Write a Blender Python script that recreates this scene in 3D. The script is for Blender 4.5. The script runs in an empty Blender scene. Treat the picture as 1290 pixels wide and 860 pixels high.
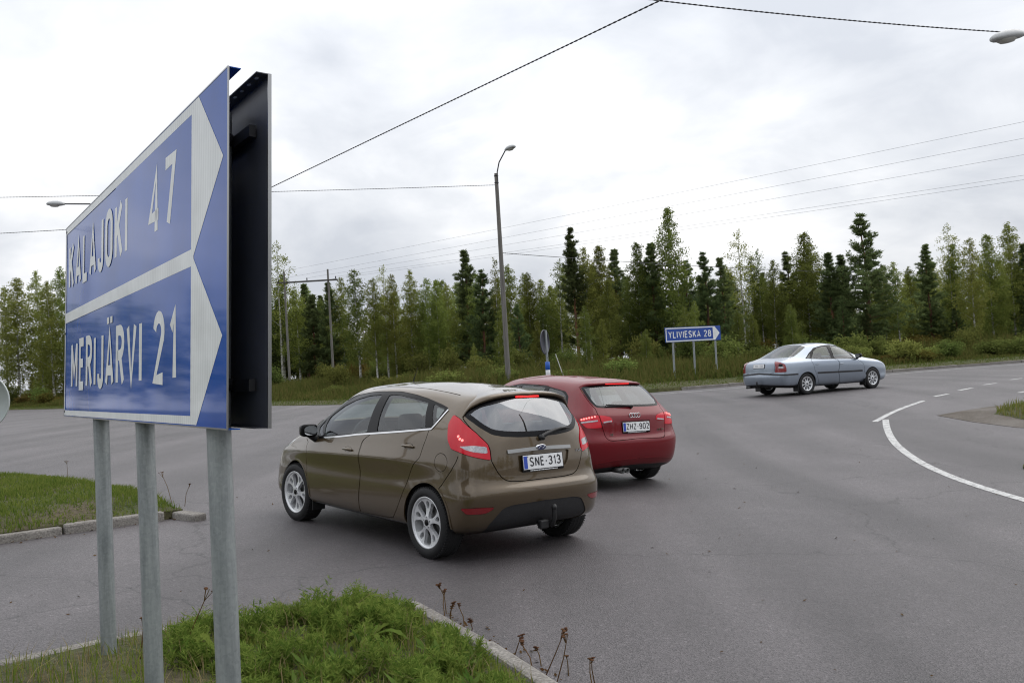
import bpy, bmesh, math, random
import numpy as np
from mathutils import Vector, Matrix
from mathutils.geometry import delaunay_2d_cdt

scene = bpy.context.scene
col = scene.collection

# ------------------------------------------------------------------ camera
FPX, PITCH, ROLL, EYE = 1118.845, 0.0262634, 0.0601826, 1.38403
cam_d = bpy.data.cameras.new('camera')
cam_d.sensor_width = 36.0
cam_d.lens = FPX / 1290 * 36.0
cam_d.clip_start = 0.05
cam_d.clip_end = 4000
cam = bpy.data.objects.new('camera', cam_d)
col.objects.link(cam)
_F = Vector((0, math.cos(PITCH), math.sin(PITCH)))
_U = Vector((0, -math.sin(PITCH), math.cos(PITCH)))
_R = Vector((1, 0, 0))
_R2 = _R * math.cos(ROLL) - _U * math.sin(ROLL)
_U2 = _R * math.sin(ROLL) + _U * math.cos(ROLL)
M3 = Matrix((_R2, _U2, -_F)).transposed()
cam.matrix_world = Matrix.Translation((0, 0, EYE)) @ M3.to_4x4()
scene.camera = cam

# ------------------------------------------------------------------ sky and sun (overcast)
SUN_EL, SUN_AZ = math.radians(48), math.radians(65)     # azimuth: clockwise from +Y (the view direction)
world = bpy.data.worlds.new('World')
scene.world = world
world.use_nodes = True
wn, wl = world.node_tree.nodes, world.node_tree.links
wn.clear()
def wnode(t, **kw):
    n = wn.new(t)
    for k, v in kw.items():
        setattr(n, k, v)
    return n
w_out = wnode('ShaderNodeOutputWorld')
w_bg = wnode('ShaderNodeBackground')
w_bg.inputs['Strength'].default_value = 0.1
sky = wnode('ShaderNodeTexSky', sky_type='NISHITA')
sky.sun_disc = False
sky.sun_elevation = SUN_EL
sky.sun_rotation = SUN_AZ
sky.air_density = 1.0; sky.dust_density = 4.0
tc = wnode('ShaderNodeTexCoord')
sep = wnode('ShaderNodeSeparateXYZ')
wl.new(tc.outputs['Generated'], sep.inputs[0])
# clouds lie on a flat layer: divide the direction by its height
zc = wnode('ShaderNodeMath', operation='MAXIMUM'); zc.inputs[1].default_value = 0.0
wl.new(sep.outputs['Z'], zc.inputs[0])
za = wnode('ShaderNodeMath', operation='ADD'); za.inputs[1].default_value = 0.34
wl.new(zc.outputs[0], za.inputs[0])
dv = wnode('ShaderNodeVectorMath', operation='DIVIDE')
cmbz = wnode('ShaderNodeCombineXYZ')
for i in range(3):
    wl.new(za.outputs[0], cmbz.inputs[i])
wl.new(tc.outputs['Generated'], dv.inputs[0]); wl.new(cmbz.outputs[0], dv.inputs[1])
mp = wnode('ShaderNodeMapping'); mp.inputs['Scale'].default_value = (1.0, 1.0, 0.0)
mp.inputs['Location'].default_value = (-1.8, 5.0, 0)
wl.new(dv.outputs[0], mp.inputs['Vector'])
n1 = wnode('ShaderNodeTexNoise'); n1.inputs['Scale'].default_value = 1.15; n1.inputs['Detail'].default_value = 6; n1.inputs['Roughness'].default_value = 0.5; n1.inputs['Distortion'].default_value = 0.35
n2 = wnode('ShaderNodeTexNoise'); n2.inputs['Scale'].default_value = 3.2; n2.inputs['Detail'].default_value = 8; n2.inputs['Roughness'].default_value = 0.55; n2.inputs['Distortion'].default_value = 0.5
wl.new(mp.outputs[0], n1.inputs['Vector']); wl.new(mp.outputs[0], n2.inputs['Vector'])
mixn = wnode('ShaderNodeMix', data_type='FLOAT'); mixn.inputs[0].default_value = 0.26
wl.new(n1.outputs['Fac'], mixn.inputs[2]); wl.new(n2.outputs['Fac'], mixn.inputs[3])
ramp = wnode('ShaderNodeValToRGB')
el = ramp.color_ramp.elements
el[0].position = 0.40; el[0].color = (6.8, 7.15, 7.8, 1)
el[1].position = 0.60; el[1].color = (11.9, 11.9, 12.0, 1)
e = el.new(0.50); e.color = (8.9, 9.15, 9.6, 1)
wl.new(mixn.outputs[0], ramp.inputs[0])
mixs = wnode('ShaderNodeMix', data_type='RGBA'); mixs.inputs[0].default_value = 0.94
wl.new(sky.outputs[0], mixs.inputs[6]); wl.new(ramp.outputs[0], mixs.inputs[7])
# an overcast sky brightens towards the zenith
gz = wnode('ShaderNodeMapRange'); gz.inputs[1].default_value = 0.0; gz.inputs[2].default_value = 1.0; gz.inputs[3].default_value = 0.88; gz.inputs[4].default_value = 1.7
wl.new(zc.outputs[0], gz.inputs[0])
mulz = wnode('ShaderNodeMix', data_type='RGBA', blend_type='MULTIPLY'); mulz.inputs[0].default_value = 1.0
wl.new(mixs.outputs[2], mulz.inputs[6]); wl.new(gz.outputs[0], mulz.inputs[7])
wl.new(mulz.outputs[2], w_bg.inputs['Color'])
wl.new(w_bg.outputs[0], w_out.inputs['Surface'])

sun_d = bpy.data.lights.new('sun', 'SUN')
sun_d.energy = 1.2
sun_d.angle = math.radians(60)
sun_d.color = (1.0, 0.965, 0.92)
sun = bpy.data.objects.new('sun', sun_d)
col.objects.link(sun)
sdir = Vector((math.sin(SUN_AZ) * math.cos(SUN_EL), math.cos(SUN_AZ) * math.cos(SUN_EL), math.sin(SUN_EL)))
sun.rotation_euler = sdir.to_track_quat('Z', 'Y').to_euler()
sun.location = (0, 0, 40)

vs = scene.view_settings
vs.view_transform = 'Standard'
vs.look = 'None'
vs.exposure = 0.0
vs.gamma = 1.0
vs.use_curve_mapping = False
scene.cycles.max_bounces = 8
scene.cycles.transparent_max_bounces = 12
scene.cycles.use_denoising = True
scene.cycles.filter_width = 1.15
# ------------------------------------------------------------------ helpers
def sm(a, b, x):
    t = np.clip((x - a) / (b - a), 0, 1)
    return t * t * (3 - 2 * t)
def G(x, y):
    """height of the carriageway: the junction drops gently to the right near the cars"""
    a = np.abs(x)
    l = np.sign(x) * np.where(a < 3, a, 3 + 1.6 * np.tanh((a - 3) / 1.6))
    return (-.238 - .0489 * l) * (1 - sm(13, 27, y))

def tag(o, label=None, cat=None, group=None, kind=None):
    if label: o['label'] = label
    if cat: o['category'] = cat
    if group: o['group'] = group
    if kind: o['kind'] = kind
    return o
def empty(name, loc=(0, 0, 0), rot=None):
    o = bpy.data.objects.new(name, None)
    col.objects.link(o)
    o.location = loc
    o.empty_display_size = 0.1
    if rot is not None: o.rotation_euler = rot
    return o
def obj(name, me, mat=None, parent=None):
    o = bpy.data.objects.new(name, me)
    col.objects.link(o)
    if mat is not None and not me.materials: me.materials.append(mat)
    if parent is not None: o.parent = parent
    return o
class MB:
    """collects shapes; build() links them as one mesh object"""
    def __init__(s): s.v = []; s.f = []; s.sm = []
    def add(s, v, f, smooth=False):
        b = len(s.v)
        s.v += [tuple(map(float, p)) for p in v]
        s.f += [tuple(i + b for i in q) for q in f]
        s.sm += [smooth] * len(f)
        return s
    def box(s, c, d, rot=None, bev=0.0):
        hx, hy, hz = d[0] / 2, d[1] / 2, d[2] / 2
        bm = bmesh.new()
        bmesh.ops.create_cube(bm, size=1, matrix=Matrix.Diagonal((d[0], d[1], d[2], 1)))
        if bev > 0:
            bmesh.ops.bevel(bm, geom=bm.edges[:], offset=bev, segments=2, profile=.5, affect='EDGES')
        m = Matrix.Translation(c) @ (rot.to_4x4() if rot is not None else Matrix.Identity(4))
        bm.transform(m)
        bm.verts.index_update()
        s.add([p.co for p in bm.verts], [[q.index for q in f.verts] for f in bm.faces], False)
        bm.free()
        return s
    def tube(s, pts, r, n=10, cap=True, smooth=True):
        pts = [Vector(p) for p in pts]
        rs = r if hasattr(r, '__len__') else [r] * len(pts)
        v = []; f = []
        up = None
        for i, p in enumerate(pts):
            t = (pts[min(i + 1, len(pts) - 1)] - pts[max(i - 1, 0)]).normalized()
            if up is None:
                up = Vector((0, 0, 1)) if abs(t.z) < .9 else Vector((1, 0, 0))
            a = (up - t * up.dot(t)).normalized()
            b = t.cross(a)
            up = a
            for k in range(n):
                w = 2 * math.pi * k / n
                v.append(p + (a * math.cos(w) + b * math.sin(w)) * rs[i])
        for i in range(len(pts) - 1):
            for k in range(n):
                f.append((i * n + k, i * n + (k + 1) % n, (i + 1) * n + (k + 1) % n, (i + 1) * n + k))
        s.add(v, f, smooth)
        if cap:
            s.add(v[:n], [tuple(range(n))[::-1]])
            s.add(v[-n:], [tuple(range(n))])
        return s
    def lathe(s, prof, n=32, m=None, smooth=True):
        """prof: (r, h) pairs turned about local Z"""
        v = []; f = []
        m = m or Matrix.Identity(4)
        for r, h in prof:
            for k in range(n):
                w = 2 * math.pi * k / n
                v.append(m @ Vector((r * math.cos(w), r * math.sin(w), h)))
        for i in range(len(prof) - 1):
            for k in range(n):
                f.append((i * n + k, i * n + (k + 1) % n, (i + 1) * n + (k + 1) % n, (i + 1) * n + k))
        return s.add(v, f, smooth)
    def prism(s, poly, h0, h1, m=None):
        """poly: 2D outline (counter-clockwise) in local XY, from z=h0 to z=h1"""
        m = m or Matrix.Identity(4)
        n = len(poly)
        v = [m @ Vector((x, y, h0)) for x, y in poly] + [m @ Vector((x, y, h1)) for x, y in poly]
        f = [tuple(range(n))[::-1], tuple(range(n, 2 * n))] + [(i, (i + 1) % n, n + (i + 1) % n, n + i) for i in range(n)]
        return s.add(v, f)
    def mesh(s, name):
        me = bpy.data.meshes.new(name)
        me.from_pydata(s.v, [], s.f)
        me.polygons.foreach_set('use_smooth', s.sm)
        me.update()
        return me
    def build(s, name, mat, parent=None):
        return obj(name, s.mesh(name), mat, parent)

# ------------------------------------------------------------------ materials
MATS = {}
def mat(name):
    m = bpy.data.materials.new(name)
    m.use_nodes = True
    nt = m.node_tree
    b = nt.nodes['Principled BSDF']
    MATS[name] = m
    return m, nt, b
def nd(nt, t, **kw):
    n = nt.nodes.new(t)
    ins = kw.pop('ins', {})
    for k, v in kw.items(): setattr(n, k, v)
    for k, v in ins.items(): n.inputs[k].default_value = v
    return n
def simple(name, rgb, rough=.5, metal=0., coat=0., var=.0, scale=8., bump=0., bscale=60., spec=None, coatrough=.03):
    m, nt, b = mat(name)
    b.inputs['Base Color'].default_value = (*rgb, 1)
    b.inputs['Roughness'].default_value = rough
    b.inputs['Metallic'].default_value = metal
    b.inputs['Coat Weight'].default_value = coat
    b.inputs['Coat Roughness'].default_value = coatrough
    if spec is not None: b.inputs['Specular IOR Level'].default_value = spec
    if var or bump:
        t = nd(nt, 'ShaderNodeTexCoord')
    if var:
        n = nd(nt, 'ShaderNodeTexNoise', ins={'Scale': scale, 'Detail': 6., 'Roughness': .6})
        nt.links.new(t.outputs['Object'], n.inputs['Vector'])
        r = nd(nt, 'ShaderNodeMapRange', ins={1: .3, 2: .7, 3: 1 - var, 4: 1 + var})
        nt.links.new(n.outputs['Fac'], r.inputs[0])
        h = nd(nt, 'ShaderNodeMix', data_type='RGBA', blend_type='MULTIPLY', ins={0: 1., 6: (*rgb, 1)})
        nt.links.new(r.outputs[0], h.inputs[7])
        nt.links.new(h.outputs[2], b.inputs['Base Color'])
    if bump:
        n = nd(nt, 'ShaderNodeTexNoise', ins={'Scale': bscale, 'Detail': 4.})
        nt.links.new(t.outputs['Object'], n.inputs['Vector'])
        bp = nd(nt, 'ShaderNodeBump', ins={'Strength': bump, 'Distance': .01})
        nt.links.new(n.outputs['Fac'], bp.inputs['Height'])
        nt.links.new(bp.outputs[0], b.inputs['Normal'])
    return m
# ------------------------------------------------------------------ stroke lettering (narrow road-sign style), cap height 1
def _arc(cx, cy, rx, ry, a0, a1, n=10):
    return [(cx + rx * math.cos(math.radians(a0 + (a1 - a0) * i / n)), cy + ry * math.sin(math.radians(a0 + (a1 - a0) * i / n))) for i in range(n + 1)]
def glyph(c):
    """(width, strokes) ; stroke centre lines within 0..w, 0..1"""
    w = .46
    if c == 'K': return .46, [[(0, 0), (0, 1)], [(.44, 1), (.02, .42)], [(.16, .60), (.46, 0)]]
    if c in 'AÄ':
        s = [[(0, 0), (.25, 1), (.50, 0)], [(.08, .26), (.42, .26)]]
        if c == 'Ä': s += [[(.12, 1.2), (.12, 1.33)], [(.38, 1.2), (.38, 1.33)]]
        return .50, s
    if c == 'L': return .38, [[(0, 1), (0, 0), (.38, 0)]]
    if c == 'J': return .34, [[(.34, 1)] + [(.34 - .17 + x, y) for x, y in _arc(0, .17, .17, .17, 0, -180)] + [(0, .22)]]
    if c in 'O0': return w, [[(0, .5)] + _arc(.23, .77, .23, .23, 180, 0) + _arc(.23, .23, .23, .23, 0, -180) + [(0, .5)]]
    if c in 'I': return .0, [[(0, 0), (0, 1)]]
    if c == '1': return .16, [[(0, .76), (.16, .98), (.16, 0)]]
    if c == '4': return .46, [[(.34, 0), (.34, 1), (.0, .27), (.46, .27)]]
    if c == '7': return .44, [[(0, 1), (.44, 1), (.16, 0)]]
    if c == 'M': return .56, [[(0, 0), (0, 1)], [(.56, 1), (.56, 0)], [(.01, .98), (.28, .30), (.55, .98)]]
    if c == 'N': return .46, [[(0, 0), (0, 1)], [(.46, 0), (.46, 1)], [(.01, .97), (.45, .03)]]
    if c == 'H': return .46, [[(0, 0), (0, 1)], [(.46, 0), (.46, 1)], [(0, .5), (.46, .5)]]
    if c == 'E': return .38, [[(.38, 1), (0, 1), (0, 0), (.38, 0)], [(0, .52), (.34, .52)]]
    if c == 'Z': return .44, [[(0, 1), (.44, 1), (0, 0), (.44, 0)]]
    if c == 'R': return .44, [[(0, 0), (0, 1), (.20, 1)] + _arc(.20, .76, .24, .24, 90, -90) + [(0, .52)], [(.22, .52), (.45, 0)]]
    if c == 'V': return .48, [[(0, 1), (.24, 0), (.48, 1)]]
    if c == 'Y': return .48, [[(0, 1), (.24, .46), (.48, 1)], [(.24, .46), (.24, 0)]]
    if c == 'S': return w, [_arc(.23, .76, .22, .24, 20, 190, 8) + [(.10, .58), (.36, .42)] + _arc(.23, .24, .23, .24, 10, -160, 8)]
    if c == '2': return .44, [_arc(.22, .76, .22, .24, 170, -25, 10) + [(0, 0), (.44, 0)]]
    if c == '3': return .44, [_arc(.21, .76, .21, .24, 160, -80, 10) + _arc(.21, .26, .23, .26, 80, -160, 10)]
    if c == '8': return w, [[(x, y) for x, y in _arc(.23, .765, .20, .235, 0, 360, 16)], _arc(.23, .265, .23, .265, 0, 360, 16)]
    if c == '9': return w, [_arc(.23, .72, .23, .28, 0, 360, 16), [(.46, .72), (.46, .5)] + _arc(.23, .25, .23, .25, 0, -150, 8)]
    if c == '-': return .16, [[(0, .45), (.16, .45)]]
    if c == 'T': return .44, [[(0, 1), (.44, 1)], [(.22, 1), (.22, 0)]]
    if c == 'D': return w, [[(0, 0), (0, 1), (.18, 1)] + _arc(.18, .72, .28, .28, 90, 0, 6) + _arc(.18, .28, .28, .28, 0, -90, 6) + [(0, 0)]]
    if c == '.': return .0, [[(0, 0), (0, .12)]]
    return .3, []
def stroke_poly(mb, line, t, m, z0, z1):
    P = [Vector((x, y)) for x, y in line]
    Q = [P[0]]
    for q in P[1:]:
        if (q - Q[-1]).length > 1e-4: Q.append(q)
    P = Q; n = len(P)
    closed = (P[0] - P[-1]).length < 1e-3 and n > 3
    L = []; R = []
    for i in range(n):
        a = P[i - 1] if i > 0 else (P[n - 2] if closed else None)
        b = P[i + 1] if i < n - 1 else (P[1] if closed else None)
        d1 = (P[i] - a).normalized() if a is not None else None
        d2 = (b - P[i]).normalized() if b is not None else None
        d1 = d1 if d1 is not None else d2; d2 = d2 if d2 is not None else d1
        n1 = Vector((-d1.y, d1.x)); n2 = Vector((-d2.y, d2.x))
        mm = (n1 + n2); k = mm.length
        mm = mm.normalized() if k > .2 else n1
        s = min(1 / max(mm.dot(n1), .35), 1.45) * t / 2
        L.append(P[i] + mm * s); R.append(P[i] - mm * s)
    v = [m @ Vector((q.x, q.y, z1)) for q in L] + [m @ Vector((q.x, q.y, z1)) for q in R] + [m @ Vector((q.x, q.y, z0)) for q in L] + [m @ Vector((q.x, q.y, z0)) for q in R]
    f = []
    for i in range(n - 1):
        f.append((n + i, n + i + 1, i + 1, i))
        f.append((i, i + 1, 2 * n + i + 1, 2 * n + i))
        f.append((3 * n + i, 3 * n + i + 1, n + i + 1, n + i))
    if not closed:
        f.append((0, 2 * n, 3 * n, n)); f.append((2 * n - 1, 4 * n - 1, 3 * n - 1, n - 1))
    mb.add(v, f)
def text_width(s, h, t, gap, space=.5):
    x = 0
    for c in s:
        if c == ' ': x += space * h; continue
        x += glyph(c)[0] * h + t + gap
    return x - gap
def text(s, parent, mt, m, h, t, gap, z0=-.0005, z1=.0015, space=.5, sx=1., joined=None):
    """one object per character (name: letter), laid out from the local origin; joined = name makes one mesh of all"""
    x = 0.; out = []
    J = MB()
    for c in s:
        if c == ' ':
            x += space * h * sx; continue
        w, st = glyph(c)
        mb = J if joined else MB()
        for k, line in enumerate(st):
            # outer edges, not centre lines, fill the cap height
            l2 = [(x + t / 2 + px * h * sx, t / 2 + py * (h - t)) for px, py in line]
            stroke_poly(mb, l2, t, m, z0, z1 + k * .00006)
        if not joined: out.append(mb.build('letter', mt, parent))
        x += w * h * sx + t + gap
    if joined: out.append(J.build(joined, mt, parent))
    return out
# ------------------------------------------------------------------ car body surface: closed rings from sill to roof, cubic B-spline in both directions
def ring(xr, xf, W, z, rb=(.01, .06, .16, .36), fb=(.04, .13, .26, .42), yr=(.5, .83, .985), yf=(.5, .83, .98), Wr=None, Wf=None):
    W = np.full(7, W, float) if np.isscalar(W) else np.array(W, float)
    Wr = W[0] if Wr is None else Wr
    Wf = W[-1] if Wf is None else Wf
    x = np.zeros(15); y = np.zeros(15)
    x[0] = xr; x[14] = xf
    for k in range(4):
        x[1 + k] = xr + rb[k]; x[13 - k] = xf - fb[k]
    for k in range(3):
        y[1 + k] = Wr * yr[k]; y[13 - k] = Wf * yf[k]
    x[4:11] = np.linspace(x[4], x[10], 7)
    y[4:11] = W
    ks = sorted(z)
    zz = np.interp(np.arange(15), ks, [z[k] for k in ks])
    return np.stack([x, y, zz], -1)
def _basis(t):
    return np.stack([(1 - t) ** 3, 3 * t ** 3 - 6 * t ** 2 + 4, -3 * t ** 3 + 3 * t ** 2 + 3 * t + 1, t ** 3], -1) / 6
MIR = np.array([1, -1, 1.])
class Surf:
    def __init__(s, rings):
        P = np.array(rings)                       # (NV, NU, 3)
        P = np.concatenate([P[:, 1:2] * MIR, P, P[:, -2:-1] * MIR], 1)
        P = np.concatenate([2 * P[:1] - P[1:2], P, P[-2:-1] * MIR], 0)
        s.P = P; s.NV = P.shape[0] - 2; s.NU = P.shape[1] - 2
    def __call__(s, u, v):
        u = np.clip(np.asarray(u, float), 0, s.NU - 1 - 1e-9); v = np.clip(np.asarray(v, float), 0, s.NV - 1 - 1e-9)
        iu = u.astype(int); iv = v.astype(int)
        bu = _basis(u - iu); bv = _basis(v - iv)
        r = 0
        for a in range(4):
            for b in range(4):
                r = r + (bv[..., a] * bu[..., b])[..., None] * s.P[iv + a, iu + b]
        return r
    def normal(s, u, v):
        e = 2e-3
        u = np.clip(np.asarray(u, float), e, s.NU - 1 - e); v = np.clip(np.asarray(v, float), e, s.NV - 1 - 2 * e)
        du = s(u + e, v) - s(u - e, v); dv = s(u, v + e) - s(u, v - e)
        n = np.cross(dv, du)
        return n / (np.linalg.norm(n, axis=-1, keepdims=True) + 1e-12)
    def samples(s, k=8):
        if not hasattr(s, '_s'):
            uu, vv = np.meshgrid(np.linspace(0, s.NU - 1, (s.NU - 1) * k + 1), np.linspace(0, s.NV - 1, (s.NV - 1) * k + 1))
            s._s = (uu.ravel(), vv.ravel(), s(uu.ravel(), vv.ravel()))
        return s._s
    def inv(s, f, target, mask=None):
        """(u, v) whose f(point) is nearest the target 2- or 3-vectors"""
        uu, vv, pp = s.samples()
        q = f(pp)
        out = []
        for t in np.atleast_2d(target):
            d = ((q - t) ** 2).sum(-1)
            if mask is not None: d = d + 1e9 * (~mask(pp))
            i = d.argmin(); x = np.array([uu[i], vv[i]])
            for _ in range(12):
                e = 1e-4
                x = np.clip(x, [e, e], [s.NU - 1 - e, s.NV - 1 - e])
                r = f(s(x[0], x[1])) - t
                J = np.stack([(f(s(x[0] + e, x[1])) - f(s(x[0] - e, x[1]))) / (2 * e), (f(s(x[0], x[1] + e)) - f(s(x[0], x[1] - e))) / (2 * e)], -1)
                st = np.linalg.lstsq(J.T @ J + 1e-9 * np.eye(2), -J.T @ r, rcond=None)[0]
                x = x + np.clip(st, -.25, .25)
            out.append(np.clip(x, 0, [s.NU - 1, s.NV - 1]))
        return np.array(out)
def fiesta_surf():
    R = [
     ring(-0.402, 2.996, 0.684, {0: 0.233, 4: 0.206, 14: 0.203}, rb=(0.01, 0.06, 0.16, 0.36)),
     ring(-0.532, 3.146, 0.767, {0: 0.277, 4: 0.239, 10: 0.231, 14: 0.212}, rb=(0.01, 0.06, 0.159, 0.359)),
     ring(-0.588, 3.244, 0.801, {0: 0.336, 4: 0.298, 10: 0.289, 14: 0.3}, rb=(0.01, 0.059, 0.158, 0.356)),
     ring(-0.623, 3.293, (0.798, 0.808, 0.81, 0.81, 0.81, 0.803, 0.763), {0: 0.465, 4: 0.436, 10: 0.437, 14: 0.428}, rb=(0.01, 0.059, 0.157, 0.353)),
     ring(-0.642, 3.291, (0.793, 0.806, 0.806, 0.806, 0.806, 0.8, 0.758), {0: 0.598, 4: 0.57, 10: 0.536, 14: 0.517}, rb=(0.01, 0.059, 0.157, 0.354)),
     ring(-0.592, 3.269, (0.777, 0.795, 0.797, 0.797, 0.797, 0.79, 0.745), {0: 0.636, 4: 0.652, 10: 0.636, 14: 0.606}, rb=(0.01, 0.06, 0.16, 0.359)),
     ring(-0.586, 3.229, (0.768, 0.803, 0.812, 0.812, 0.812, 0.803, 0.738), {0: 0.727, 4: 0.80, 6: 0.785, 10: 0.725, 14: 0.676}, rb=(0.01, 0.061, 0.163, 0.366)),
     ring(-0.577, 3.151, (0.758, 0.796, 0.805, 0.805, 0.805, 0.796, 0.73), {0: 0.829, 4: 0.832, 6: 0.812, 10: 0.752, 14: 0.726}, rb=(0.01, 0.061, 0.163, 0.367)),
     ring(-0.555, 2.874, (0.728, 0.762, 0.774, 0.774, 0.774, 0.766, 0.716), {0: 0.971, 4: 0.967, 8: 0.883, 10: 0.848, 14: 0.874}, rb=(0.015, 0.069, 0.177, 0.375), fb=(0.03, 0.09, 0.16, 0.25)),
     ring(-0.54, 2.498, (0.7, 0.74, 0.76, 0.765, 0.765, 0.755, 0.695), {0: 1.039, 4: 1.052, 8: 0.961, 10: 0.958, 14: 1.006}, rb=(0.02, 0.078, 0.196, 0.392), fb=(0.03, 0.1, 0.2, 0.3)),
     ring(-0.499, 2.102, (0.63, 0.665, 0.687, 0.695, 0.695, 0.675, 0.615), {0: 1.182, 4: 1.198, 8: 1.189, 10: 1.187, 14: 1.243}, rb=(0.03, 0.099, 0.218, 0.416), fb=(0.03, 0.09, 0.17, 0.26)),
     ring(-0.434, 1.721, (0.519, 0.554, 0.574, 0.579, 0.579, 0.569, 0.519), {0: 1.315, 4: 1.345, 6: 1.388, 8: 1.406, 10: 1.388, 14: 1.408}, rb=(0.03, 0.08, 0.189, 0.378), fb=(0.03, 0.08, 0.14, 0.2)),
     ring(-0.398, 1.52, (0.414, 0.444, 0.459, 0.464, 0.464, 0.454, 0.414), {0: 1.355, 4: 1.382, 6: 1.418, 8: 1.429, 10: 1.42, 14: 1.432}, rb=(0.02, 0.06, 0.149, 0.338), fb=(0.03, 0.07, 0.12, 0.2)),
     ring(-0.197, 1.36, (0.201, 0.216, 0.226, 0.226, 0.226, 0.221, 0.201), {0: 1.397, 4: 1.412, 6: 1.447, 8: 1.456, 10: 1.451, 14: 1.456}, rb=(0.02, 0.05, 0.099, 0.278), fb=(0.02, 0.05, 0.1, 0.2)),
     ring(-0.047, 1.22, 0, {0: 1.418, 4: 1.428, 6: 1.458, 8: 1.467, 10: 1.461, 14: 1.465}, rb=(0.015, 0.03, 0.06, 0.199), fb=(0.02, 0.04, 0.08, 0.16)),
    ]
    return Surf(R)
# ------------------------------------------------------------------ cutting a body surface into panels, panes and lamps along traced outlines
def chaikin(p, n=2, closed=True):
    p = np.asarray(p, float)
    for _ in range(n):
        q = np.roll(p, -1, 0) if closed else p[1:]
        a = p if closed else p[:-1]
        r = np.empty((2 * len(a), 2))
        r[0::2] = .75 * a + .25 * q; r[1::2] = .25 * a + .75 * q
        if not closed: r = np.concatenate([p[:1], r, p[-1:]])
        p = r
    return p
def dens(p, step=.12, closed=True):
    p = np.asarray(p, float); out = []
    n = len(p)
    for i in range(n if closed else n - 1):
        a, b = p[i], p[(i + 1) % n]
        k = max(1, int(np.ceil(np.abs((b - a) * [1, 1]).max() / step)))
        for t in range(k): out.append(a + (b - a) * t / k)
    if not closed: out.append(p[-1])
    return np.array(out)
def inside(poly, pts):
    x, y = pts[:, 0], pts[:, 1]; c = np.zeros(len(pts), bool)
    n = len(poly)
    for i in range(n):
        x1, y1 = poly[i]; x2, y2 = poly[(i + 1) % n]
        if y1 == y2: continue
        m = ((y1 > y) != (y2 > y)) & (x < (x2 - x1) * (y - y1) / (y2 - y1) + x1)
        c ^= m
    return c
def uv_step(S, uv, d3):
    """move uv so that the surface point moves by d3"""
    e = 1e-3
    u = np.clip(uv[:, 0], e, S.NU - 1 - 2 * e); v = np.clip(uv[:, 1], e, S.NV - 1 - 2 * e)
    Ju = (S(u + e, v) - S(u - e, v)) / (2 * e); Jv = (S(u, v + e) - S(u, v - e)) / (2 * e)
    a = (Ju * Ju).sum(-1); b = (Ju * Jv).sum(-1); c = (Jv * Jv).sum(-1)
    r1 = (Ju * d3).sum(-1); r2 = (Jv * d3).sum(-1); det = a * c - b * b + 1e-12
    return uv + np.stack([(c * r1 - b * r2) / det, (a * r2 - b * r1) / det], -1)
def offset_uv(S, uv, d, closed=True):
    P = S(uv[:, 0], uv[:, 1]); N = S.normal(uv[:, 0], uv[:, 1])
    if closed: t = np.roll(P, -1, 0) - np.roll(P, 1, 0)
    else: t = np.gradient(P, axis=0)
    t /= np.linalg.norm(t, axis=-1, keepdims=True) + 1e-9
    o = np.cross(t, N)
    if closed:
        A = (uv[:, 0] * np.roll(uv[:, 1], -1) - uv[:, 1] * np.roll(uv[:, 0], -1)).sum()
        # surface normal = dv x du, so a positive uv area runs clockwise seen from outside
        if A > 0: o = -o
    return uv_step(S, uv, o * d)
def strip_uv(S, line, w):
    line = dens(line, .15, False)
    return np.concatenate([offset_uv(S, line, w / 2, False), offset_uv(S, line, -w / 2, False)[::-1]])
class Region:
    def __init__(s, name, poly, gap=0., inset=0., smooth=2, removed=False, flange=.014):
        s.name, s.poly, s.gap, s.inset, s.smooth, s.removed, s.flange = name, poly, gap, inset, smooth, removed, flange
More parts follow.
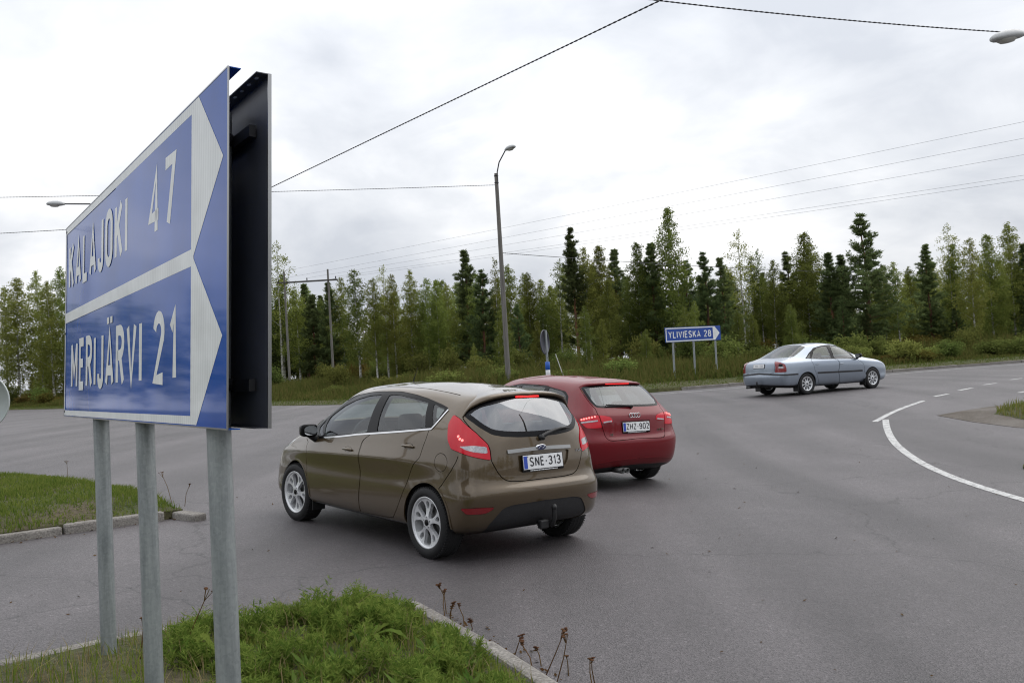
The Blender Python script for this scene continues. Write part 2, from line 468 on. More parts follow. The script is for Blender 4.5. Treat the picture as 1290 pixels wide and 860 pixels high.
def cut(S, regions, k=5):
    """returns {name: (verts, tris, normals)} for the left half, 'body' is what remains"""
    nu, nv = (S.NU - 1) * k + 1, (S.NV - 1) * k + 1
    pts = [(u, v) for v in np.linspace(0, S.NV - 1, nv) for u in np.linspace(0, S.NU - 1, nu)]
    edges = []
    tests = []
    def add_poly(q):
        q = np.clip(q, [0, 0], [S.NU - 1, S.NV - 1])
        b = len(pts); n = len(q)
        pts.extend(map(tuple, q))
        for i in range(n):
            a, c = q[i], q[(i + 1) % n]
            if np.abs(a - c).max() < 1e-7: continue
            edges.append((b + i, b + (i + 1) % n))
    for r in regions:
        q = np.asarray(r.poly, float)
        if r.smooth: q = chaikin(dens(q, .3), r.smooth)
        q = dens(q, .12)
        if r.gap:
            g = offset_uv(S, q, r.gap)
            add_poly(g); tests.append((g, None))
        add_poly(q); tests.append((q, r))
    # drop grid points very near outlines: slivers
    V, E, F, *_ = delaunay_2d_cdt([Vector(p) for p in pts], edges, [], 0, 1e-5)
    V = np.array([tuple(p) for p in V]); F = np.array([tuple(f) for f in F])
    cen = V[F].mean(1)
    lab = np.zeros(len(F), int)             # 0 body, -1 gap, i+1 region i
    for t, r in tests:
        m = inside(t, cen)
        lab[m] = -1 if r is None or r.removed else regions.index(r) + 1
    P = S(V[:, 0], V[:, 1]); N = S.normal(V[:, 0], V[:, 1])
    out = {}
    for i in range(len(regions) + 1):
        f = F[lab == i]
        if len(f) == 0: continue
        ids, inv_ = np.unique(f, return_inverse=True)
        f = inv_.reshape(-1, 3)
        p = P[ids]; n = N[ids]
        fn = np.cross(p[f[:, 1]] - p[f[:, 0]], p[f[:, 2]] - p[f[:, 0]])
        ok = np.linalg.norm(fn, axis=-1) > 1e-10
        f = f[ok]; fn = fn[ok]
        flip = (fn * n[f].mean(1)).sum(-1) < 0
        f[flip] = f[flip][:, ::-1]
        name = 'body' if i == 0 else regions[i - 1].name
        ins = 0 if i == 0 else regions[i - 1].inset
        fl = .014 if i == 0 else regions[i - 1].flange
        pp = p - n * ins
        # flange along free edges
        ec = {}
        for t in f:
            for a, b in ((t[0], t[1]), (t[1], t[2]), (t[2], t[0])):
                ec[(min(a, b), max(a, b))] = ec.get((min(a, b), max(a, b)), 0) + 1
        fv = []; ff = []
        if fl:
            for t in f:
                for a, b in ((t[0], t[1]), (t[1], t[2]), (t[2], t[0])):
                    if ec[(min(a, b), max(a, b))] == 1 and not (p[a][1] < 1e-4 and p[b][1] < 1e-4):
                        j = len(fv)
                        fv += [pp[b], pp[a], pp[a] - n[a] * fl, pp[b] - n[b] * fl]
                        ff.append((j, j + 1, j + 2, j + 3))
        out[name] = (pp, f, n, np.array(fv).reshape(-1, 3), ff)
    return out
def panel_mesh(name, piece, sides):
    """sides: 'L', 'R' or 'LR' (one mesh across the middle)"""
    v = []; faces = []; ln = []
    for s in sides:
        p, f, n, fv, ff = piece
        M = MIR if s == 'R' else 1
        b = len(v)
        v += (p * M).tolist()
        for t in f:
            t = t[::-1] if s == 'R' else t
            faces.append([b + int(i) for i in t])
            ln += (n[t] * M).tolist()
        b = len(v)
        v += (fv * M).tolist()
        for q in ff:
            q = q[::-1] if s == 'R' else q
            P = fv[list(q)] * M
            nn = np.cross(P[1] - P[0], P[2] - P[0]); nn /= np.linalg.norm(nn) + 1e-12
            faces.append([b + i for i in q]); ln += [nn.tolist()] * 4
    me = bpy.data.meshes.new(name)
    me.from_pydata(v, [], faces)
    me.polygons.foreach_set('use_smooth', [True] * len(faces))
    me.update()
    if len(me.loops) == len(ln): me.normals_split_custom_set(ln)
    return me
def liner_mesh(pieces, names, d=.05):
    v = []; faces = []
    for nm in names:
        if nm not in pieces: continue
        p, f, n, _, _ = pieces[nm]
        for M, fl in ((1, 1), (MIR, 0)):
            b = len(v)
            q = p - n * d
            q[:, 1] = np.maximum(q[:, 1], 0)
            v += (q * M).tolist()
            faces += [[b + int(i) for i in (t if fl else t[::-1])] for t in f]
    me = bpy.data.meshes.new('interior_liner')
    me.from_pydata(v, [], faces); me.update()
    return me
def ribbon(S, line, w, h, lift=0., side='L', n_sm=1):
    """a raised moulding along a uv polyline: width w, height h"""
    line = dens(chaikin(line, n_sm, False) if n_sm else line, .1, False)
    a = offset_uv(S, line, w / 2, False); b = offset_uv(S, line, -w / 2, False)
    N = S.normal(line[:, 0], line[:, 1])
    A = S(a[:, 0], a[:, 1]); B = S(b[:, 0], b[:, 1])
    n = len(line); M = MIR if side == 'R' else 1
    v = np.concatenate([A + N * (lift - .004), A + N * (lift + h), B + N * (lift + h), B + N * (lift - .004)]) * M
    f = []
    for i in range(n - 1):
        for r in range(4):
            q = (r * n + i, r * n + i + 1, ((r + 1) % 4) * n + i + 1, ((r + 1) % 4) * n + i)
            f.append(q)
    f.append((0, n, 2 * n, 3 * n)); f.append((n - 1, 2 * n - 1, 3 * n - 1, 4 * n - 1))
    bm = bmesh.new()
    vs_ = [bm.verts.new(p) for p in v.tolist()]
    for q in f: bm.faces.new([vs_[i] for i in q])
    bmesh.ops.recalc_face_normals(bm, faces=bm.faces[:])
    me = bpy.data.meshes.new('ribbon'); bm.to_mesh(me); bm.free()
    return me
# ------------------------------------------------------------------ materials and parts shared by the cars
def car_paint(name, rgb, metal=.55, rough=.34, coat=1.0):
    m, nt, b = mat(name)
    b.inputs['Metallic'].default_value = metal
    b.inputs['Roughness'].default_value = rough
    b.inputs['Coat Weight'].default_value = coat
    b.inputs['Specular IOR Level'].default_value = .5 * coat
    b.inputs['Coat Roughness'].default_value = .035
    b.inputs['Coat IOR'].default_value = 1.48
    t = nd(nt, 'ShaderNodeTexCoord')
    n = nd(nt, 'ShaderNodeTexNoise', ins={'Scale': 900., 'Detail': 1.})
    nt.links.new(t.outputs['Object'], n.inputs['Vector'])
    # road dust gathers low on the flanks in uneven streaks
    d = nd(nt, 'ShaderNodeTexNoise', ins={'Scale': 5., 'Detail': 8., 'Roughness': .65})
    nt.links.new(t.outputs['Object'], d.inputs['Vector'])
    s = nd(nt, 'ShaderNodeSeparateXYZ'); nt.links.new(t.outputs['Object'], s.inputs[0])
    h = nd(nt, 'ShaderNodeMapRange', ins={1: .65, 2: .2, 3: 0., 4: .32}); nt.links.new(s.outputs['Z'], h.inputs[0])
    dm = nd(nt, 'ShaderNodeMath', operation='MULTIPLY'); nt.links.new(h.outputs[0], dm.inputs[0]); nt.links.new(d.outputs['Fac'], dm.inputs[1])
    fl = nd(nt, 'ShaderNodeMapRange', ins={1: .35, 2: .65, 3: .85, 4: 1.15}); nt.links.new(n.outputs['Fac'], fl.inputs[0])
    c1 = nd(nt, 'ShaderNodeMix', data_type='RGBA', blend_type='MULTIPLY', ins={0: 1., 6: (*rgb, 1)}); nt.links.new(fl.outputs[0], c1.inputs[7])
    c2 = nd(nt, 'ShaderNodeMix', data_type='RGBA', ins={7: (.075, .068, .060, 1)}); nt.links.new(dm.outputs[0], c2.inputs[0]); nt.links.new(c1.outputs[2], c2.inputs[6])
    nt.links.new(c2.outputs[2], b.inputs['Base Color'])
    cw = nd(nt, 'ShaderNodeMapRange', ins={1: 0., 2: .3, 3: .035, 4: .22}); nt.links.new(dm.outputs[0], cw.inputs[0])
    nt.links.new(cw.outputs[0], b.inputs['Coat Roughness'])
    return m
def glass_mat(name, tint, ior=1.6, rough=.0):
    m, nt, b = mat(name)
    nt.nodes.remove(b)
    out = nt.nodes['Material Output']
    tr = nd(nt, 'ShaderNodeBsdfTransparent', ins={0: (*tint, 1)})
    gl = nd(nt, 'ShaderNodeBsdfGlossy', ins={'Color': (.95, .97, 1, 1), 'Roughness': rough})
    fr = nd(nt, 'ShaderNodeFresnel', ins={'IOR': ior})
    mx = nd(nt, 'ShaderNodeMixShader')
    ge = nd(nt, 'ShaderNodeNewGeometry')                     # a thin pane reflects alike from both sides
    io = nd(nt, 'ShaderNodeMix', data_type='FLOAT', ins={2: ior, 3: 1 / ior})
    nt.links.new(ge.outputs['Backfacing'], io.inputs[0]); nt.links.new(io.outputs[0], fr.inputs['IOR'])
    nt.links.new(fr.outputs[0], mx.inputs[0]); nt.links.new(tr.outputs[0], mx.inputs[1]); nt.links.new(gl.outputs[0], mx.inputs[2])
    nt.links.new(mx.outputs[0], out.inputs['Surface'])
    return m
def emit(name, rgb, strength, base=(.3, .01, .01)):
    m, nt, b = mat(name)
    b.inputs['Base Color'].default_value = (*base, 1)
    b.inputs['Emission Color'].default_value = (*rgb, 1)
    b.inputs['Emission Strength'].default_value = strength
    b.inputs['Roughness'].default_value = .15
    return m
M_glass = glass_mat('car_glass', (.70, .78, .76), 1.6)
M_glass_dark = glass_mat('tinted_glass', (.30, .34, .35), 1.7)
M_black = simple('black_plastic', (.008, .008, .009), .5, bump=.15, bscale=400)
M_gloss = simple('gloss_black', (.006, .006, .007), .25, spec=.16)
M_trim = simple('grey_plastic', (.018, .018, .020), .6, var=.2, scale=20, bump=.2, bscale=300)
M_chrome = simple('chrome', (.62, .63, .65), .12, 1.0)
M_alu = simple('brushed_trim', (.36, .36, .36), .28, 1.0)
M_alloy = simple('alloy', (.66, .67, .69), .3, .35, coat=.5, var=.12, scale=14)
M_rubber = simple('tyre_rubber', (.009, .009, .010), .8, var=.3, scale=30)
M_cabin = simple('cabin_fabric', (.022, .022, .025), .85, var=.25, scale=30)
M_cabin2 = simple('cabin_plastic', (.03, .03, .033), .6)
M_red = emit('red_lens', (1., .0, .02), .14, (.34, .0, .010))
M_red_dk = simple('red_reflector', (.20, .004, .008), .15, coat=1.)
M_brake = emit('brake_glow', (1., .03, .03), 1.1, (.5, .01, .01))
M_led = emit('brake_led', (1., .22, .2), 2.2, (.6, .02, .02))
M_clear = simple('clear_lens', (.36, .36, .38), .1, .4, coat=1., var=.35, scale=60)
M_plate = simple('plate_white', (.72, .73, .74), .4, coat=.2, var=.05, scale=30)
M_ink = simple('plate_ink', (.015, .015, .02), .5)
M_eu = simple('plate_blue', (.02, .06, .38), .4)
M_steel = simple('dull_steel', (.09, .09, .09), .5, .7, var=.3, scale=20)
def disc_holes(R, holes, zf, n=64, depth=.02, hub_dome=.0):
    """a wheel face: a disc with openings, z given by zf(r), thickness depth; axis = local Z"""
    rings = [[(R * math.cos(2 * math.pi * i / n), R * math.sin(2 * math.pi * i / n)) for i in range(n)]] + holes
    pts = []; edges = []
    for r in rings:
        b = len(pts); pts += r
        edges += [(b + i, b + (i + 1) % len(r)) for i in range(len(r))]
    for rr in np.linspace(.02, R * .95, 6):
        for i in range(20): pts.append((rr * math.cos(i * .31416 + rr * 9), rr * math.sin(i * .31416 + rr * 9)))
    V, E, F, *_ = delaunay_2d_cdt([Vector(p) for p in pts], edges, [], 0, 1e-6)
    V = np.array([tuple(p) for p in V]); F = np.array([tuple(f) for f in F])
    cen = V[F].mean(1); keep = inside(rings[0], cen)
    for h in holes: keep &= ~inside(h, cen)
    F = F[keep]
    ec = {}
    for t in F:
        for a, b in ((t[0], t[1]), (t[1], t[2]), (t[2], t[0])): ec[(a, b)] = 1
    mb = MB()
    r = np.linalg.norm(V, axis=1); z = zf(r)
    top = [(x, y, h) for (x, y), h in zip(V, z)]
    mb.add(top, [tuple(int(i) for i in t) for t in F], True)
    sv = []; sf = []
    for (a, b) in ec:
        if (b, a) not in ec:
            j = len(sv)
            sv += [top[a], top[b], (top[b][0], top[b][1], top[b][2] - depth), (top[a][0], top[a][1], top[a][2] - depth)]
            sf.append((j + 3, j + 2, j + 1, j))
    mb.add(sv, sf)
    return mb
def ellipse(cx, cy, rx, ry, rot=0, n=16):
    c, s = math.cos(rot), math.sin(rot)
    return [(cx + rx * math.cos(2 * math.pi * i / n) * c - ry * math.sin(2 * math.pi * i / n) * s, cy + rx * math.cos(2 * math.pi * i / n) * s + ry * math.sin(2 * math.pi * i / n) * c) for i in range(n)]
def poly_rot(poly, a):
    c, s = math.cos(a), math.sin(a)
    return [(x * c - y * s, x * s + y * c) for x, y in poly]
def round_poly(poly, k=2):
    return [tuple(q) for q in chaikin(np.array(poly), k)]
WHEEL_CACHE = {}
def wheel_meshes(kind, R, Rr):
    if kind in WHEEL_CACHE: return WHEEL_CACHE[kind]
    ty = MB()
    W = .10
    prof = [(Rr + .002, -W + .012), (Rr + .012, -W), (R - .055, -W - .008), (R - .02, -W), (R - .004, -W + .022), (R, -W + .045), (R, W - .045), (R - .004, W - .022), (R - .02, W), (R - .055, W + .008), (Rr + .012, W), (Rr + .002, W - .012)]
    ty.lathe(prof, 48)
    for g in (-.04, 0, .04): ty.lathe([(R - .006, g - .004), (R + .0012, g - .004), (R + .0012, g + .004), (R - .006, g + .004)], 48)
    for i in range(72):                                   # tread shoulder blocks
        a = i * math.pi / 36
        for s in (-1, 1):
            ty.box((math.cos(a) * (R - .006), math.sin(a) * (R - .006), s * (W - .028)), (.014, .010, .034), Matrix.Rotation(a, 3, 'Z'))
    holes = []
    if kind == 'hatch':
        for i in range(5):
            a = i * 2 * math.pi / 5
            holes.append(poly_rot(round_poly([(.062, -.020), (.062, .020), (.12, .040), (.172, .046), (.18, .0), (.172, -.046), (.12, -.040)]), a))
            b = a + math.pi / 5
            holes.append(poly_rot(round_poly([(.112, 0), (.135, .017), (.165, .019), (.176, .0), (.165, -.019), (.135, -.017)]), b))
            holes.append(ellipse(.045 * math.cos(b), .045 * math.sin(b), .007, .007, 0, 8))
    elif kind == 'sedan':
        for i in range(9):
            a = i * 2 * math.pi / 9
            holes.append(poly_rot(round_poly([(.075, -.012), (.075, .012), (.14, .033), (.178, .040), (.185, 0), (.178, -.040), (.14, -.033)]), a))
    else:
        for i in range(7):
            a = i * 2 * math.pi / 7
            holes.append(poly_rot(round_poly([(.06, -.012), (.06, .012), (.14, .050), (.19, .056), (.197, 0), (.19, -.056), (.14, -.050)]), a))
    k = Rr / .208
    holes = [[(x * k, y * k) for x, y in h] for h in holes]
    grow = 1.16
    holes = [[(np.mean([q[0] for q in h]) + (x - np.mean([q[0] for q in h])) * grow, np.mean([q[1] for q in h]) + (y - np.mean([q[1] for q in h])) * grow) for x, y in h] for h in holes]
    face = disc_holes(Rr - .006, holes, lambda r: W - .018 + .010 * np.cos(np.clip(r / Rr, 0, 1) * 5.2) - .006 * (r < .03), depth=.03)
    face.lathe([(Rr - .016, -W + .02), (Rr - .016, W - .018), (Rr - .004, W - .006), (Rr + .006, W - .004), (Rr + .006, -W + .02)], 48)
    cap = MB(); cap.lathe([(.0, W - .004), (.018, W - .004), (.026, W - .008), (.027, W - .02)], 20)
    brk = MB(); brk.lathe([(.0, W - .075), (.13, W - .075), (.13, W - .09), (.0, W - .09)], 32)
    brk.lathe([(Rr - .018, -W + .025), (.02, -W + .05)], 32)
    WHEEL_CACHE[kind] = (ty.mesh('tyre'), face.mesh('rim'), cap.mesh('hub_cap'), brk.mesh('brake_disc'))
    return WHEEL_CACHE[kind]
def add_wheel(car, kind, x, y, R, Rr, steer=0., spin=0.):
    ty, rim, cap, brk = wheel_meshes(kind, R, Rr)
    w = empty('wheel', (x, y, R))
    w.parent = car
    w.rotation_euler = ((Matrix.Rotation(steer, 3, 'Z') @ Matrix.Rotation(-math.pi / 2 if y > 0 else math.pi / 2, 3, 'X')) @ Matrix.Rotation(spin, 3, 'Z')).to_euler()
    obj('tyre', ty, M_rubber, w); obj('rim', rim, M_alloy, w); obj('hub_cap', cap, M_gloss, w); obj('brake_disc', brk, M_steel, w)
def soft_box(name, c, d, rot, mt, parent, bev=.04):
    mb = MB(); mb.box((0, 0, 0), d, None, bev)
    mb.sm = [True] * len(mb.sm)
    o = mb.build(name, mt, parent)
    o.location = c; o.rotation_euler = rot
    return o
def cabin(car, xf, xr, w, zfloor, zbelt, drv=1):
    """front seats, rear bench, dashboard and steering wheel, as seen through the glass"""
    for s in (1, -1):
        st = empty('front_seat', (xf, s * .36, zfloor)); st.parent = car
        soft_box('seat_cushion', (.10, 0, .18), (.50, .48, .16), (0, -.12, 0), M_cabin, st)
        soft_box('backrest', (-.20, 0, .50), (.13, .47, .62), (0, -.30, 0), M_cabin, st)
        soft_box('headrest', (-.31, 0, .86), (.09, .25, .17), (0, -.15, 0), M_cabin, st)
    rb = empty('rear_bench', (xr, 0, zfloor)); rb.parent = car
    soft_box('seat_cushion', (.05, 0, .20), (.48, 1.2, .16), (0, -.10, 0), M_cabin, rb)
    soft_box('backrest', (-.22, 0, .48), (.14, 1.2, .58), (0, -.35, 0), M_cabin, rb)
    for y in (-.36, .36): soft_box('headrest', (-.32, y, .80), (.09, .26, .15), (0, -.2, 0), M_cabin, rb)
    soft_box('dashboard', (xf + .82, 0, zbelt - .20), (.50, 2 * w - .12, .30), (0, .12, 0), M_cabin2, car, .07)
    sw = MB()
    pts = [(0, .185 * math.cos(a), .185 * math.sin(a)) for a in np.linspace(0, 2 * math.pi, 29)]
    sw.tube(pts, .016, 8, False)
    sw.tube([(0, -.18, 0), (.02, 0, -.01), (0, .18, 0)], [.014, .045, .014], 8)
    sw.tube([(.02, 0, 0), (.0, 0, -.18)], .016, 8)
    o = sw.build('steering_wheel', M_cabin2, car)
    o.location = (xf + .46, .36, zbelt - .02); o.rotation_euler = (0, -.42, 0)
def wheel_well(mb, x, s, R, y_out, y_in, n=20, a0=-5, a1=185):
    v = []; f = []
    for i in range(n + 1):
        a = math.radians(a0 + (a1 - a0) * i / n)
        v += [(x + R * math.cos(a), s * y_out, R * math.sin(a) + .30), (x + R * math.cos(a), s * y_in, R * math.sin(a) + .30)]
    for i in range(n): f.append((2 * i, 2 * i + 1, 2 * i + 3, 2 * i + 2))
    mb.add(v, f, True)
    c = len(v) // 2
    mb.add([v[2 * i + 1] for i in range(c)], [tuple(range(c))])
def wells(car, xs, R, y_out, y_in):
    for x in xs:
        for s in (1, -1):
            mb = MB(); wheel_well(mb, x, s, R, y_out, y_in); mb.build('wheel_well', M_black, car)
def underbody(car, S, z, x0, x1, w):
    mb = MB()
    us = np.linspace(0, S.NU - 1, 60)
    P = S(us, np.zeros(60))
    poly = [(a, b) for a, b, _ in P] + [(a, -b) for a, b, _ in P[::-1][1:-1]]
    n = len(poly); zz = list(P[:, 2]) + list(P[::-1][1:-1][:, 2])
    mb.add([(a, b, h) for (a, b), h in zip(poly, zz)], [tuple(range(n))])
    mb.box(((x0 + x1) / 2 + .15, 0, z + .10), (x1 - x0 - .5, .8, .08))
    return mb.build('underbody', M_black, car)
def place_car(car, pose, tilt):
    x, y, h = pose
    a, b, z0 = tilt
    n = Vector((-a, -b, 1)).normalized()
    X = Vector((math.cos(h), math.sin(h), 0)); X = (X - n * X.dot(n)).normalized(); Y = n.cross(X)
    o = (x, y, z0 + a * x + b * (y - 8))
    m = Matrix((X, Y, n)).transposed().to_4x4()
    car.matrix_world = Matrix.Translation(o) @ m
    car.location = o; car.rotation_euler = m.to_euler()
def licence_plate(car, c, normal_tilt, s, w=.442, h=.118, facing=-1, parent=None):
    """Finnish plate on the rear: local X to the reader's right"""
    root = MB()
    # frame: X right (reader's) = -Y of the car, Y up, Z back (-X)
    m = Matrix.Translation(c) @ Matrix.Rotation(normal_tilt, 4, 'Y') @ Matrix(((0, 0, -1, 0), (-1, 0, 0, 0), (0, 1, 0, 0), (0, 0, 0, 1)))
    hld = MB(); hld.box((0, -.006, -.004), (w + .02, h + .026, .012), None, .003)
    hb = hld.mesh('plate_holder'); hb.transform(m)
    holder = obj('licence_plate', hb, M_gloss, parent or car)
    pl = MB(); pl.box((0, 0, .003), (w, h, .006), None, .002); p = pl.mesh('plate'); p.transform(m); obj('plate_blank', p, M_plate, holder)
    eu = MB(); eu.box((-w / 2 + .024, 0, .0066), (.040, h - .012, .001)); p = eu.mesh('blue_band'); p.transform(m); obj('blue_band', p, M_eu, holder)
    th = .078; t = .0115; gp = .0125
    tw = text_width(s, th, t, gp)
    mm = m @ Matrix.Translation((-w / 2 + .052 + (w - .06 - tw) / 2, -th / 2 + .004, .0065))
    text(s, holder, M_ink, mm, th, t, gp, 0, .0012)
    lg = MB()
    rng = random.Random(5)
    x = -.15
    while x < .15:
        ww = rng.uniform(.008, .016); lg.box((x + ww / 2, -h / 2 - .0105, .0024), (ww, .007, .001)); x += ww + .004
    p = lg.mesh('holder_print'); p.transform(m); obj('holder_print', p, M_plate, holder)
    for dx, dy in ((-.17, .048), (.17, .048)):
        sc = MB(); sc.lathe([(0, .009), (.004, .009), (.005, .006)], 8, Matrix.Translation((dx, dy, 0)))
        p = sc.mesh('screw'); p.transform(m); obj('screw', p, M_steel, holder)
    return holder
FI = {
 'dlo': [(11.00, 9.23), (11.00, 9.88), (11.12, 10.25), (10.14, 10.77), (9.06, 11.02), (8.01, 11.09), (7.08, 11.15), (6.03, 11.01), (5.09, 10.81), (4.43, 10.59), (4.03, 10.41), (4.03, 10.31), (4.46, 9.25), (5.57, 9.09), (7.41, 8.87), (8.99, 8.39)],
 'vent': [(10.06, 9.14), (10.40, 9.56), (8.96, 8.63), (9.08, 8.57)],
 'fpane': [(10.26, 9.68), (10.04, 10.18), (9.46, 10.56), (8.76, 10.78), (7.97, 10.84), (7.04, 9.00), (7.93, 8.84), (8.81, 8.61)],
 'rpane': [(7.51, 10.86), (6.99, 10.90), (6.04, 10.78), (5.10, 10.64), (4.71, 9.27), (5.60, 9.16), (6.61, 9.04)],
 'qpane': [(4.82, 10.58), (4.18, 10.35), (4.44, 9.43)],
 'fdoor': [(8.77, 1.24), (8.69, 2.07), (8.73, 4.28), (8.87, 6.35), (9.18, 7.81), (10.58, 9.09), (11.38, 9.46), (11.00, 10.42), (10.06, 10.76), (8.99, 10.99), (7.99, 11.06), (6.78, 8.97), (6.86, 8.37), (6.76, 7.63), (6.61, 4.95), (6.70, 1.27), (7.53, 1.09)],
 'rdoor': [(7.94, 11.06), (7.04, 11.12), (6.00, 10.98), (5.12, 10.79), (4.56, 9.26), (4.58, 8.38), (4.67, 6.98), (4.98, 5.05), (5.19, 3.76), (5.35, 2.58), (5.52, 1.56), (6.08, 1.41), (6.67, 1.26), (6.58, 4.96), (6.72, 7.63), (6.82, 8.37), (6.75, 8.97)],
 'taillight': [(3.57, 10.05), (3.67, 9.80), (3.75, 9.50), (3.72, 8.93), (3.69, 8.43), (3.63, 8.18), (3.50, 7.78), (2.97, 7.56), (2.42, 7.34), (1.95, 7.17), (1.58, 7.03), (1.61, 7.63), (1.68, 8.08), (1.86, 8.46), (2.17, 9.01), (2.50, 9.35), (3.13, 9.85)],
 'revlamp': [(3.02, 7.97), (2.27, 8.03), (1.73, 7.92), (1.69, 7.47), (2.28, 7.59), (2.70, 7.75)],
 'gate': [(3.00, 9.95), (2.52, 9.46), (2.17, 9.09), (1.86, 8.59), (1.66, 8.14), (1.57, 7.73), (1.53, 6.98), (1.31, 5.93), (1.16, 5.46), (0.98, 5.20), (0.66, 5.12), (0.00, 5.15)],
 'gate_top': [(3.00, 9.95), (2.88, 10.32), (2.54, 10.74), (2.11, 11.10), (1.41, 11.63), (0.48, 12.02), (0.00, 11.97)],
 'glass': [(2.96, 10.04), (2.35, 9.66), (1.81, 9.21), (1.49, 8.89), (1.12, 8.70), (0.58, 8.56), (0.00, 8.53)],
 'glass_top': [(2.96, 10.04), (2.83, 10.32), (2.53, 10.71), (2.09, 11.05), (1.40, 11.55), (0.51, 11.91), (0.00, 11.87)],
 'insert': [(1.82, 0.00), (1.59, 1.90), (1.40, 2.44), (1.20, 2.93), (0.94, 3.08), (0.38, 3.08), (0.00, 3.10)],
 'reflector': [(3.00, 3.17), (2.13, 3.16), (1.48, 3.09), (1.61, 2.89), (1.85, 2.76), (2.64, 2.82)],
 'flap': [(3.69, 6.66), (3.72, 6.14), (3.81, 5.83), (3.93, 5.68), (4.04, 5.69), (4.13, 5.85), (4.18, 6.19), (4.19, 6.76), (4.15, 7.16), (4.07, 7.37), (3.96, 7.42), (3.83, 7.33), (3.73, 7.09)],
 'seam': [(3.10, 7.32), (3.27, 6.63), (3.46, 5.90), (3.81, 5.12), (4.13, 4.31)],
 'ditch': [(9.71, 11.37), (8.32, 11.81), (7.34, 11.85), (6.05, 11.83), (4.75, 11.69), (3.96, 11.52)],
 'chrome': [(8.93, 8.30), (7.37, 8.81), (5.56, 9.04), (4.47, 9.20), (3.98, 10.31)],
 'seam2': [(3.93, 11.46), (3.89, 10.88), (3.58, 10.11)],
 'recess': [(0.95, 7.32), (0.85, 6.57), (0.74, 6.07), (0.60, 5.89), (0.00, 5.99)],
 'strip': [(1.01, 7.50), (0.42, 7.56), (0.00, 7.59)],
 'plate': [(0.51, 7.25), (0.00, 7.25), (0.00, 5.99), (0.50, 5.94)],
 'crease': [(9.14, 6.40), (7.20, 7.31), (5.09, 7.94), (3.85, 8.19)],
 'handle_f': [(7.18, 7.27)],
 'handle_r': [(5.07, 7.85)],
 'badge': [(0.00, 7.63)],
 'mirror': [(9.20, 8.29)],
 'wiper': [(0.00, 8.48), (0.00, 9.06)],
 'tow': [(0.00, 2.54), (0.00, 0.08)],
 'headlamp': [(10.80, 5.94), (11.00, 7.14), (11.00, 7.62), (11.00, 8.00)],
}
# ------------------------------------------------------------------ brown five-door hatchback
def circle_uv(S, cx, cz, r, n=40, a0=0, a1=360, sy=.55):
    pts = [(cx + r * math.cos(math.radians(a0 + (a1 - a0) * i / n)), cz + r * math.sin(math.radians(a0 + (a1 - a0) * i / n))) for i in range(n + (0 if a1 - a0 == 360 else 1))]
    pts = [(x, max(z, .16)) for x, z in pts]
    return S.inv(lambda P: P[..., [0, 2]], np.array(pts), mask=lambda P: (P[:, 1] > sy) & (P[:, 2] < 1.0))
def half(poly, top):
    """close a left-half outline along the centre line"""
    return list(poly) + [(-.4, poly[-1][1]), (-.4, top[-1][1])] + list(top)[::-1][:-1]
def arch_poly(S, cx, r):
    q = circle_uv(S, cx, .30, r, 26, -8, 188)
    q = [tuple(a) for a in q]
    return [(q[0][0], -.2)] + q + [(q[-1][0], -.2)]
def add_panels(car, pieces, spec):
    """spec: name, piece, sides, material, parent ; returns created objects"""
    made = {}
    for name, piece, sides, mt, par in spec:
        if piece not in pieces: continue
        made[(piece, sides)] = obj(name, panel_mesh(name, pieces[piece], sides), mt, made.get(par, car) if par else car)
    return made
def surf_frame(S, uv, side='L'):
    """matrix: origin on the surface, Z out, X forward-ish"""
    P = S(uv[0], uv[1]); N = S.normal(uv[0], uv[1])
    if side == 'R': P = P * MIR; N = N * MIR
    z = Vector(N); x = Vector((1, 0, 0)); x = (x - z * x.dot(z)).normalized(); y = z.cross(x)
    return Matrix.Translation(P) @ Matrix((x, y, z)).transposed().to_4x4()
def door_handle(car, S, uv, side, mt, L=.15, par=None):
    m = surf_frame(S, uv, side)
    mb = MB()
    mb.lathe([(.0, -.010), (.030, -.006), (.036, .0005), (.038, .0015)], 20, m @ Matrix.Diagonal((1.75, .72, 1, 1)))
    cup = mb.build('handle_cup', M_gloss, par or car)
    hb = MB()
    pts = [m @ Vector((x, .004, .004 + .026 * (1 - (2 * x / L) ** 4))) for x in np.linspace(-L / 2, L / 2, 9)]
    hb.tube(pts, [.008, .011, .012, .012, .012, .012, .012, .011, .008], 8)
    return hb.build('door_handle', mt, par or car)
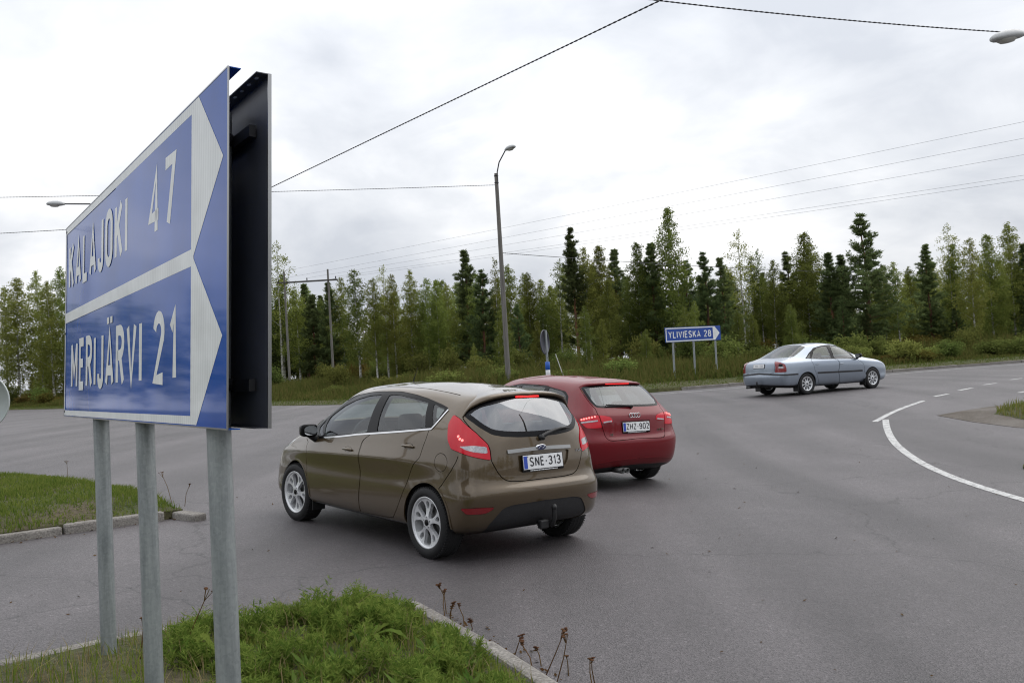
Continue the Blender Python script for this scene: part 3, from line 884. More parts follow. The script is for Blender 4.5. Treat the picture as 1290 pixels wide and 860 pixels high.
def mirror(car, c, s, mt, w=.20, h=.14):
    """door mirror with its arm; c = foot on the door"""
    bm = bmesh.new()
    bmesh.ops.create_cube(bm, size=1)
    bmesh.ops.subdivide_edges(bm, edges=bm.edges[:], cuts=5, use_grid_fill=True)
    for v in bm.verts:
        x, y, z = [2 * q for q in v.co]
        k = (1 - .62 * max(0, (x + .6) / 1.6) ** 2)
        r = (abs(y) ** 5 + abs(z) ** 5) ** .2 or 1
        e = max(abs(y), abs(z)) / r                     # rounded rectangle
        v.co = Vector((x * .075 + .02, y * e * w / 2 * k, z * e * h / 2 * k))
    bm.transform(Matrix.Translation((c[0] + .02, c[1] + s * (.012 + w / 2), c[2] + .075)))
    me = bpy.data.meshes.new('mirror_shell'); bm.to_mesh(me); bm.free()
    me.polygons.foreach_set('use_smooth', [True] * len(me.polygons))
    sh = obj('door_mirror', me, mt, car)
    g = MB(); g.prism(round_poly([(-w * .42, -h * .38), (w * .42, -h * .38), (w * .42, h * .38), (-w * .42, h * .38)]), 0, .004,
            Matrix.Translation((c[0] - .058, c[1] + s * (.012 + w / 2), c[2] + .075)) @ Matrix(((0, 0, -1, 0), (-1, 0, 0, 0), (0, 1, 0, 0), (0, 0, 0, 1))))
    g.build('mirror_glass', M_mirror, sh)
    a = MB(); a.tube([(c[0] + .02, c[1] - s * .015, c[2] - .02), (c[0] + .02, c[1] + s * .05, c[2] + .01), (c[0] + .01, c[1] + s * .10, c[2] + .04)], [.045, .032, .028], 10)
    a.build('mirror_arm', M_black, sh)
M_mirror = simple('mirror_glass', (.75, .77, .78), .02, 1.0)

def build_fiesta():
    S = fiesta_surf()
    car = empty('parked_car')
    car.name = 'hatchback_car'
    paint = car_paint('bronze_brown_paint', (.088, .060, .030), .45, .3)
    R = Region
    line = lambda a, w: strip_uv(S, np.array(a), w)
    gate = half(FI['gate'], FI['gate_top']); glass = half(FI['glass'], FI['glass_top'])
    inner = offset_uv(S, dens(chaikin(glass, 1)), -.045)
    ins = [(FI['insert'][0][0], -.3)] + list(FI['insert']) + [(-.4, FI['insert'][-1][1]), (-.4, -.3)]
    rec = half(FI['recess'], [FI['recess'][0], (0, 7.38)])
    regs = [
        R('arch_r', arch_poly(S, 0, .342), removed=True, smooth=0), R('arch_f', arch_poly(S, 2.489, .342), removed=True, smooth=0),
        R('seam', line(FI['seam'], .008), removed=True, smooth=0), R('ditch', line(FI['ditch'], .012), removed=True, smooth=0),
        R('fdoor', FI['fdoor'], gap=.007, smooth=1), R('rdoor', FI['rdoor'], gap=.007, smooth=1),
        R('dlo', FI['dlo'], inset=.003, smooth=1, flange=.02),
        R('vent', FI['vent'], inset=.008, smooth=1, flange=0), R('fpane', FI['fpane'], inset=.008, smooth=1, flange=0), R('rpane', FI['rpane'], inset=.008, smooth=1, flange=0), R('qpane', FI['qpane'], inset=.006, smooth=1, flange=0),
        R('gate', gate, gap=.008, smooth=1), R('glassband', glass, inset=.002, smooth=1), R('glass', inner, inset=.003, smooth=0, flange=0),
        R('taillight', FI['taillight'], gap=.004, inset=-.006, smooth=1), R('revlamp', FI['revlamp'], inset=-.007, smooth=1),
        R('insert', ins, inset=.006, smooth=1), R('reflector', FI['reflector'], gap=.003, inset=-.002, smooth=1),
        R('flap', FI['flap'], gap=.005, smooth=1), R('recess', rec, inset=.016, smooth=1),
        R('hood', [(11.3, 8.6), (11.2, 7.6), (11.9, 6.75), (12.8, 6.5), (14.4, 6.5), (14.4, 8.75)], gap=.004, smooth=1),
        R('windscreen', [(10.9, 9.45), (11.4, 9.25), (14.4, 9.15), (14.4, 11.35), (11.3, 11.1), (10.75, 10.6)], inset=.003, smooth=1, flange=0),
        R('headlamp', [(10.35, 7.75), (10.9, 6.6), (11.9, 5.9), (12.3, 6.2), (11.9, 6.6), (11.1, 7.5), (10.7, 8.0)], gap=.004, smooth=1),
        R('grille', [(12.6, 3.0), (14.4, 2.9), (14.4, 4.9), (12.9, 4.9)], inset=.02, smooth=1),
    ]
    pc = cut(S, regs)
    mk = add_panels(car, pc, [
        ('body_shell', 'body', 'LR', paint, None), ('front_door', 'fdoor', 'L', paint, None), ('front_door', 'fdoor', 'R', paint, None),
        ('rear_door', 'rdoor', 'L', paint, None), ('rear_door', 'rdoor', 'R', paint, None),
        ('window_surround', 'dlo', 'L', M_gloss, None), ('window_surround', 'dlo', 'R', M_gloss, None),
        ('window', 'vent', 'L', M_glass, ('fdoor', 'L')), ('window', 'vent', 'R', M_glass, ('fdoor', 'R')),
        ('window', 'fpane', 'L', M_glass, ('fdoor', 'L')), ('window', 'fpane', 'R', M_glass, ('fdoor', 'R')),
        ('window', 'rpane', 'L', M_glass, ('rdoor', 'L')), ('window', 'rpane', 'R', M_glass, ('rdoor', 'R')),
        ('quarter_window', 'qpane', 'L', M_glass, None), ('quarter_window', 'qpane', 'R', M_glass, None),
        ('tailgate', 'gate', 'LR', paint, None), ('rear_window_border', 'glassband', 'LR', M_gloss, ('gate', 'LR')), ('rear_window', 'glass', 'LR', M_glass_rear, ('gate', 'LR')),
        ('number_plate_recess', 'recess', 'LR', paint, ('gate', 'LR')),
        ('tail_light', 'taillight', 'L', M_red, None), ('tail_light', 'taillight', 'R', M_red, None),
        ('reversing_lamp', 'revlamp', 'L', M_clear, ('taillight', 'L')), ('reversing_lamp', 'revlamp', 'R', M_clear, ('taillight', 'R')),
        ('bumper_insert', 'insert', 'LR', M_trim, None), ('reflector', 'reflector', 'L', M_red_dk, None), ('reflector', 'reflector', 'R', M_red_dk, None),
        ('fuel_flap', 'flap', 'L', paint, None), ('body_panel', 'flap', 'R', paint, None),
        ('bonnet', 'hood', 'LR', paint, None), ('windscreen', 'windscreen', 'LR', M_glass, None),
        ('headlight', 'headlamp', 'L', M_clear, None), ('headlight', 'headlamp', 'R', M_clear, None), ('grille', 'grille', 'LR', M_black, None)])
    solid = ['body', 'fdoor', 'rdoor', 'dlo', 'gate', 'glassband', 'taillight', 'revlamp', 'insert', 'reflector', 'flap', 'recess', 'hood', 'headlamp', 'grille', 'seam', 'ditch']
    obj('interior_liner', liner_mesh(pc, solid), M_cabin2, car)
    underbody(car, S, .16, -.3, 2.9, 1)
    wells(car, (0, 2.489), .345, .775, .50)
    # black wheel-arch shadow gaps are real: lips along the arches
    for cx in (0, 2.489):
        q = circle_uv(S, cx, .30, .342, 30, -2, 182)
        for s in 'LR': obj('arch_lip', ribbon(S, q, .016, .006, 0, s, 0), paint, car)
    for x, sp in ((0, .3), (2.489, 1.1)):
        for s in (1, -1): add_wheel(car, 'hatch', x, s * .705, .300, .213, 0 if x == 0 else .06, sp)
    cabin(car, 1.22, .42, .70, .22, .95)
    # brightwork and small parts
    for s in 'LR':
        obj('chrome_strip', ribbon(S, FI['chrome'], .016, .006, 0, s, 0), M_chrome, car)
        door_handle(car, S, FI['handle_f'][0], s, paint, .16, mk[('fdoor', s)]); door_handle(car, S, FI['handle_r'][0], s, paint, .16, mk[('rdoor', s)])
    for s in (1, -1):
        mirror(car, (2.06, s * .755, .90), s, M_gloss, .17, .125)
    # roof spoiler over the rear window
    gt = dens(chaikin(FI['gate_top'], 1, False), .2, False)
    P = S(gt[:, 0], gt[:, 1]); N = S.normal(gt[:, 0], gt[:, 1])
    prof = []
    for p, n, t in zip(P, N, np.linspace(0, 1, len(P))):
        k = sm(0, .35, t)
        up = p + n * .004 + np.array([.10, 0, .045]) * (.5 + .5 * k)
        upn = np.array([p[0] + .14 * (.4 + .6 * k), p[1] * .97, p[2] + .036 * k + .012])
        lip = p + np.array([-.045 * k - .006, p[1] * .01, .012 * k + .004])
        low = p + np.array([-.035 * k, 0, -.008 * k]) + n * .002
        bk = p - n * .02 + np.array([.03, 0, -.005])
        prof.append([upn - np.array([0, 0, .035]), upn, p + np.array([.02, 0, .026 * k + .006]) , lip, low, bk])
    prof = np.array(prof)
    mb = MB(); n = len(prof); m = prof.shape[1]
    for M, fl in ((1, 0), (MIR, 1)):
        v = (prof * M).reshape(-1, 3).tolist(); f = []
        for i in range(n - 1):
            for j in range(m - 1):
                q = (i * m + j, i * m + j + 1, (i + 1) * m + j + 1, (i + 1) * m + j)
                f.append(q if fl else q[::-1])
        mb.add(v, f, True)
    sp = mb.build('roof_spoiler', paint, car)
    xs = -.43; zs = S(0., 11.85)[2]
    bl = MB(); c = S(0., FI['gate_top'][-1][1])
    bl.box((c[0] - .030, 0, c[2] - .012), (.016, .26, .014), None, .004); bl.build('high_brake_light', M_brake, sp)
    # tailgate brightwork
    st = np.array(FI['strip'])
    mbm = ribbon(S, st, .030, .012, 0, 'L', 0); mbr = ribbon(S, st, .030, .012, 0, 'R', 0)
    bm = bmesh.new(); bm.from_mesh(mbm); bm.from_mesh(mbr); me = bpy.data.meshes.new('tailgate_strip'); bm.to_mesh(me); bm.free()
    gate_o = mk[('gate', 'LR')]
    obj('tailgate_strip', me, M_alu, gate_o)
    bf = S(0., 7.66)
    bd = MB(); mb_ = Matrix.Translation((bf[0] - .010, 0, bf[2])) @ Matrix.Rotation(-math.pi / 2 - .10, 4, 'Y') @ Matrix.Diagonal((.026, .058, 1, 1))
    bd.lathe([(0, .012), (.85, .011), (1.0, .006), (1.0, -.006)], 28, mb_); bo = bd.build('badge', M_chrome, gate_o)
    be = MB(); be.lathe([(0, .0135), (.80, .0128)], 28, mb_); be.build('badge_oval', M_badge, bo)
    sc = MB(); sc.tube([(bf[0] - .0245, y, bf[2] + .008 * math.sin(y * 130)) for y in np.linspace(.035, -.035, 15)], .0022, 5); sc.build('badge_script', M_chrome, bo)
    licence_plate(car, (S(0., 6.6)[0] - .004, -.012, .800), .13, 'SNE-313', parent=gate_o)
    tr = MB()
    bp = S.inv(lambda P: P[..., [1, 2]], np.array([[.40, .88]]), mask=lambda P: P[:, 0] < -.2)[0]
    for i, dx in enumerate(np.linspace(0, .10, 7)):
        q = S.inv(lambda P: P[..., [1, 2]], np.array([[.43 + dx, .862 + .006 * math.sin(i * 2.1)]]), mask=lambda P: P[:, 0] < -.2)[0]
        pt = S(q[0], q[1]) * MIR
        tr.box(tuple(pt + np.array([-.002, 0, 0])), (.006, .010, .020 if i % 3 == 0 else .013))
    tr.build('model_badge', M_chrome, gate_o)
    # wiper
    wp = S(0., 8.42)
    w = MB()
    pv = Vector((wp[0] - .02, -.02, wp[2]))
    w.lathe([(0, .02), (.022, .018), (.026, -.02)], 14, Matrix.Translation(pv) @ Matrix.Rotation(-math.pi / 2, 4, 'Y'))
    arm = []
    for t in np.linspace(0, 1, 9):
        yy = -.02 - t * .36; zz = wp[2] + .01 + t * .055
        q = S.inv(lambda P: P[..., [1, 2]], np.array([[abs(yy), zz]]), mask=lambda P: P[:, 0] < -.1)[0]
        s_ = S(q[0], q[1]); arm.append((s_[0] - .022 - .012 * math.sin(math.pi * t), yy, zz + .025 * math.sin(math.pi * t)))
    w.tube(arm, [.020, .020, .018, .016, .014, .011, .009, .008, .006], 8)
    w.build('rear_wiper', M_black, gate_o)
    # tow bar
    t = MB(); x0 = S(0., 3.)[0]
    t.tube([(x0 + .25, -.02, .30), (x0 + .0, -.02, .27), (x0 - .07, -.02, .28), (x0 - .09, -.02, .33), (x0 - .09, -.02, .41)], [.022, .022, .022, .02, .018], 10)
    t.lathe([(0, .05), (.016, .046), (.025, .025), (.021, .006), (.014, 0)], 14, Matrix.Translation((x0 - .09, -.02, .40)))
    t.box((x0 - .04, .06, .285), (.05, .09, .07), None, .01)
    t.build('tow_bar', M_black, car)
    # bumper ridge, aerial, mud flaps
    an = MB(); an.tube([(1.42, 0, 1.44), (1.32, 0, 1.60)], [.006, .002], 6); an.build('aerial', M_black, car)
    for s in (1, -1):
        fl = MB(); fl.box((2.489 - .335, s * .69, .20), (.012, .14, .11)); fl.build('mud_flap', M_black, car)
    # lit brake lamp cells behind the red lens
    for s in 'LR':
        cells = MB()
        for px in ((3.0, 8.55), (2.86, 8.45), (3.1, 8.75)):
            m = surf_frame(S, px, s)
            cells.lathe([(0, .0095), (.010, .009), (.012, .006)], 10, m)
        cells.build('brake_bulb', M_led, mk[('taillight', s)])
    sill = [(4.9, 1.05), (6, 1.0), (7.5, 1.02), (8.6, 1.1)]
    for s in 'LR': obj('sill_strip', ribbon(S, sill, .012, .004, 0, s, 0), M_trim, car)
    tag(car, 'bronze brown five-door hatchback with plate SNE-313 and tow bar, brake lights lit', 'car', 'cars on the junction')
    return car
M_glass_rear = glass_mat('rear_glass', (.36, .43, .43), 2.7)
M_badge = simple('badge_blue', (.02, .03, .10), .2, coat=1.)
FI_POSE = (-.21436, 8.02687, 2.25922)
NEAR_TILT = (-.048927, .0011341, -.2376459)
def audi_surf():
    R = [
     ring(-0.582, 3.1, 0.679, {0: 0.223, 4: 0.188, 14: 0.214}, rb=(0.012, 0.07, 0.186, 0.419)),
     ring(-0.718, 3.26, 0.776, {0: 0.291, 4: 0.241, 10: 0.235, 14: 0.224}, rb=(0.012, 0.071, 0.19, 0.427)),
     ring(-0.777, 3.36, 0.816, {0: 0.369, 4: 0.316, 10: 0.305, 14: 0.311}, rb=(0.012, 0.071, 0.19, 0.428)),
     ring(-0.804, 3.42, (0.824, 0.844, 0.847, 0.847, 0.847, 0.839, 0.799), {0: 0.474, 4: 0.458, 10: 0.454, 14: 0.448}, rb=(0.012, 0.07, 0.187, 0.421)),
     ring(-0.817, 3.43, (0.831, 0.853, 0.857, 0.857, 0.857, 0.851, 0.801), {0: 0.576, 4: 0.579, 10: 0.563, 14: 0.546}, rb=(0.011, 0.069, 0.184, 0.414)),
     ring(-0.81, 3.41, (0.829, 0.856, 0.862, 0.862, 0.862, 0.854, 0.804), {0: 0.638, 4: 0.67, 10: 0.663, 14: 0.645}, rb=(0.011, 0.068, 0.18, 0.405)),
     ring(-0.762, 3.36, (0.817, 0.855, 0.863, 0.863, 0.863, 0.853, 0.787), {0: 0.678, 4: 0.76, 10: 0.743, 14: 0.714}, rb=(0.011, 0.066, 0.177, 0.398)),
     ring(-0.754, 3.25, (0.804, 0.852, 0.864, 0.864, 0.864, 0.852, 0.774), {0: 0.819, 4: 0.841, 10: 0.793, 14: 0.765}, rb=(0.01, 0.063, 0.168, 0.378)),
     ring(-0.735, 2.92, (0.775, 0.825, 0.84, 0.842, 0.842, 0.832, 0.76), {0: 0.939, 4: 0.951, 8: 0.903, 10: 0.874, 14: 0.886}, rb=(0.015, 0.06, 0.169, 0.378), fb=(0.03, 0.09, 0.16, 0.25)),
     ring(-0.691, 2.45, (0.721, 0.776, 0.796, 0.801, 0.801, 0.791, 0.721), {0: 1, 4: 1.013, 8: 0.961, 10: 0.952, 14: 1}, rb=(0.02, 0.059, 0.176, 0.41), fb=(0.03, 0.1, 0.2, 0.3)),
     ring(-0.537, 2.05, (0.627, 0.677, 0.707, 0.715, 0.715, 0.697, 0.627), {0: 1.18, 4: 1.194, 8: 1.183, 10: 1.17, 14: 1.214}, rb=(0.02, 0.06, 0.171, 0.423), fb=(0.03, 0.09, 0.17, 0.26)),
     ring(-0.391, 1.681, (0.522, 0.567, 0.592, 0.597, 0.597, 0.582, 0.522), {0: 1.336, 4: 1.352, 6: 1.374, 8: 1.382, 10: 1.365, 14: 1.385}, rb=(0.021, 0.063, 0.168, 0.398), fb=(0.03, 0.08, 0.14, 0.2)),
     ring(-0.323, 1.481, (0.413, 0.448, 0.468, 0.473, 0.473, 0.458, 0.413), {0: 1.369, 4: 1.387, 6: 1.41, 8: 1.419, 10: 1.408, 14: 1.425}, rb=(0.021, 0.052, 0.135, 0.354), fb=(0.03, 0.07, 0.12, 0.2)),
     ring(-0.174, 1.321, (0.205, 0.225, 0.235, 0.235, 0.235, 0.225, 0.205), {0: 1.398, 4: 1.416, 6: 1.436, 8: 1.444, 10: 1.44, 14: 1.452}, rb=(0.021, 0.052, 0.103, 0.289), fb=(0.02, 0.05, 0.1, 0.2)),
     ring(-0.045, 1.201, 0, {0: 1.412, 4: 1.427, 6: 1.448, 8: 1.454, 10: 1.451, 14: 1.464}, rb=(0.015, 0.031, 0.062, 0.206), fb=(0.02, 0.04, 0.08, 0.16)),
    ]
    return Surf(R)
AU = {
 'glass': [(2.89, 10.79), (2.57, 10.29), (2.29, 9.86), (2.04, 9.51), (1.78, 9.22), (1.31, 9.17), (0.65, 9.19), (0.02, 9.23)],
 'glass_top': [(2.89, 10.79), (2.57, 10.98), (1.89, 11.07), (1.10, 11.21), (0.41, 11.32)],
 'gate': [(2.97, 10.85), (2.58, 10.21), (2.30, 9.79), (2.05, 9.43), (1.84, 9.11), (1.75, 8.56), (1.64, 8.08), (1.51, 7.16), (1.39, 6.32), (1.33, 5.64), (1.23, 5.13), (1.08, 4.96), (0.75, 5.05), (0.08, 5.27)],
 'gate_top': [(2.97, 10.85), (2.58, 11.07), (1.90, 11.17), (1.09, 11.33), (0.39, 11.47)],
 'light': [(3.07, 7.76), (2.38, 8.09), (1.73, 8.35), (1.62, 7.70), (1.50, 6.82), (1.91, 6.74), (2.44, 6.74), (2.76, 7.12)],
 'light_in': [(1.65, 8.32), (1.34, 8.21), (1.06, 8.00), (0.95, 7.41), (1.23, 7.32), (1.47, 7.28), (1.56, 7.66)],
 'insert': [(1.91, 1.12), (1.39, 1.25), (0.64, 1.23), (0.00, 1.28)],
 'ridge': [(1.96, 1.99), (1.00, 2.23), (0.07, 2.24)],
 'recess': [(0.65, 7.49), (0.58, 6.78), (0.48, 6.07), (0.02, 6.11)],
 'dlo': [(11.12, 10.00), (11.12, 10.62), (9.07, 11.08), (8.41, 11.03), (7.26, 11.00), (5.70, 10.95), (4.84, 10.90), (4.38, 10.83), (4.15, 10.46), (4.01, 10.01), (3.98, 9.22)],
 'pane': [(5.53, 10.78), (4.80, 10.78), (4.40, 10.72), (4.21, 10.40), (4.08, 10.00), (4.04, 9.34), (4.57, 9.39), (5.09, 9.60)],
 'badge': [(0.00, 8.02)],
 'wiper': [(0.00, 9.46), (1.30, 9.68)],
 'a3': [(1.02, 5.96)],
 'ex': [(0.54, 0.00)],
}
# ------------------------------------------------------------------ red hatchback behind it
def xz_uv(S, pts, ymin=.45):
    return [tuple(q) for q in S.inv(lambda P: P[..., [0, 2]], np.array(pts, float), mask=lambda P: P[:, 1] > ymin)]
def join_meshes(name, *ms):
    bm = bmesh.new()
    for m in ms: bm.from_mesh(m)
    me = bpy.data.meshes.new(name); bm.to_mesh(me); bm.free()
    return me
def build_audi():
    S = audi_surf()
    car = empty('hatchback_car')
    paint = car_paint('dark_red_paint', (.150, .0004, .006), .05, .4, .5)
    R = Region
    gate = half(AU['gate'], AU['gate_top']); glass = half(AU['glass'], AU['glass_top'])
    inner = offset_uv(S, dens(chaikin(glass, 1)), -.035)
    ins = [(AU['insert'][0][0] + .9, -.3), (AU['insert'][0][0] + .7, 1.2)] + list(AU['insert']) + [(-.4, AU['insert'][-1][1]), (-.4, -.3)]
    rec = half(AU['recess'], [AU['recess'][0], (0, AU['recess'][0][1] + .02)])
    dlo = xz_uv(S, [(-.20, 1.075), (-.14, 1.19), (-.03, 1.255), (.40, 1.325), (1.0, 1.345), (1.4, 1.30), (1.72, 1.18), (2.02, 1.0), (2.0, .965), (1, .985), (0, 1.03)])
    qp = xz_uv(S, [(.33, 1.30), (.05, 1.258), (-.07, 1.205), (-.14, 1.095), (.25, 1.055)])
    rp = xz_uv(S, [(.42, 1.31), (.98, 1.328), (.95, 1.015), (.33, 1.045)])
    fp = xz_uv(S, [(1.06, 1.328), (1.38, 1.282), (1.68, 1.165), (1.92, 1.0), (1.02, 1.01)])
    rd = xz_uv(S, [(.36, 1.325), (1.0, 1.342), (.99, 1.0), (1.0, .6), (1.0, .28), (.62, .28), (.50, .45), (.30, .70), (.22, .9), (.27, 1.04)])
    fd = xz_uv(S, [(1.02, 1.342), (1.4, 1.298), (1.72, 1.178), (2.03, .98), (2.16, .85), (2.12, .6), (2.05, .28), (1.02, .28), (1.02, .6), (1.01, 1.0)])
    regs = [
        R('arch_r', arch_poly(S, 0, .36), removed=True, smooth=0), R('arch_f', arch_poly(S, 2.578, .36), removed=True, smooth=0),
        R('fdoor', fd, gap=.004, smooth=1), R('rdoor', rd, gap=.004, smooth=1), R('dlo', dlo, inset=.003, smooth=1, flange=.02),
        R('fpane', fp, inset=.007, smooth=1, flange=0), R('rpane', rp, inset=.007, smooth=1, flange=0), R('qpane', qp, inset=.006, smooth=1, flange=0),
        R('gate', gate, gap=.009, smooth=1), R('glassband', glass, inset=.002, smooth=1), R('glass', inner, inset=.003, smooth=0, flange=0),
        R('light', AU['light'], gap=.004, inset=-.004, smooth=1), R('light_in', AU['light_in'], gap=.003, inset=-.004, smooth=1),
        R('insert', ins, inset=.005, smooth=1), R('recess', rec, inset=.012, smooth=1),
        R('hood', [(11.3, 8.6), (11.2, 7.6), (11.9, 6.75), (12.8, 6.5), (14.4, 6.5), (14.4, 8.75)], gap=.004, smooth=1),
        R('windscreen', [(10.9, 9.45), (11.4, 9.25), (14.4, 9.15), (14.4, 11.35), (11.3, 11.1), (10.75, 10.6)], inset=.003, smooth=1, flange=0),
        R('headlamp', [(10.6, 7.0), (11.2, 6.0), (12.2, 5.6), (12.5, 6.0), (11.9, 6.6), (11.1, 7.2)], gap=.004, smooth=1),
        R('grille', [(12.9, 2.6), (14.4, 2.5), (14.4, 6.0), (13.0, 6.0)], inset=.02, smooth=1),
    ]
    pc = cut(S, regs)
    mk = add_panels(car, pc, [
        ('body_shell', 'body', 'LR', paint, None), ('front_door', 'fdoor', 'L', paint, None), ('front_door', 'fdoor', 'R', paint, None),
        ('rear_door', 'rdoor', 'L', paint, None), ('rear_door', 'rdoor', 'R', paint, None),
        ('window_surround', 'dlo', 'L', M_gloss, None), ('window_surround', 'dlo', 'R', M_gloss, None),
        ('window', 'fpane', 'L', M_glass, ('fdoor', 'L')), ('window', 'fpane', 'R', M_glass, ('fdoor', 'R')),
        ('window', 'rpane', 'L', M_glass, ('rdoor', 'L')), ('window', 'rpane', 'R', M_glass, ('rdoor', 'R')),
        ('quarter_window', 'qpane', 'L', M_glass_dark, None), ('quarter_window', 'qpane', 'R', M_glass_dark, None),
        ('tailgate', 'gate', 'LR', paint, None), ('rear_window_border', 'glassband', 'LR', M_gloss, ('gate', 'LR')), ('rear_window', 'glass', 'LR', M_glass_rear2, ('gate', 'LR')),
        ('number_plate_recess', 'recess', 'LR', paint, ('gate', 'LR')),
        ('tail_light', 'light', 'L', M_red, None), ('tail_light', 'light', 'R', M_red, None),
        ('tailgate_light', 'light_in', 'L', M_red, ('gate', 'LR')), ('tailgate_light', 'light_in', 'R', M_red, ('gate', 'LR')),
        ('bumper_insert', 'insert', 'LR', M_trim, None),
        ('bonnet', 'hood', 'LR', paint, None), ('windscreen', 'windscreen', 'LR', M_glass, None),
        ('headlight', 'headlamp', 'L', M_clear, None), ('headlight', 'headlamp', 'R', M_clear, None), ('grille', 'grille', 'LR', M_black, None)])
    solid = ['body', 'fdoor', 'rdoor', 'dlo', 'gate', 'glassband', 'light', 'light_in', 'insert', 'recess', 'hood', 'headlamp', 'grille']
    obj('interior_liner', liner_mesh(pc, solid), M_cabin2, car)
    underbody(car, S, .15, -.4, 2.9, 1)
    wells(car, (0, 2.578), .365, .80, .50)
    for x, sp in ((0, .5), (2.578, .1)):
        for s in (1, -1): add_wheel(car, 'wagon', x, s * .745, .316, .222, 0, sp)
    cabin(car, 1.25, .35, .74, .22, .96)
    gate_o = mk[('gate', 'LR')]
    for s in 'LR':
        for uvp, dn in ((xz_uv(S, [(1.22, .84)])[0], 'fdoor'), (xz_uv(S, [(.35, .88)])[0], 'rdoor')):
            door_handle(car, S, uvp, s, paint, .18, mk[(dn, s)])
        # lit brake segments and the pale reversing strips
        lm = MB()
        L = np.array(AU['light'])
        for t in np.linspace(.15, .85, 6):
            q = L[0] * (1 - t) + L[2] * t + np.array([0, -.16])
            lm.lathe([(0, .009), (.011, .008), (.013, .004)], 10, surf_frame(S, q, s))
        lm.build('brake_bulb', M_led, mk[('light', s)])
        obj('reversing_lamp', ribbon(S, [np.array(AU['light'])[7] * .3 + np.array(AU['light'])[0] * .7 + np.array([-.1, -.25]), np.array(AU['light'])[3] * .95 + np.array(AU['light'])[0] * .05 + np.array([.06, -.12])], .018, .006, .004, s, 0), M_clear, mk[('light', s)])
        obj('reversing_lamp', ribbon(S, [np.array(AU['light_in'])[5] + np.array([-.03, .10]), np.array(AU['light_in'])[3] + np.array([.08, .10])], .018, .006, .004, s, 0), M_clear, mk[('light_in', s)])
    for s in (1, -1): mirror(car, (2.10, s * .79, .92), s, paint, .19, .13)
    obj('bumper_ridge', join_meshes('bumper_ridge', ribbon(S, AU['ridge'], .014, .005, 0, 'L', 0), ribbon(S, AU['ridge'], .014, .005, 0, 'R', 0)), paint, car)
    # spoiler lip
    gt = dens(AU['gate_top'] + [(0, AU['gate_top'][-1][1])], .2, False)
    P = S(gt[:, 0], gt[:, 1]); N = S.normal(gt[:, 0], gt[:, 1])
    mb = MB(); prof = []
    for p, n, t in zip(P, N, np.linspace(0, 1, len(P))):
        k = sm(0, .3, t)
        prof.append([p + np.array([.10, 0, .012 + .02 * k]), p + np.array([.04, 0, .010 + .018 * k]), p + np.array([-.03 * k - .004, 0, .006 + .004 * k]), p + np.array([-.02 * k, 0, -.008]), p - n * .02])
    prof = np.array(prof); n = len(prof); m = prof.shape[1]
    for M, fl in ((1, 0), (MIR, 1)):
        v = (prof * M).reshape(-1, 3).tolist()
        mb.add(v, [(q if fl else q[::-1]) for i in range(n - 1) for j in range(m - 1) for q in [(i * m + j, i * m + j + 1, (i + 1) * m + j + 1, (i + 1) * m + j)]], True)
    sp = mb.build('roof_spoiler', paint, car)
    bl = MB(); c = P[-1]; bl.box((c[0] - .024, 0, c[2] - .002), (.012, .40, .012), None, .004); bl.build('high_brake_light', M_brake, sp)
    # four interlocked rings
    f = S.inv(lambda P: P[..., [1, 2]], np.array([[.0, .945]]), mask=lambda P: P[:, 0] < -.3)[0]
    bp = S(f[0], f[1])
    for i in range(4):
        rg = MB()
        rg.tube([(bp[0] - .008 - .002 * (i % 2), (i - 1.5) * .042 + .029 * math.cos(a), bp[2] + .029 * math.sin(a)) for a in np.linspace(0, 2 * math.pi, 25)], .0045, 6, False)
        rg.build('badge_ring', M_chrome, gate_o)
    licence_plate(car, (S(0., 7.0)[0] - .008, 0, .80), .10, 'ZHZ-902', parent=gate_o)
    def badge_text(s, y, z, h):
        q = S.inv(lambda P: P[..., [1, 2]], np.array([[abs(y), z]]), mask=lambda P: P[:, 0] < -.3)[0]
        b = S(q[0], q[1])
        m = Matrix.Translation((b[0] - .006, y, z)) @ Matrix(((0, 0, -1, 0), (-1, 0, 0, 0), (0, 1, 0, 0), (0, 0, 0, 1)))
        text(s, gate_o, M_chrome, m, h, h * .2, h * .18, -.006, .003, joined='model_badge')
    badge_text('A3', .43, .700, .030); badge_text('2.0 TDI', -.36, .735, .024)
    w = MB()
    q = S.inv(lambda P: P[..., [1, 2]], np.array([[.0, 1.055]]), mask=lambda P: P[:, 0] < 0)[0]; b = S(q[0], q[1])
    w.lathe([(0, .025), (.022, .02), (.026, -.02)], 14, Matrix.Translation((b[0] - .012, 0, b[2])) @ Matrix.Rotation(-math.pi / 2, 4, 'Y'))
    arm = []
    for t in np.linspace(0, 1, 8):
        q = S.inv(lambda P: P[..., [1, 2]], np.array([[.40 * t, 1.062 + .025 * t]]), mask=lambda P: P[:, 0] < 0)[0]; b = S(q[0], q[1])
        arm.append((b[0] - .028, .40 * t - .02, b[2]))
    w.tube(arm, [.018, .016, .015, .014, .013, .012, .011, .008], 8); w.build('rear_wiper', M_black, gate_o)
    for y in (.22, .30):
        ex = MB(); ex.lathe([(.026, -.12), (.034, -.12), (.034, .10), (.026, .10), (.026, -.12)], 16, Matrix.Translation((-.74, y, .255)) @ Matrix.Rotation(-math.pi / 2, 4, 'Y')); ex.build('exhaust_pipe', M_steel, car)
    tag(car, 'dark red hatchback with plate ZHZ-902 ahead of the brown car', 'car', 'cars on the junction')
    return car
M_glass_rear2 = glass_mat('rear_glass_clear', (.40, .47, .47), 1.85)
AU_POSE = (1.09757, 12.17463, 2.13677)
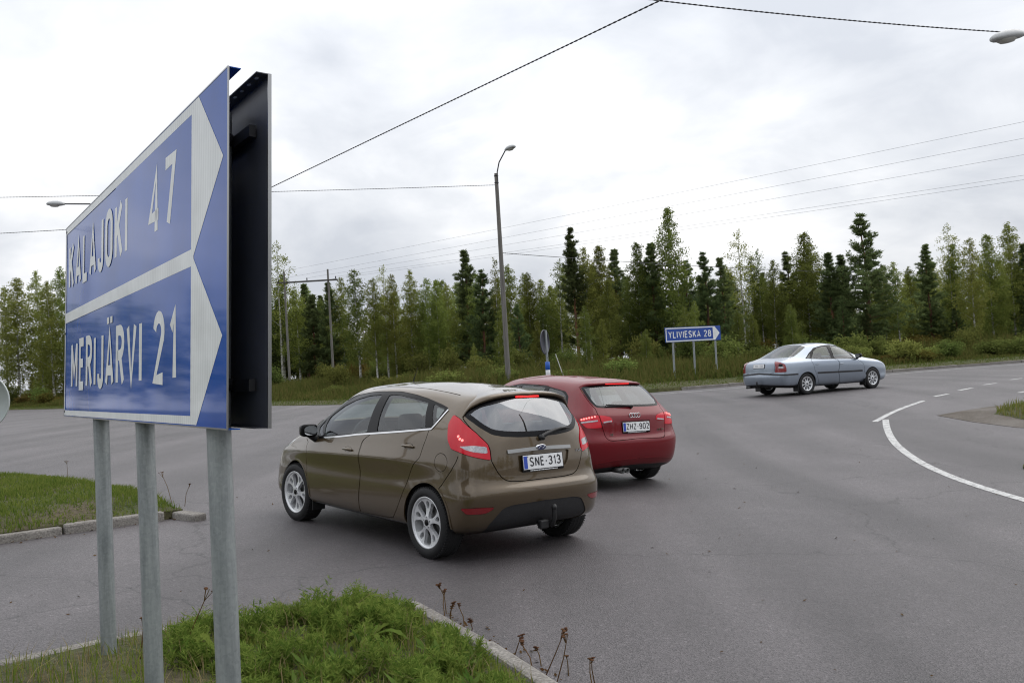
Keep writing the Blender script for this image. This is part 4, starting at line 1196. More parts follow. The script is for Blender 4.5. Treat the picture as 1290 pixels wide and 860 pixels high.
def volvo_surf():
    R = [
     ring(-0.814, 3.394, 0.709, {0: 0.267, 4: 0.215, 14: 0.2}, rb=(0.01, 0.063, 0.167, 0.376)),
     ring(-0.973, 3.573, 0.807, {0: 0.295, 4: 0.254, 10: 0.232, 14: 0.21}, rb=(0.01, 0.063, 0.168, 0.378)),
     ring(-1.031, 3.673, 0.855, {0: 0.365, 4: 0.324, 10: 0.302, 14: 0.301}, rb=(0.011, 0.064, 0.17, 0.382)),
     ring(-1.056, 3.735, (0.867, 0.892, 0.892, 0.892, 0.892, 0.882, 0.827), {0: 0.486, 4: 0.465, 10: 0.452, 14: 0.441}, rb=(0.011, 0.064, 0.17, 0.382)),
     ring(-1.061, 3.746, (0.872, 0.902, 0.904, 0.904, 0.904, 0.892, 0.832), {0: 0.59, 4: 0.588, 10: 0.574, 14: 0.551}, rb=(0.01, 0.061, 0.164, 0.368)),
     ring(-1.031, 3.727, (0.867, 0.905, 0.911, 0.911, 0.911, 0.897, 0.827), {0: 0.662, 4: 0.683, 10: 0.667, 14: 0.643}, rb=(0.01, 0.059, 0.157, 0.353)),
     ring(-1.026, 3.678, (0.861, 0.906, 0.913, 0.913, 0.913, 0.901, 0.821), {0: 0.768, 4: 0.791, 10: 0.751, 14: 0.704}, rb=(0.009, 0.056, 0.15, 0.337)),
     ring(-1.011, 3.578, (0.851, 0.901, 0.911, 0.911, 0.911, 0.896, 0.806), {0: 0.917, 4: 0.906, 10: 0.829, 14: 0.768}, rb=(0.009, 0.053, 0.142, 0.319)),
     ring(-0.988, 3.198, (0.81, 0.87, 0.89, 0.89, 0.89, 0.875, 0.79), {0: 1.041, 4: 1.004, 8: 0.947, 10: 0.903, 14: 0.876}, rb=(0.017, 0.05, 0.15, 0.349), fb=(0.03, 0.09, 0.16, 0.25)),
     ring(-0.602, 2.519, (0.711, 0.811, 0.836, 0.841, 0.841, 0.831, 0.751), {0: 1.103, 4: 1.053, 8: 1.007, 10: 0.995, 14: 1.03}, rb=(0.024, 0.071, 0.175, 0.365), fb=(0.03, 0.1, 0.2, 0.32)),
     ring(-0.236, 2.1, (0.61, 0.71, 0.74, 0.75, 0.75, 0.73, 0.66), {0: 1.267, 4: 1.236, 8: 1.234, 10: 1.219, 14: 1.247}, rb=(0.025, 0.068, 0.152, 0.338), fb=(0.03, 0.09, 0.17, 0.26)),
     ring(0.149, 1.72, (0.528, 0.593, 0.618, 0.628, 0.628, 0.608, 0.548), {0: 1.43, 4: 1.416, 6: 1.446, 8: 1.442, 10: 1.412, 14: 1.423}, rb=(0.027, 0.062, 0.133, 0.283), fb=(0.03, 0.08, 0.14, 0.2)),
     ring(0.292, 1.521, (0.426, 0.471, 0.491, 0.496, 0.496, 0.481, 0.436), {0: 1.477, 4: 1.464, 6: 1.485, 8: 1.481, 10: 1.457, 14: 1.463}, rb=(0.018, 0.045, 0.109, 0.255), fb=(0.03, 0.07, 0.12, 0.2)),
     ring(0.444, 1.361, (0.215, 0.235, 0.25, 0.25, 0.25, 0.24, 0.215), {0: 1.497, 4: 1.486, 6: 1.505, 8: 1.502, 10: 1.487, 14: 1.485}, rb=(0.018, 0.046, 0.092, 0.201), fb=(0.02, 0.05, 0.1, 0.2)),
     ring(0.575, 1.251, 0, {0: 1.496, 4: 1.489, 6: 1.506, 8: 1.504, 10: 1.491, 14: 1.491}, rb=(0.014, 0.028, 0.056, 0.149), fb=(0.02, 0.04, 0.08, 0.16)),
    ]
    return Surf(R)
VO = {
 'dlo': [(4.80, 8.84), (4.83, 9.79), (5.21, 10.59), (6.64, 10.89), (8.60, 11.09), (11.50, 10.75), (11.25, 10.25), (10.87, 9.65), (9.61, 8.95), (8.65, 8.10), (7.97, 8.23), (6.21, 8.44)],
 'qpane': [(4.91, 8.98), (5.00, 9.92), (5.17, 8.88)],
 'rpane': [(5.35, 8.86), (5.33, 10.07), (5.83, 10.60), (6.85, 10.76), (7.63, 10.78), (7.43, 9.90), (7.10, 8.65)],
 'fpane': [(8.37, 10.77), (9.99, 10.79), (11.25, 10.37), (10.30, 9.66), (9.14, 8.72), (8.20, 8.55), (7.33, 8.56), (7.82, 9.84)],
 'rdoor': [(5.22, 10.51), (6.60, 10.83), (8.23, 10.98), (7.18, 8.59), (7.23, 7.88), (6.91, 4.20), (7.18, 0.38), (6.46, 0.78), (5.79, 1.38), (5.65, 3.22), (5.50, 5.17), (5.50, 6.95), (5.37, 8.68)],
 'fdoor': [(8.43, 10.99), (10.56, 10.89), (11.25, 10.29), (10.57, 9.62), (9.48, 8.88), (8.64, 7.95), (8.68, 6.41), (8.63, 3.65), (9.29, 0.00), (8.17, 0.08), (7.23, 0.33), (6.95, 4.19), (7.27, 7.88), (7.23, 8.58)],
 'glass': [(3.22, 9.28), (3.47, 9.79), (3.88, 10.89), (3.14, 11.23), (0.86, 11.95), (0.00, 12.42)],
 'light': [(1.56, 8.07), (2.50, 7.69), (3.36, 7.14), (3.49, 6.12), (3.43, 5.23), (2.43, 5.20), (1.63, 5.31), (1.72, 6.65)],
 'trunk': [(3.12, 9.06), (2.23, 8.67), (1.41, 8.47), (1.66, 7.38), (1.53, 5.32), (0.90, 4.95), (0.00, 5.06)],
 'stripe_b': [(0.00, 5.06), (1.77, 4.53), (3.46, 4.33), (4.48, 4.34)],
 'stripe_d': [(5.65, 4.28), (6.88, 4.13), (8.50, 3.98)],
 'low': [(0.00, 2.25), (0.04, 1.82), (1.63, 1.66), (4.39, 1.69)],
 'sill': [(5.67, 0.79), (7.12, 0.67), (9.19, 0.03)],
 'strip': [(0.00, 7.84), (0.08, 7.67), (0.80, 7.54)],
 'plate': [(0.12, 6.94)],
 'h1': [(5.71, 6.82)],
 'h2': [(7.26, 6.68)],
 'mirror': [(9.21, 8.48)],
}
# ------------------------------------------------------------------ silver-blue saloon driving off to the right
def build_volvo():
    S = volvo_surf()
    car = empty('saloon_car')
    paint = car_paint('silver_blue_paint', (.28, .325, .39), .6, .28)
    R = Region
    gt = [(a, b) for a, b in VO['glass'][2:5]]
    glass = half([VO['glass'][2], VO['glass'][1], VO['glass'][0], (1.6, 9.05), (.8, 8.95)], [VO['glass'][2], VO['glass'][3], VO['glass'][4], (0., VO['glass'][4][1])])
    tr = list(VO['trunk'])
    trunk = tr + [(-.4, tr[-1][1]), (-.4, 8.88), (.8, 8.85), (1.7, 8.9)]
    low = [(5.2, -.3), (5.0, 1.1), VO['low'][3], VO['low'][2], VO['low'][1], (-.4, VO['low'][1][1]), (-.4, -.3)]
    regs = [
        R('arch_r', arch_poly(S, 0, .365), removed=True, smooth=0), R('arch_f', arch_poly(S, 2.79, .365), removed=True, smooth=0),
        R('fdoor', VO['fdoor'], gap=.010, smooth=1), R('rdoor', VO['rdoor'], gap=.010, smooth=1), R('dlo', VO['dlo'], inset=.003, smooth=1, flange=.02),
        R('fpane', VO['fpane'], inset=.007, smooth=1, flange=0), R('rpane', VO['rpane'], inset=.007, smooth=1, flange=0), R('qpane', VO['qpane'], inset=.006, smooth=1, flange=0),
        R('trunk', trunk, gap=.010, smooth=1), R('glass', glass, inset=.003, smooth=1, flange=0), R('light', VO['light'], gap=.004, inset=-.004, smooth=1),
        R('low', low, inset=.004, smooth=1),
        R('hood', [(11.3, 8.6), (11.2, 7.6), (11.9, 6.75), (12.8, 6.5), (14.4, 6.5), (14.4, 8.75)], gap=.004, smooth=1),
        R('windscreen', [(10.9, 9.45), (11.4, 9.25), (14.4, 9.15), (14.4, 11.35), (11.3, 11.1), (10.75, 10.6)], inset=.003, smooth=1, flange=0),
        R('headlamp', [(10.5, 7.0), (11.2, 6.3), (12.2, 5.9), (12.5, 6.3), (11.9, 6.7), (11.1, 7.3)], gap=.004, smooth=1),
        R('grille', [(13.0, 4.6), (14.4, 4.5), (14.4, 6.3), (13.1, 6.3)], inset=.02, smooth=1),
    ]
    pc = cut(S, regs)
    mk = add_panels(car, pc, [
        ('body_shell', 'body', 'LR', paint, None), ('front_door', 'fdoor', 'L', paint, None), ('front_door', 'fdoor', 'R', paint, None),
        ('rear_door', 'rdoor', 'L', paint, None), ('rear_door', 'rdoor', 'R', paint, None),
        ('window_surround', 'dlo', 'L', M_gloss, None), ('window_surround', 'dlo', 'R', M_gloss, None),
        ('window', 'fpane', 'L', M_glass_clear, ('fdoor', 'L')), ('window', 'fpane', 'R', M_glass_clear, ('fdoor', 'R')),
        ('window', 'rpane', 'L', M_glass_clear, ('rdoor', 'L')), ('window', 'rpane', 'R', M_glass_clear, ('rdoor', 'R')),
        ('quarter_window', 'qpane', 'L', M_glass, None), ('quarter_window', 'qpane', 'R', M_glass, None),
        ('boot_lid', 'trunk', 'LR', paint, None), ('rear_window', 'glass', 'LR', M_glass, None),
        ('tail_light', 'light', 'L', M_red_dk, None), ('tail_light', 'light', 'R', M_red_dk, None), ('lower_bumper', 'low', 'LR', M_trim, None),
        ('bonnet', 'hood', 'LR', paint, None), ('windscreen', 'windscreen', 'LR', M_glass_clear, None),
        ('headlight', 'headlamp', 'L', M_clear, None), ('headlight', 'headlamp', 'R', M_clear, None), ('grille', 'grille', 'LR', M_black, None)])
    obj('interior_liner', liner_mesh(pc, ['body', 'fdoor', 'rdoor', 'dlo', 'trunk', 'light', 'low', 'hood', 'headlamp', 'grille']), M_cabin2, car)
    underbody(car, S, .15, -.5, 3.2, 1)
    wells(car, (0, 2.79), .37, .84, .52)
    for x, sp in ((0, .2), (2.79, .7)):
        for s in (1, -1): add_wheel(car, 'sedan', x, s * .775, .318, .205, 0, sp)
    cabin(car, 1.35, .45, .76, .24, .98)
    for s in 'LR':
        obj('side_moulding', ribbon(S, VO['stripe_d'], .05, .010, 0, s, 0), M_trim, car)
        obj('bumper_moulding', ribbon(S, VO['stripe_b'], .045, .010, 0, s, 1), M_trim, car)
        door_handle(car, S, VO['h1'][0], s, paint, .17, mk[('rdoor', s)]); door_handle(car, S, VO['h2'][0], s, paint, .17, mk[('fdoor', s)])
        # pale indicator and reversing band in the lamp
        c = np.array(VO['light']).mean(0)
        obj('reversing_lamp', ribbon(S, [c + np.array([-.35, .05]), c + np.array([.45, .0])], .05, .004, .004, s, 0), M_clear, mk[('light', s)])
        obj('lamp_upper', ribbon(S, [c + np.array([-.30, .62]), c + np.array([.35, .50])], .07, .004, .004, s, 0), M_gloss, mk[('light', s)])
    for s in (1, -1): mirror(car, (2.16, s * .82, .96), s, M_gloss, .19, .13)
    tb = mk[('trunk', 'LR')]
    b = S(0., 8.0)
    licence_plate_blank(car, S, tb)
    st = MB(); st.box((S(0., 8.25)[0] - .012, 0, S(0., 8.25)[2] - .03), (.02, .60, .022), None, .006); st.build('boot_grip', M_gloss, tb)
    t = MB(); x0 = S(0., 3.)[0]
    t.tube([(x0 + .25, .0, .32), (x0 - .05, 0, .29), (x0 - .09, 0, .33), (x0 - .09, 0, .42)], .022, 10); t.lathe([(0, .05), (.025, .025), (.014, 0)], 12, Matrix.Translation((x0 - .09, 0, .41))); t.build('tow_bar', M_black, car)
    for s in (1, -1):
        fl = MB(); fl.box((-.37, s * .78, .22), (.012, .22, .22)); fl.build('mud_flap', M_black, car)
        fl = MB(); fl.box((2.79 - .37, s * .78, .22), (.012, .22, .20)); fl.build('mud_flap', M_black, car)
    ex = MB(); ex.lathe([(.026, -.2), (.034, -.2), (.034, .12), (.026, .12)], 14, Matrix.Translation((-.96, .50, .27)) @ Matrix.Rotation(-math.pi / 2, 4, 'Y')); ex.build('exhaust_pipe', M_steel, car)
    tag(car, 'silver-blue four-door saloon driving away on the far lane by the kerb', 'car', 'cars on the junction')
    return car
def licence_plate_blank(car, S, par):
    q = S.inv(lambda P: P[..., [1, 2]], np.array([[.0, .895]]), mask=lambda P: P[:, 0] < -.6)[0]; b = S(q[0], q[1])
    mb = MB(); mb.box((b[0] - .006, 0, b[2]), (.01, .46, .13), Matrix.Rotation(.12, 3, 'Y'), .004); o = mb.build('licence_plate', M_gloss, par)
    mb = MB(); mb.box((b[0] - .011, 0, b[2] + .004), (.006, .442, .110), Matrix.Rotation(.12, 3, 'Y'), .002); mb.build('plate_blank', M_plate, o)
    mb = MB()
    for i, y in enumerate((.14, .09, .04, -.01, -.06, -.11, -.16)):
        mb.box((b[0] - .0145, y, b[2] + .004), (.001, .022 if i != 3 else .012, .055 if i != 3 else .008), Matrix.Rotation(.12, 3, 'Y'))
    mb.build('plate_characters', M_faint, o)
M_faint = simple('faint_ink', (.38, .39, .41), .5)
M_glass_clear = glass_mat('clear_glass', (.72, .80, .78), 1.6)
VO_POSE = (8.15837, 26.8386, .49158)
# ------------------------------------------------------------------ ground, road, kerbs and markings
EDGE = np.array([(-400, 330), (-140, 170), (-77, 112), (-43, 79), (-20, 55), (-13.2, 47), (-8.6, 42), (-4, 38.2), (0, 35.6), (3, 34.4), (5.2, 34.1), (7.2, 35), (9.3, 35.9), (16.9, 40.4), (20.7, 42), (24.9, 43.4), (40, 47.5), (80, 56), (400, 110)], float)
def edge_y(x): return np.interp(x, EDGE[:, 0], EDGE[:, 1])
def vnoise(x, y, s=1., seed=0):
    """cheap smooth value noise"""
    x = np.asarray(x, float) / s + seed * 17.3; y = np.asarray(y, float) / s + seed * 9.1
    xi = np.floor(x); yi = np.floor(y); fx = x - xi; fy = y - yi
    fx = fx * fx * (3 - 2 * fx); fy = fy * fy * (3 - 2 * fy)
    h = lambda a, b: np.modf(np.abs(np.sin(a * 127.1 + b * 311.7 + seed) * 43758.5453))[0]
    return (h(xi, yi) * (1 - fx) + h(xi + 1, yi) * fx) * (1 - fy) + (h(xi, yi + 1) * (1 - fx) + h(xi + 1, yi + 1) * fx) * fy
def verge_z(x, d):
    """height of the far verge, d metres beyond the carriageway edge"""
    x = np.asarray(x, float); d = np.asarray(d, float)
    k = sm(-6, 2, x)                                     # a kerb on the right-hand stretch
    return .11 * k + (.02 + .16 * sm(0, 3, d)) - .10 * sm(2.5, 5, d) + .28 * sm(5, 14, d) + .22 * (vnoise(x, d, 5., 3) - .5) * sm(1, 6, d)
def floor_z(x, y):
    return float(verge_z(x, y - edge_y(x)))

def asphalt_mat():
    m, nt, b = mat('asphalt')
    L = nt.links.new
    g = nd(nt, 'ShaderNodeNewGeometry')
    def noise(scale, detail=4., rough=.6, vec=None, dist=0.):
        n = nd(nt, 'ShaderNodeTexNoise', ins={'Scale': scale, 'Detail': detail, 'Roughness': rough, 'Distortion': dist}); L(vec or g.outputs['Position'], n.inputs['Vector']); return n.outputs['Fac']
    def rng(v, a, c, lo, hi):
        r = nd(nt, 'ShaderNodeMapRange', ins={1: a, 2: c, 3: lo, 4: hi}); L(v, r.inputs[0]); return r.outputs[0]
    def mul(a, c):
        k = nd(nt, 'ShaderNodeMath', operation='MULTIPLY'); L(a, k.inputs[0]); L(c, k.inputs[1]); return k.outputs[0]
    v = nd(nt, 'ShaderNodeTexVoronoi', ins={'Scale': 110.}); L(g.outputs['Position'], v.inputs['Vector'])
    sep_ = nd(nt, 'ShaderNodeSeparateColor'); L(v.outputs['Color'], sep_.inputs[0])
    stone = rng(sep_.outputs[0], .0, 1., .58, 1.45)
    v2 = nd(nt, 'ShaderNodeTexVoronoi', ins={'Scale': 60.}); L(g.outputs['Position'], v2.inputs['Vector'])
    sp2 = nd(nt, 'ShaderNodeSeparateColor'); L(v2.outputs['Color'], sp2.inputs[0])
    chip = rng(sp2.outputs[1], .955, .985, 1., 1.5)            # pale chips of stone
    grain = rng(noise(260., 2.), .3, .7, .84, 1.16)
    blotch = rng(noise(.28, 6., .6, None, .8), .32, .68, .78, 1.20)
    patch = rng(noise(1.7, 5., .65), .3, .7, .93, 1.07)
    # wheel tracks: long streaks along the travelling direction of the cars
    mp_ = nd(nt, 'ShaderNodeMapping'); mp_.inputs['Rotation'].default_value = (0, 0, math.radians(-32)); mp_.inputs['Scale'].default_value = (.9, .05, 1)
    L(g.outputs['Position'], mp_.inputs['Vector'])
    tracks = rng(noise(1., 3., .5, mp_.outputs[0]), .35, .65, .74, 1.20)
    mp2 = nd(nt, 'ShaderNodeMapping'); mp2.inputs['Rotation'].default_value = (0, 0, math.radians(58)); mp2.inputs['Scale'].default_value = (.8, .06, 1)
    L(g.outputs['Position'], mp2.inputs['Vector'])
    tr2 = rng(noise(1.3, 3., .5, mp2.outputs[0]), .35, .65, .90, 1.09)
    f = mul(mul(mul(mul(stone, chip), mul(grain, blotch)), mul(patch, tracks)), tr2)
    # hairline cracks
    vc = nd(nt, 'ShaderNodeTexVoronoi', feature='DISTANCE_TO_EDGE', ins={'Scale': .22, 'Randomness': 1.})
    wob = nd(nt, 'ShaderNodeTexNoise', ins={'Scale': 2.2, 'Detail': 5.}); L(g.outputs['Position'], wob.inputs['Vector'])
    av = nd(nt, 'ShaderNodeMix', data_type='RGBA', blend_type='ADD', ins={0: .55}); L(g.outputs['Position'], av.inputs[6]); L(wob.outputs['Color'], av.inputs[7])
    L(av.outputs[2], vc.inputs['Vector'])
    crack = rng(vc.outputs['Distance'], .0, .0045, .50, 1.)
    stain = rng(noise(.9, 8., .7, None, 1.2), .64, .74, 1., .72)         # oil and tar stains
    crack = mul(crack, stain)
    f = mul(f, crack)
    c = nd(nt, 'ShaderNodeMix', data_type='RGBA', blend_type='MULTIPLY', ins={0: 1., 6: (.079, .0712, .0740, 1)}); L(f, c.inputs[7])
    L(c.outputs[2], b.inputs['Base Color'])
    b.inputs['Roughness'].default_value = .52
    b.inputs['Specular IOR Level'].default_value = .5
    bp = nd(nt, 'ShaderNodeBump', ins={'Strength': .8, 'Distance': .008}); L(v.outputs['Distance'], bp.inputs['Height'])
    L(bp.outputs[0], b.inputs['Normal'])
    return m
def two_tone(name, a, c, s1, s2, rough=.9, bump=.4):
    m, nt, b = mat(name)
    L = nt.links.new
    g = nd(nt, 'ShaderNodeNewGeometry')
    n1 = nd(nt, 'ShaderNodeTexNoise', ins={'Scale': s1, 'Detail': 6., 'Roughness': .65}); L(g.outputs['Position'], n1.inputs['Vector'])
    n2 = nd(nt, 'ShaderNodeTexNoise', ins={'Scale': s2, 'Detail': 3.}); L(g.outputs['Position'], n2.inputs['Vector'])
    r1 = nd(nt, 'ShaderNodeMapRange', ins={1: .35, 2: .65}); L(n1.outputs['Fac'], r1.inputs[0])
    mx = nd(nt, 'ShaderNodeMix', data_type='RGBA', ins={6: (*a, 1), 7: (*c, 1)}); L(r1.outputs[0], mx.inputs[0])
    r2 = nd(nt, 'ShaderNodeMapRange', ins={1: .25, 2: .75, 3: .6, 4: 1.4}); L(n2.outputs['Fac'], r2.inputs[0])
    m2 = nd(nt, 'ShaderNodeMix', data_type='RGBA', blend_type='MULTIPLY', ins={0: 1.}); L(mx.outputs[2], m2.inputs[6]); L(r2.outputs[0], m2.inputs[7])
    L(m2.outputs[2], b.inputs['Base Color'])
    b.inputs['Roughness'].default_value = rough
    b.inputs['Specular IOR Level'].default_value = .2
    if bump:
        bp = nd(nt, 'ShaderNodeBump', ins={'Strength': bump, 'Distance': .03}); L(n2.outputs['Fac'], bp.inputs['Height']); L(bp.outputs[0], b.inputs['Normal'])
    return m
M_asphalt = asphalt_mat()
M_soil = two_tone('forest_floor', (.045, .060, .018), (.075, .065, .030), .5, 9., .95, .6)
M_grassbed = two_tone('grass_bed', (.045, .065, .018), (.085, .070, .045), .9, 25., .95, .8)
M_gravel = two_tone('gravel', (.16, .145, .13), (.10, .085, .07), 1.2, 45., .95, .8)
M_kerb = two_tone('kerb_concrete', (.25, .235, .215), (.17, .158, .145), 2.5, 60., .9, .3)
def worn_paint():
    m, nt, b = mat('road_paint')
    L = nt.links.new
    g = nd(nt, 'ShaderNodeNewGeometry')
    n = nd(nt, 'ShaderNodeTexNoise', ins={'Scale': 9., 'Detail': 9., 'Roughness': .75}); L(g.outputs['Position'], n.inputs['Vector'])
    v = nd(nt, 'ShaderNodeTexVoronoi', ins={'Scale': 110.}); L(g.outputs['Position'], v.inputs['Vector'])
    sc = nd(nt, 'ShaderNodeSeparateColor'); L(v.outputs['Color'], sc.inputs[0])
    a = nd(nt, 'ShaderNodeMath', operation='MULTIPLY_ADD', ins={1: .16}); L(sc.outputs[0], a.inputs[0]); L(n.outputs['Fac'], a.inputs[2])
    r = nd(nt, 'ShaderNodeMapRange', ins={1: .56, 2: .72}); L(a.outputs[0], r.inputs[0])
    mx = nd(nt, 'ShaderNodeMix', data_type='RGBA', ins={6: (.50, .50, .49, 1), 7: (.15, .145, .145, 1)}); L(r.outputs[0], mx.inputs[0])
    L(mx.outputs[2], b.inputs['Base Color']); b.inputs['Roughness'].default_value = .7
    return m
M_paint = worn_paint()

# base ground to the horizon, below everything else
mb = MB()
mb.add([(-3000, -3000, -1.0), (3000, -3000, -1.0), (3000, 3000, -1.0), (-3000, 3000, -1.0)], [(0, 1, 2, 3)])
tag(mb.build('ground', M_soil), kind='structure')
# far verge and forest floor
xs = np.concatenate([[-400, -280, -200, -140, -110], np.arange(-90, 70, 1.0), [80, 100, 140, 200, 400]])
ds = np.array([0, .02, .35, .8, 1.4, 2, 2.8, 3.8, 5, 6.5, 8.5, 11, 15, 20, 28, 40, 60, 100, 200, 500, 2500])
V = []; Fc = []
for x in xs:
    for j, d in enumerate(ds):
        V.append((x, edge_y(x) + d, -.35 if j == 0 else float(verge_z(x, d)) if d < 400 else .3))
n = len(ds)
for i in range(len(xs) - 1):
    for j in range(n - 1): Fc.append((i * n + j, (i + 1) * n + j, (i + 1) * n + j + 1, i * n + j + 1))
mb = MB(); mb.add(V, Fc, True)
tag(mb.build('verge', M_soil), kind='structure')
# carriageway: one sheet, finer near the camera
xs = np.unique(np.concatenate([[-400, -280, -200, -140, -100], np.arange(-80, -20, 4.), np.arange(-20, 30, .5), np.arange(30, 90, 4.), [120, 200, 400], EDGE[:, 0]]))
ys = np.concatenate([[-60, -40, -25, -15, -10, -6], np.arange(-4, 28, .5), np.arange(28, 34, 1.)])
V = []; Fc = []
rows = len(ys) + 6
for x in xs:
    e = edge_y(x) + .05
    yy = list(ys) + list(np.linspace(34, e, 7)[1:])
    for y in yy: V.append((x, y, float(G(x, y))))
for i in range(len(xs) - 1):
    for j in range(rows - 1): Fc.append((i * rows + j, (i + 1) * rows + j, (i + 1) * rows + j + 1, i * rows + j + 1))
mb = MB(); mb.add(V, Fc, True)
tag(mb.build('road', M_asphalt), kind='structure')

def marking(name, pts, w, step=.4, lift=.004):
    """painted line following the road surface"""
    P = chaikin(np.array(pts, float), 2, False)
    seg = np.linalg.norm(np.diff(P, axis=0), axis=1); s = np.concatenate([[0], seg.cumsum()])
    t = np.linspace(0, s[-1], max(2, int(s[-1] / step) + 1))
    Q = np.stack([np.interp(t, s, P[:, 0]), np.interp(t, s, P[:, 1])], -1)
    T = np.gradient(Q, axis=0); T /= np.linalg.norm(T, axis=1, keepdims=True); N = np.stack([-T[:, 1], T[:, 0]], -1)
    mb = MB(); v = []; f = []
    for q, nn in zip(Q, N):
        for k in (-.5, 0, .5):
            x, y = q + nn * w * k; v.append((x, y, float(G(x, y)) + lift))
    for i in range(len(Q) - 1):
        for k in range(2): f.append((i * 3 + k, i * 3 + k + 1, i * 3 + k + 4, i * 3 + k + 3))
    # wind upwards
    a, b_, c = [Vector(v[i]) for i in f[0][:3]]
    if (b_ - a).cross(c - a).z < 0: f = [q[::-1] for q in f]
    mb.add(v, f)
    return tag(mb.build(name, M_paint), kind='structure')
marking('road_marking', [(7.92, 19.15), (7.38, 17.83), (6.69, 15.91), (6.17, 13.99), (5.81, 12.35), (5.64, 11.13), (5.57, 9.91), (5.55, 8.4), (5.6, 6)], .13)
marking('road_marking', [(7.58, 18.9), (8.79, 20.63), (10.16, 22.19)], .12)
for a, c in (((10.81, 23.01), (11.39, 23.47)), ((12.1, 24.29), (12.72, 24.79)), ((13.5, 25.67), (14.1, 26.1)), ((15.27, 27.43), (15.95, 28.0)), ((17.6, 29.2), (18.4, 29.8)), ((12.83, 22.71), (13.5, 23.2)), ((14.5, 24.0), (15.2, 24.5))):
    marking('road_marking', [a, c], .12)
el = [(x, float(edge_y(x)) - 1.9) for x in (3.5, 5.2, 7.2, 9.3, 13, 16.9, 20.7, 24.9, 32, 40, 60)]
marking('edge_line', el, .14, 1.0)

def kerb_run(parent_name, pts, stone=1.0, w=.13, h=.11, seed=1, lift=0., jit=.012, zf=None, last=None):
    """separate kerb stones along a line, small gaps and misalignments between them; inner side is to the left of travel"""
    zf = zf or (lambda x, y: float(G(x, y)))
    rng = random.Random(seed)
    P = np.array(pts, float)
    seg = np.linalg.norm(np.diff(P, axis=0), axis=1); s = np.concatenate([[0], seg.cumsum()])
    root = empty(parent_name, (0, 0, 0)); tag(root, kind='structure')
    t = 0.
    meshes = []
    while t < s[-1] - .2:
        L = min(stone, s[-1] - t)
        a = np.array([np.interp(t, s, P[:, i]) for i in (0, 1)]); b = np.array([np.interp(t + L, s, P[:, i]) for i in (0, 1)])
        c = (a + b) / 2; d = b - a
        z0 = zf(*a); z1 = zf(*b)
        m = MB(); m.box((0, 0, 0), (np.linalg.norm(d) - .012, w, h + .25), None, .022)
        o = m.build('kerb_stone', M_kerb, root)
        o.location = (c[0] + rng.uniform(-jit, jit), c[1] + rng.uniform(-jit, jit), (z0 + z1) / 2 + h / 2 - .125 + rng.uniform(-jit, jit) + lift)
        o.rotation_euler = (rng.uniform(-.02, .02), -math.atan2(z1 - z0, np.linalg.norm(d)) + rng.uniform(-.008, .008), math.atan2(d[1], d[0]) + rng.uniform(-.015, .015))
        t += L
    return root
# far kerb
fx = np.arange(1.0, 62, .5)
kerb_run('kerb', [(x, float(edge_y(x)) + .06) for x in fx], 2.0, .14, .12, 3)
def island(name, poly, lift, mt, zrise=.05, step=.18, inset_r=.5):
    """a raised bed: outline polygon, gently domed"""
    poly = np.array(poly, float)
    x0, y0 = poly.min(0); x1, y1 = poly.max(0)
    pts = [tuple(p) for p in dens(poly, step)]
    nb = len(pts)
    edges = [(i, (i + 1) % nb) for i in range(nb)]
    gx, gy = np.meshgrid(np.arange(x0, x1, step), np.arange(y0, y1, step))
    g = np.stack([gx.ravel(), gy.ravel()], -1); g = g[inside(poly, g)]
    pts += [tuple(p) for p in g]
    V2, E2, F2, *_ = delaunay_2d_cdt([Vector(p) for p in pts], edges, [], 0, 1e-4)
    V2 = np.array([tuple(p) for p in V2]); F2 = np.array([tuple(f) for f in F2])
    F2 = F2[inside(poly, V2[F2].mean(1))]
    B = np.array(pts[:nb])
    dist = np.min(np.linalg.norm(V2[:, None] - B[None], axis=2), axis=1)
    z = G(V2[:, 0], V2[:, 1]) + lift + zrise * sm(0, inset_r, dist) + .03 * (vnoise(V2[:, 0], V2[:, 1], .35, 5) - .5) * sm(0, .2, dist)
    z[dist < 1e-3] -= 0.0
    mb = MB(); mb.add(np.c_[V2, z], [tuple(int(i) for i in f) for f in F2], True)
    zb = [float(G(*q)) + lift for q in B]                 # a skirt down into the ground
    mb.add([(q[0], q[1], h_) for q, h_ in zip(B, zb)] + [(q[0], q[1], h_ - .2) for q, h_ in zip(B, zb)], [(i, (i + 1) % nb, nb + (i + 1) % nb, nb + i) for i in range(nb)])
    o = tag(mb.build(name, mt), kind='structure')
    return poly
NEAR = [(-6.0, 1.2), (-3.6, 3.75), (-2.66, 4.75), (-2.53, 4.9), (-2.35, 5.1), (-1.96, 5.42), (-1.4, 5.72), (-1.0, 5.86), (-.88, 5.84), (-.80, 5.72), (-.65, 5.5), (-.49, 5.24), (-.38, 5.04), (-.10, 4.5), (.5, 3.35), (1.1, 2.0), (1.4, .5), (1.5, -4), (-6, -4)]
near_poly = island('traffic_island', NEAR, .085, M_grassbed, .03)
kerb_run('kerb', [(1.45, .5), (1.16, 2.02), (.56, 3.38), (-.04, 4.53), (-.33, 5.08), (-.58, 5.5), (-.78, 5.82)], .8, .10, .10, 7)
kerb_run('kerb', [(-.98, 5.93), (-1.42, 5.79), (-1.98, 5.49), (-2.58, 4.95), (-3.65, 3.82), (-6.05, 1.25)], .8, .10, .085, 9)
LEFT = [(-3.70, 9.74), (-3.9, 9.96), (-5.03, 11.56), (-7.29, 13.78), (-8.7, 14.45), (-14, 17), (-20, 18), (-20, -2), (-12, 2.5), (-7.45, 6.35), (-5.0, 8.62), (-4.38, 9.16)]
left_poly = island('traffic_island', LEFT, .09, M_grassbed, .10)
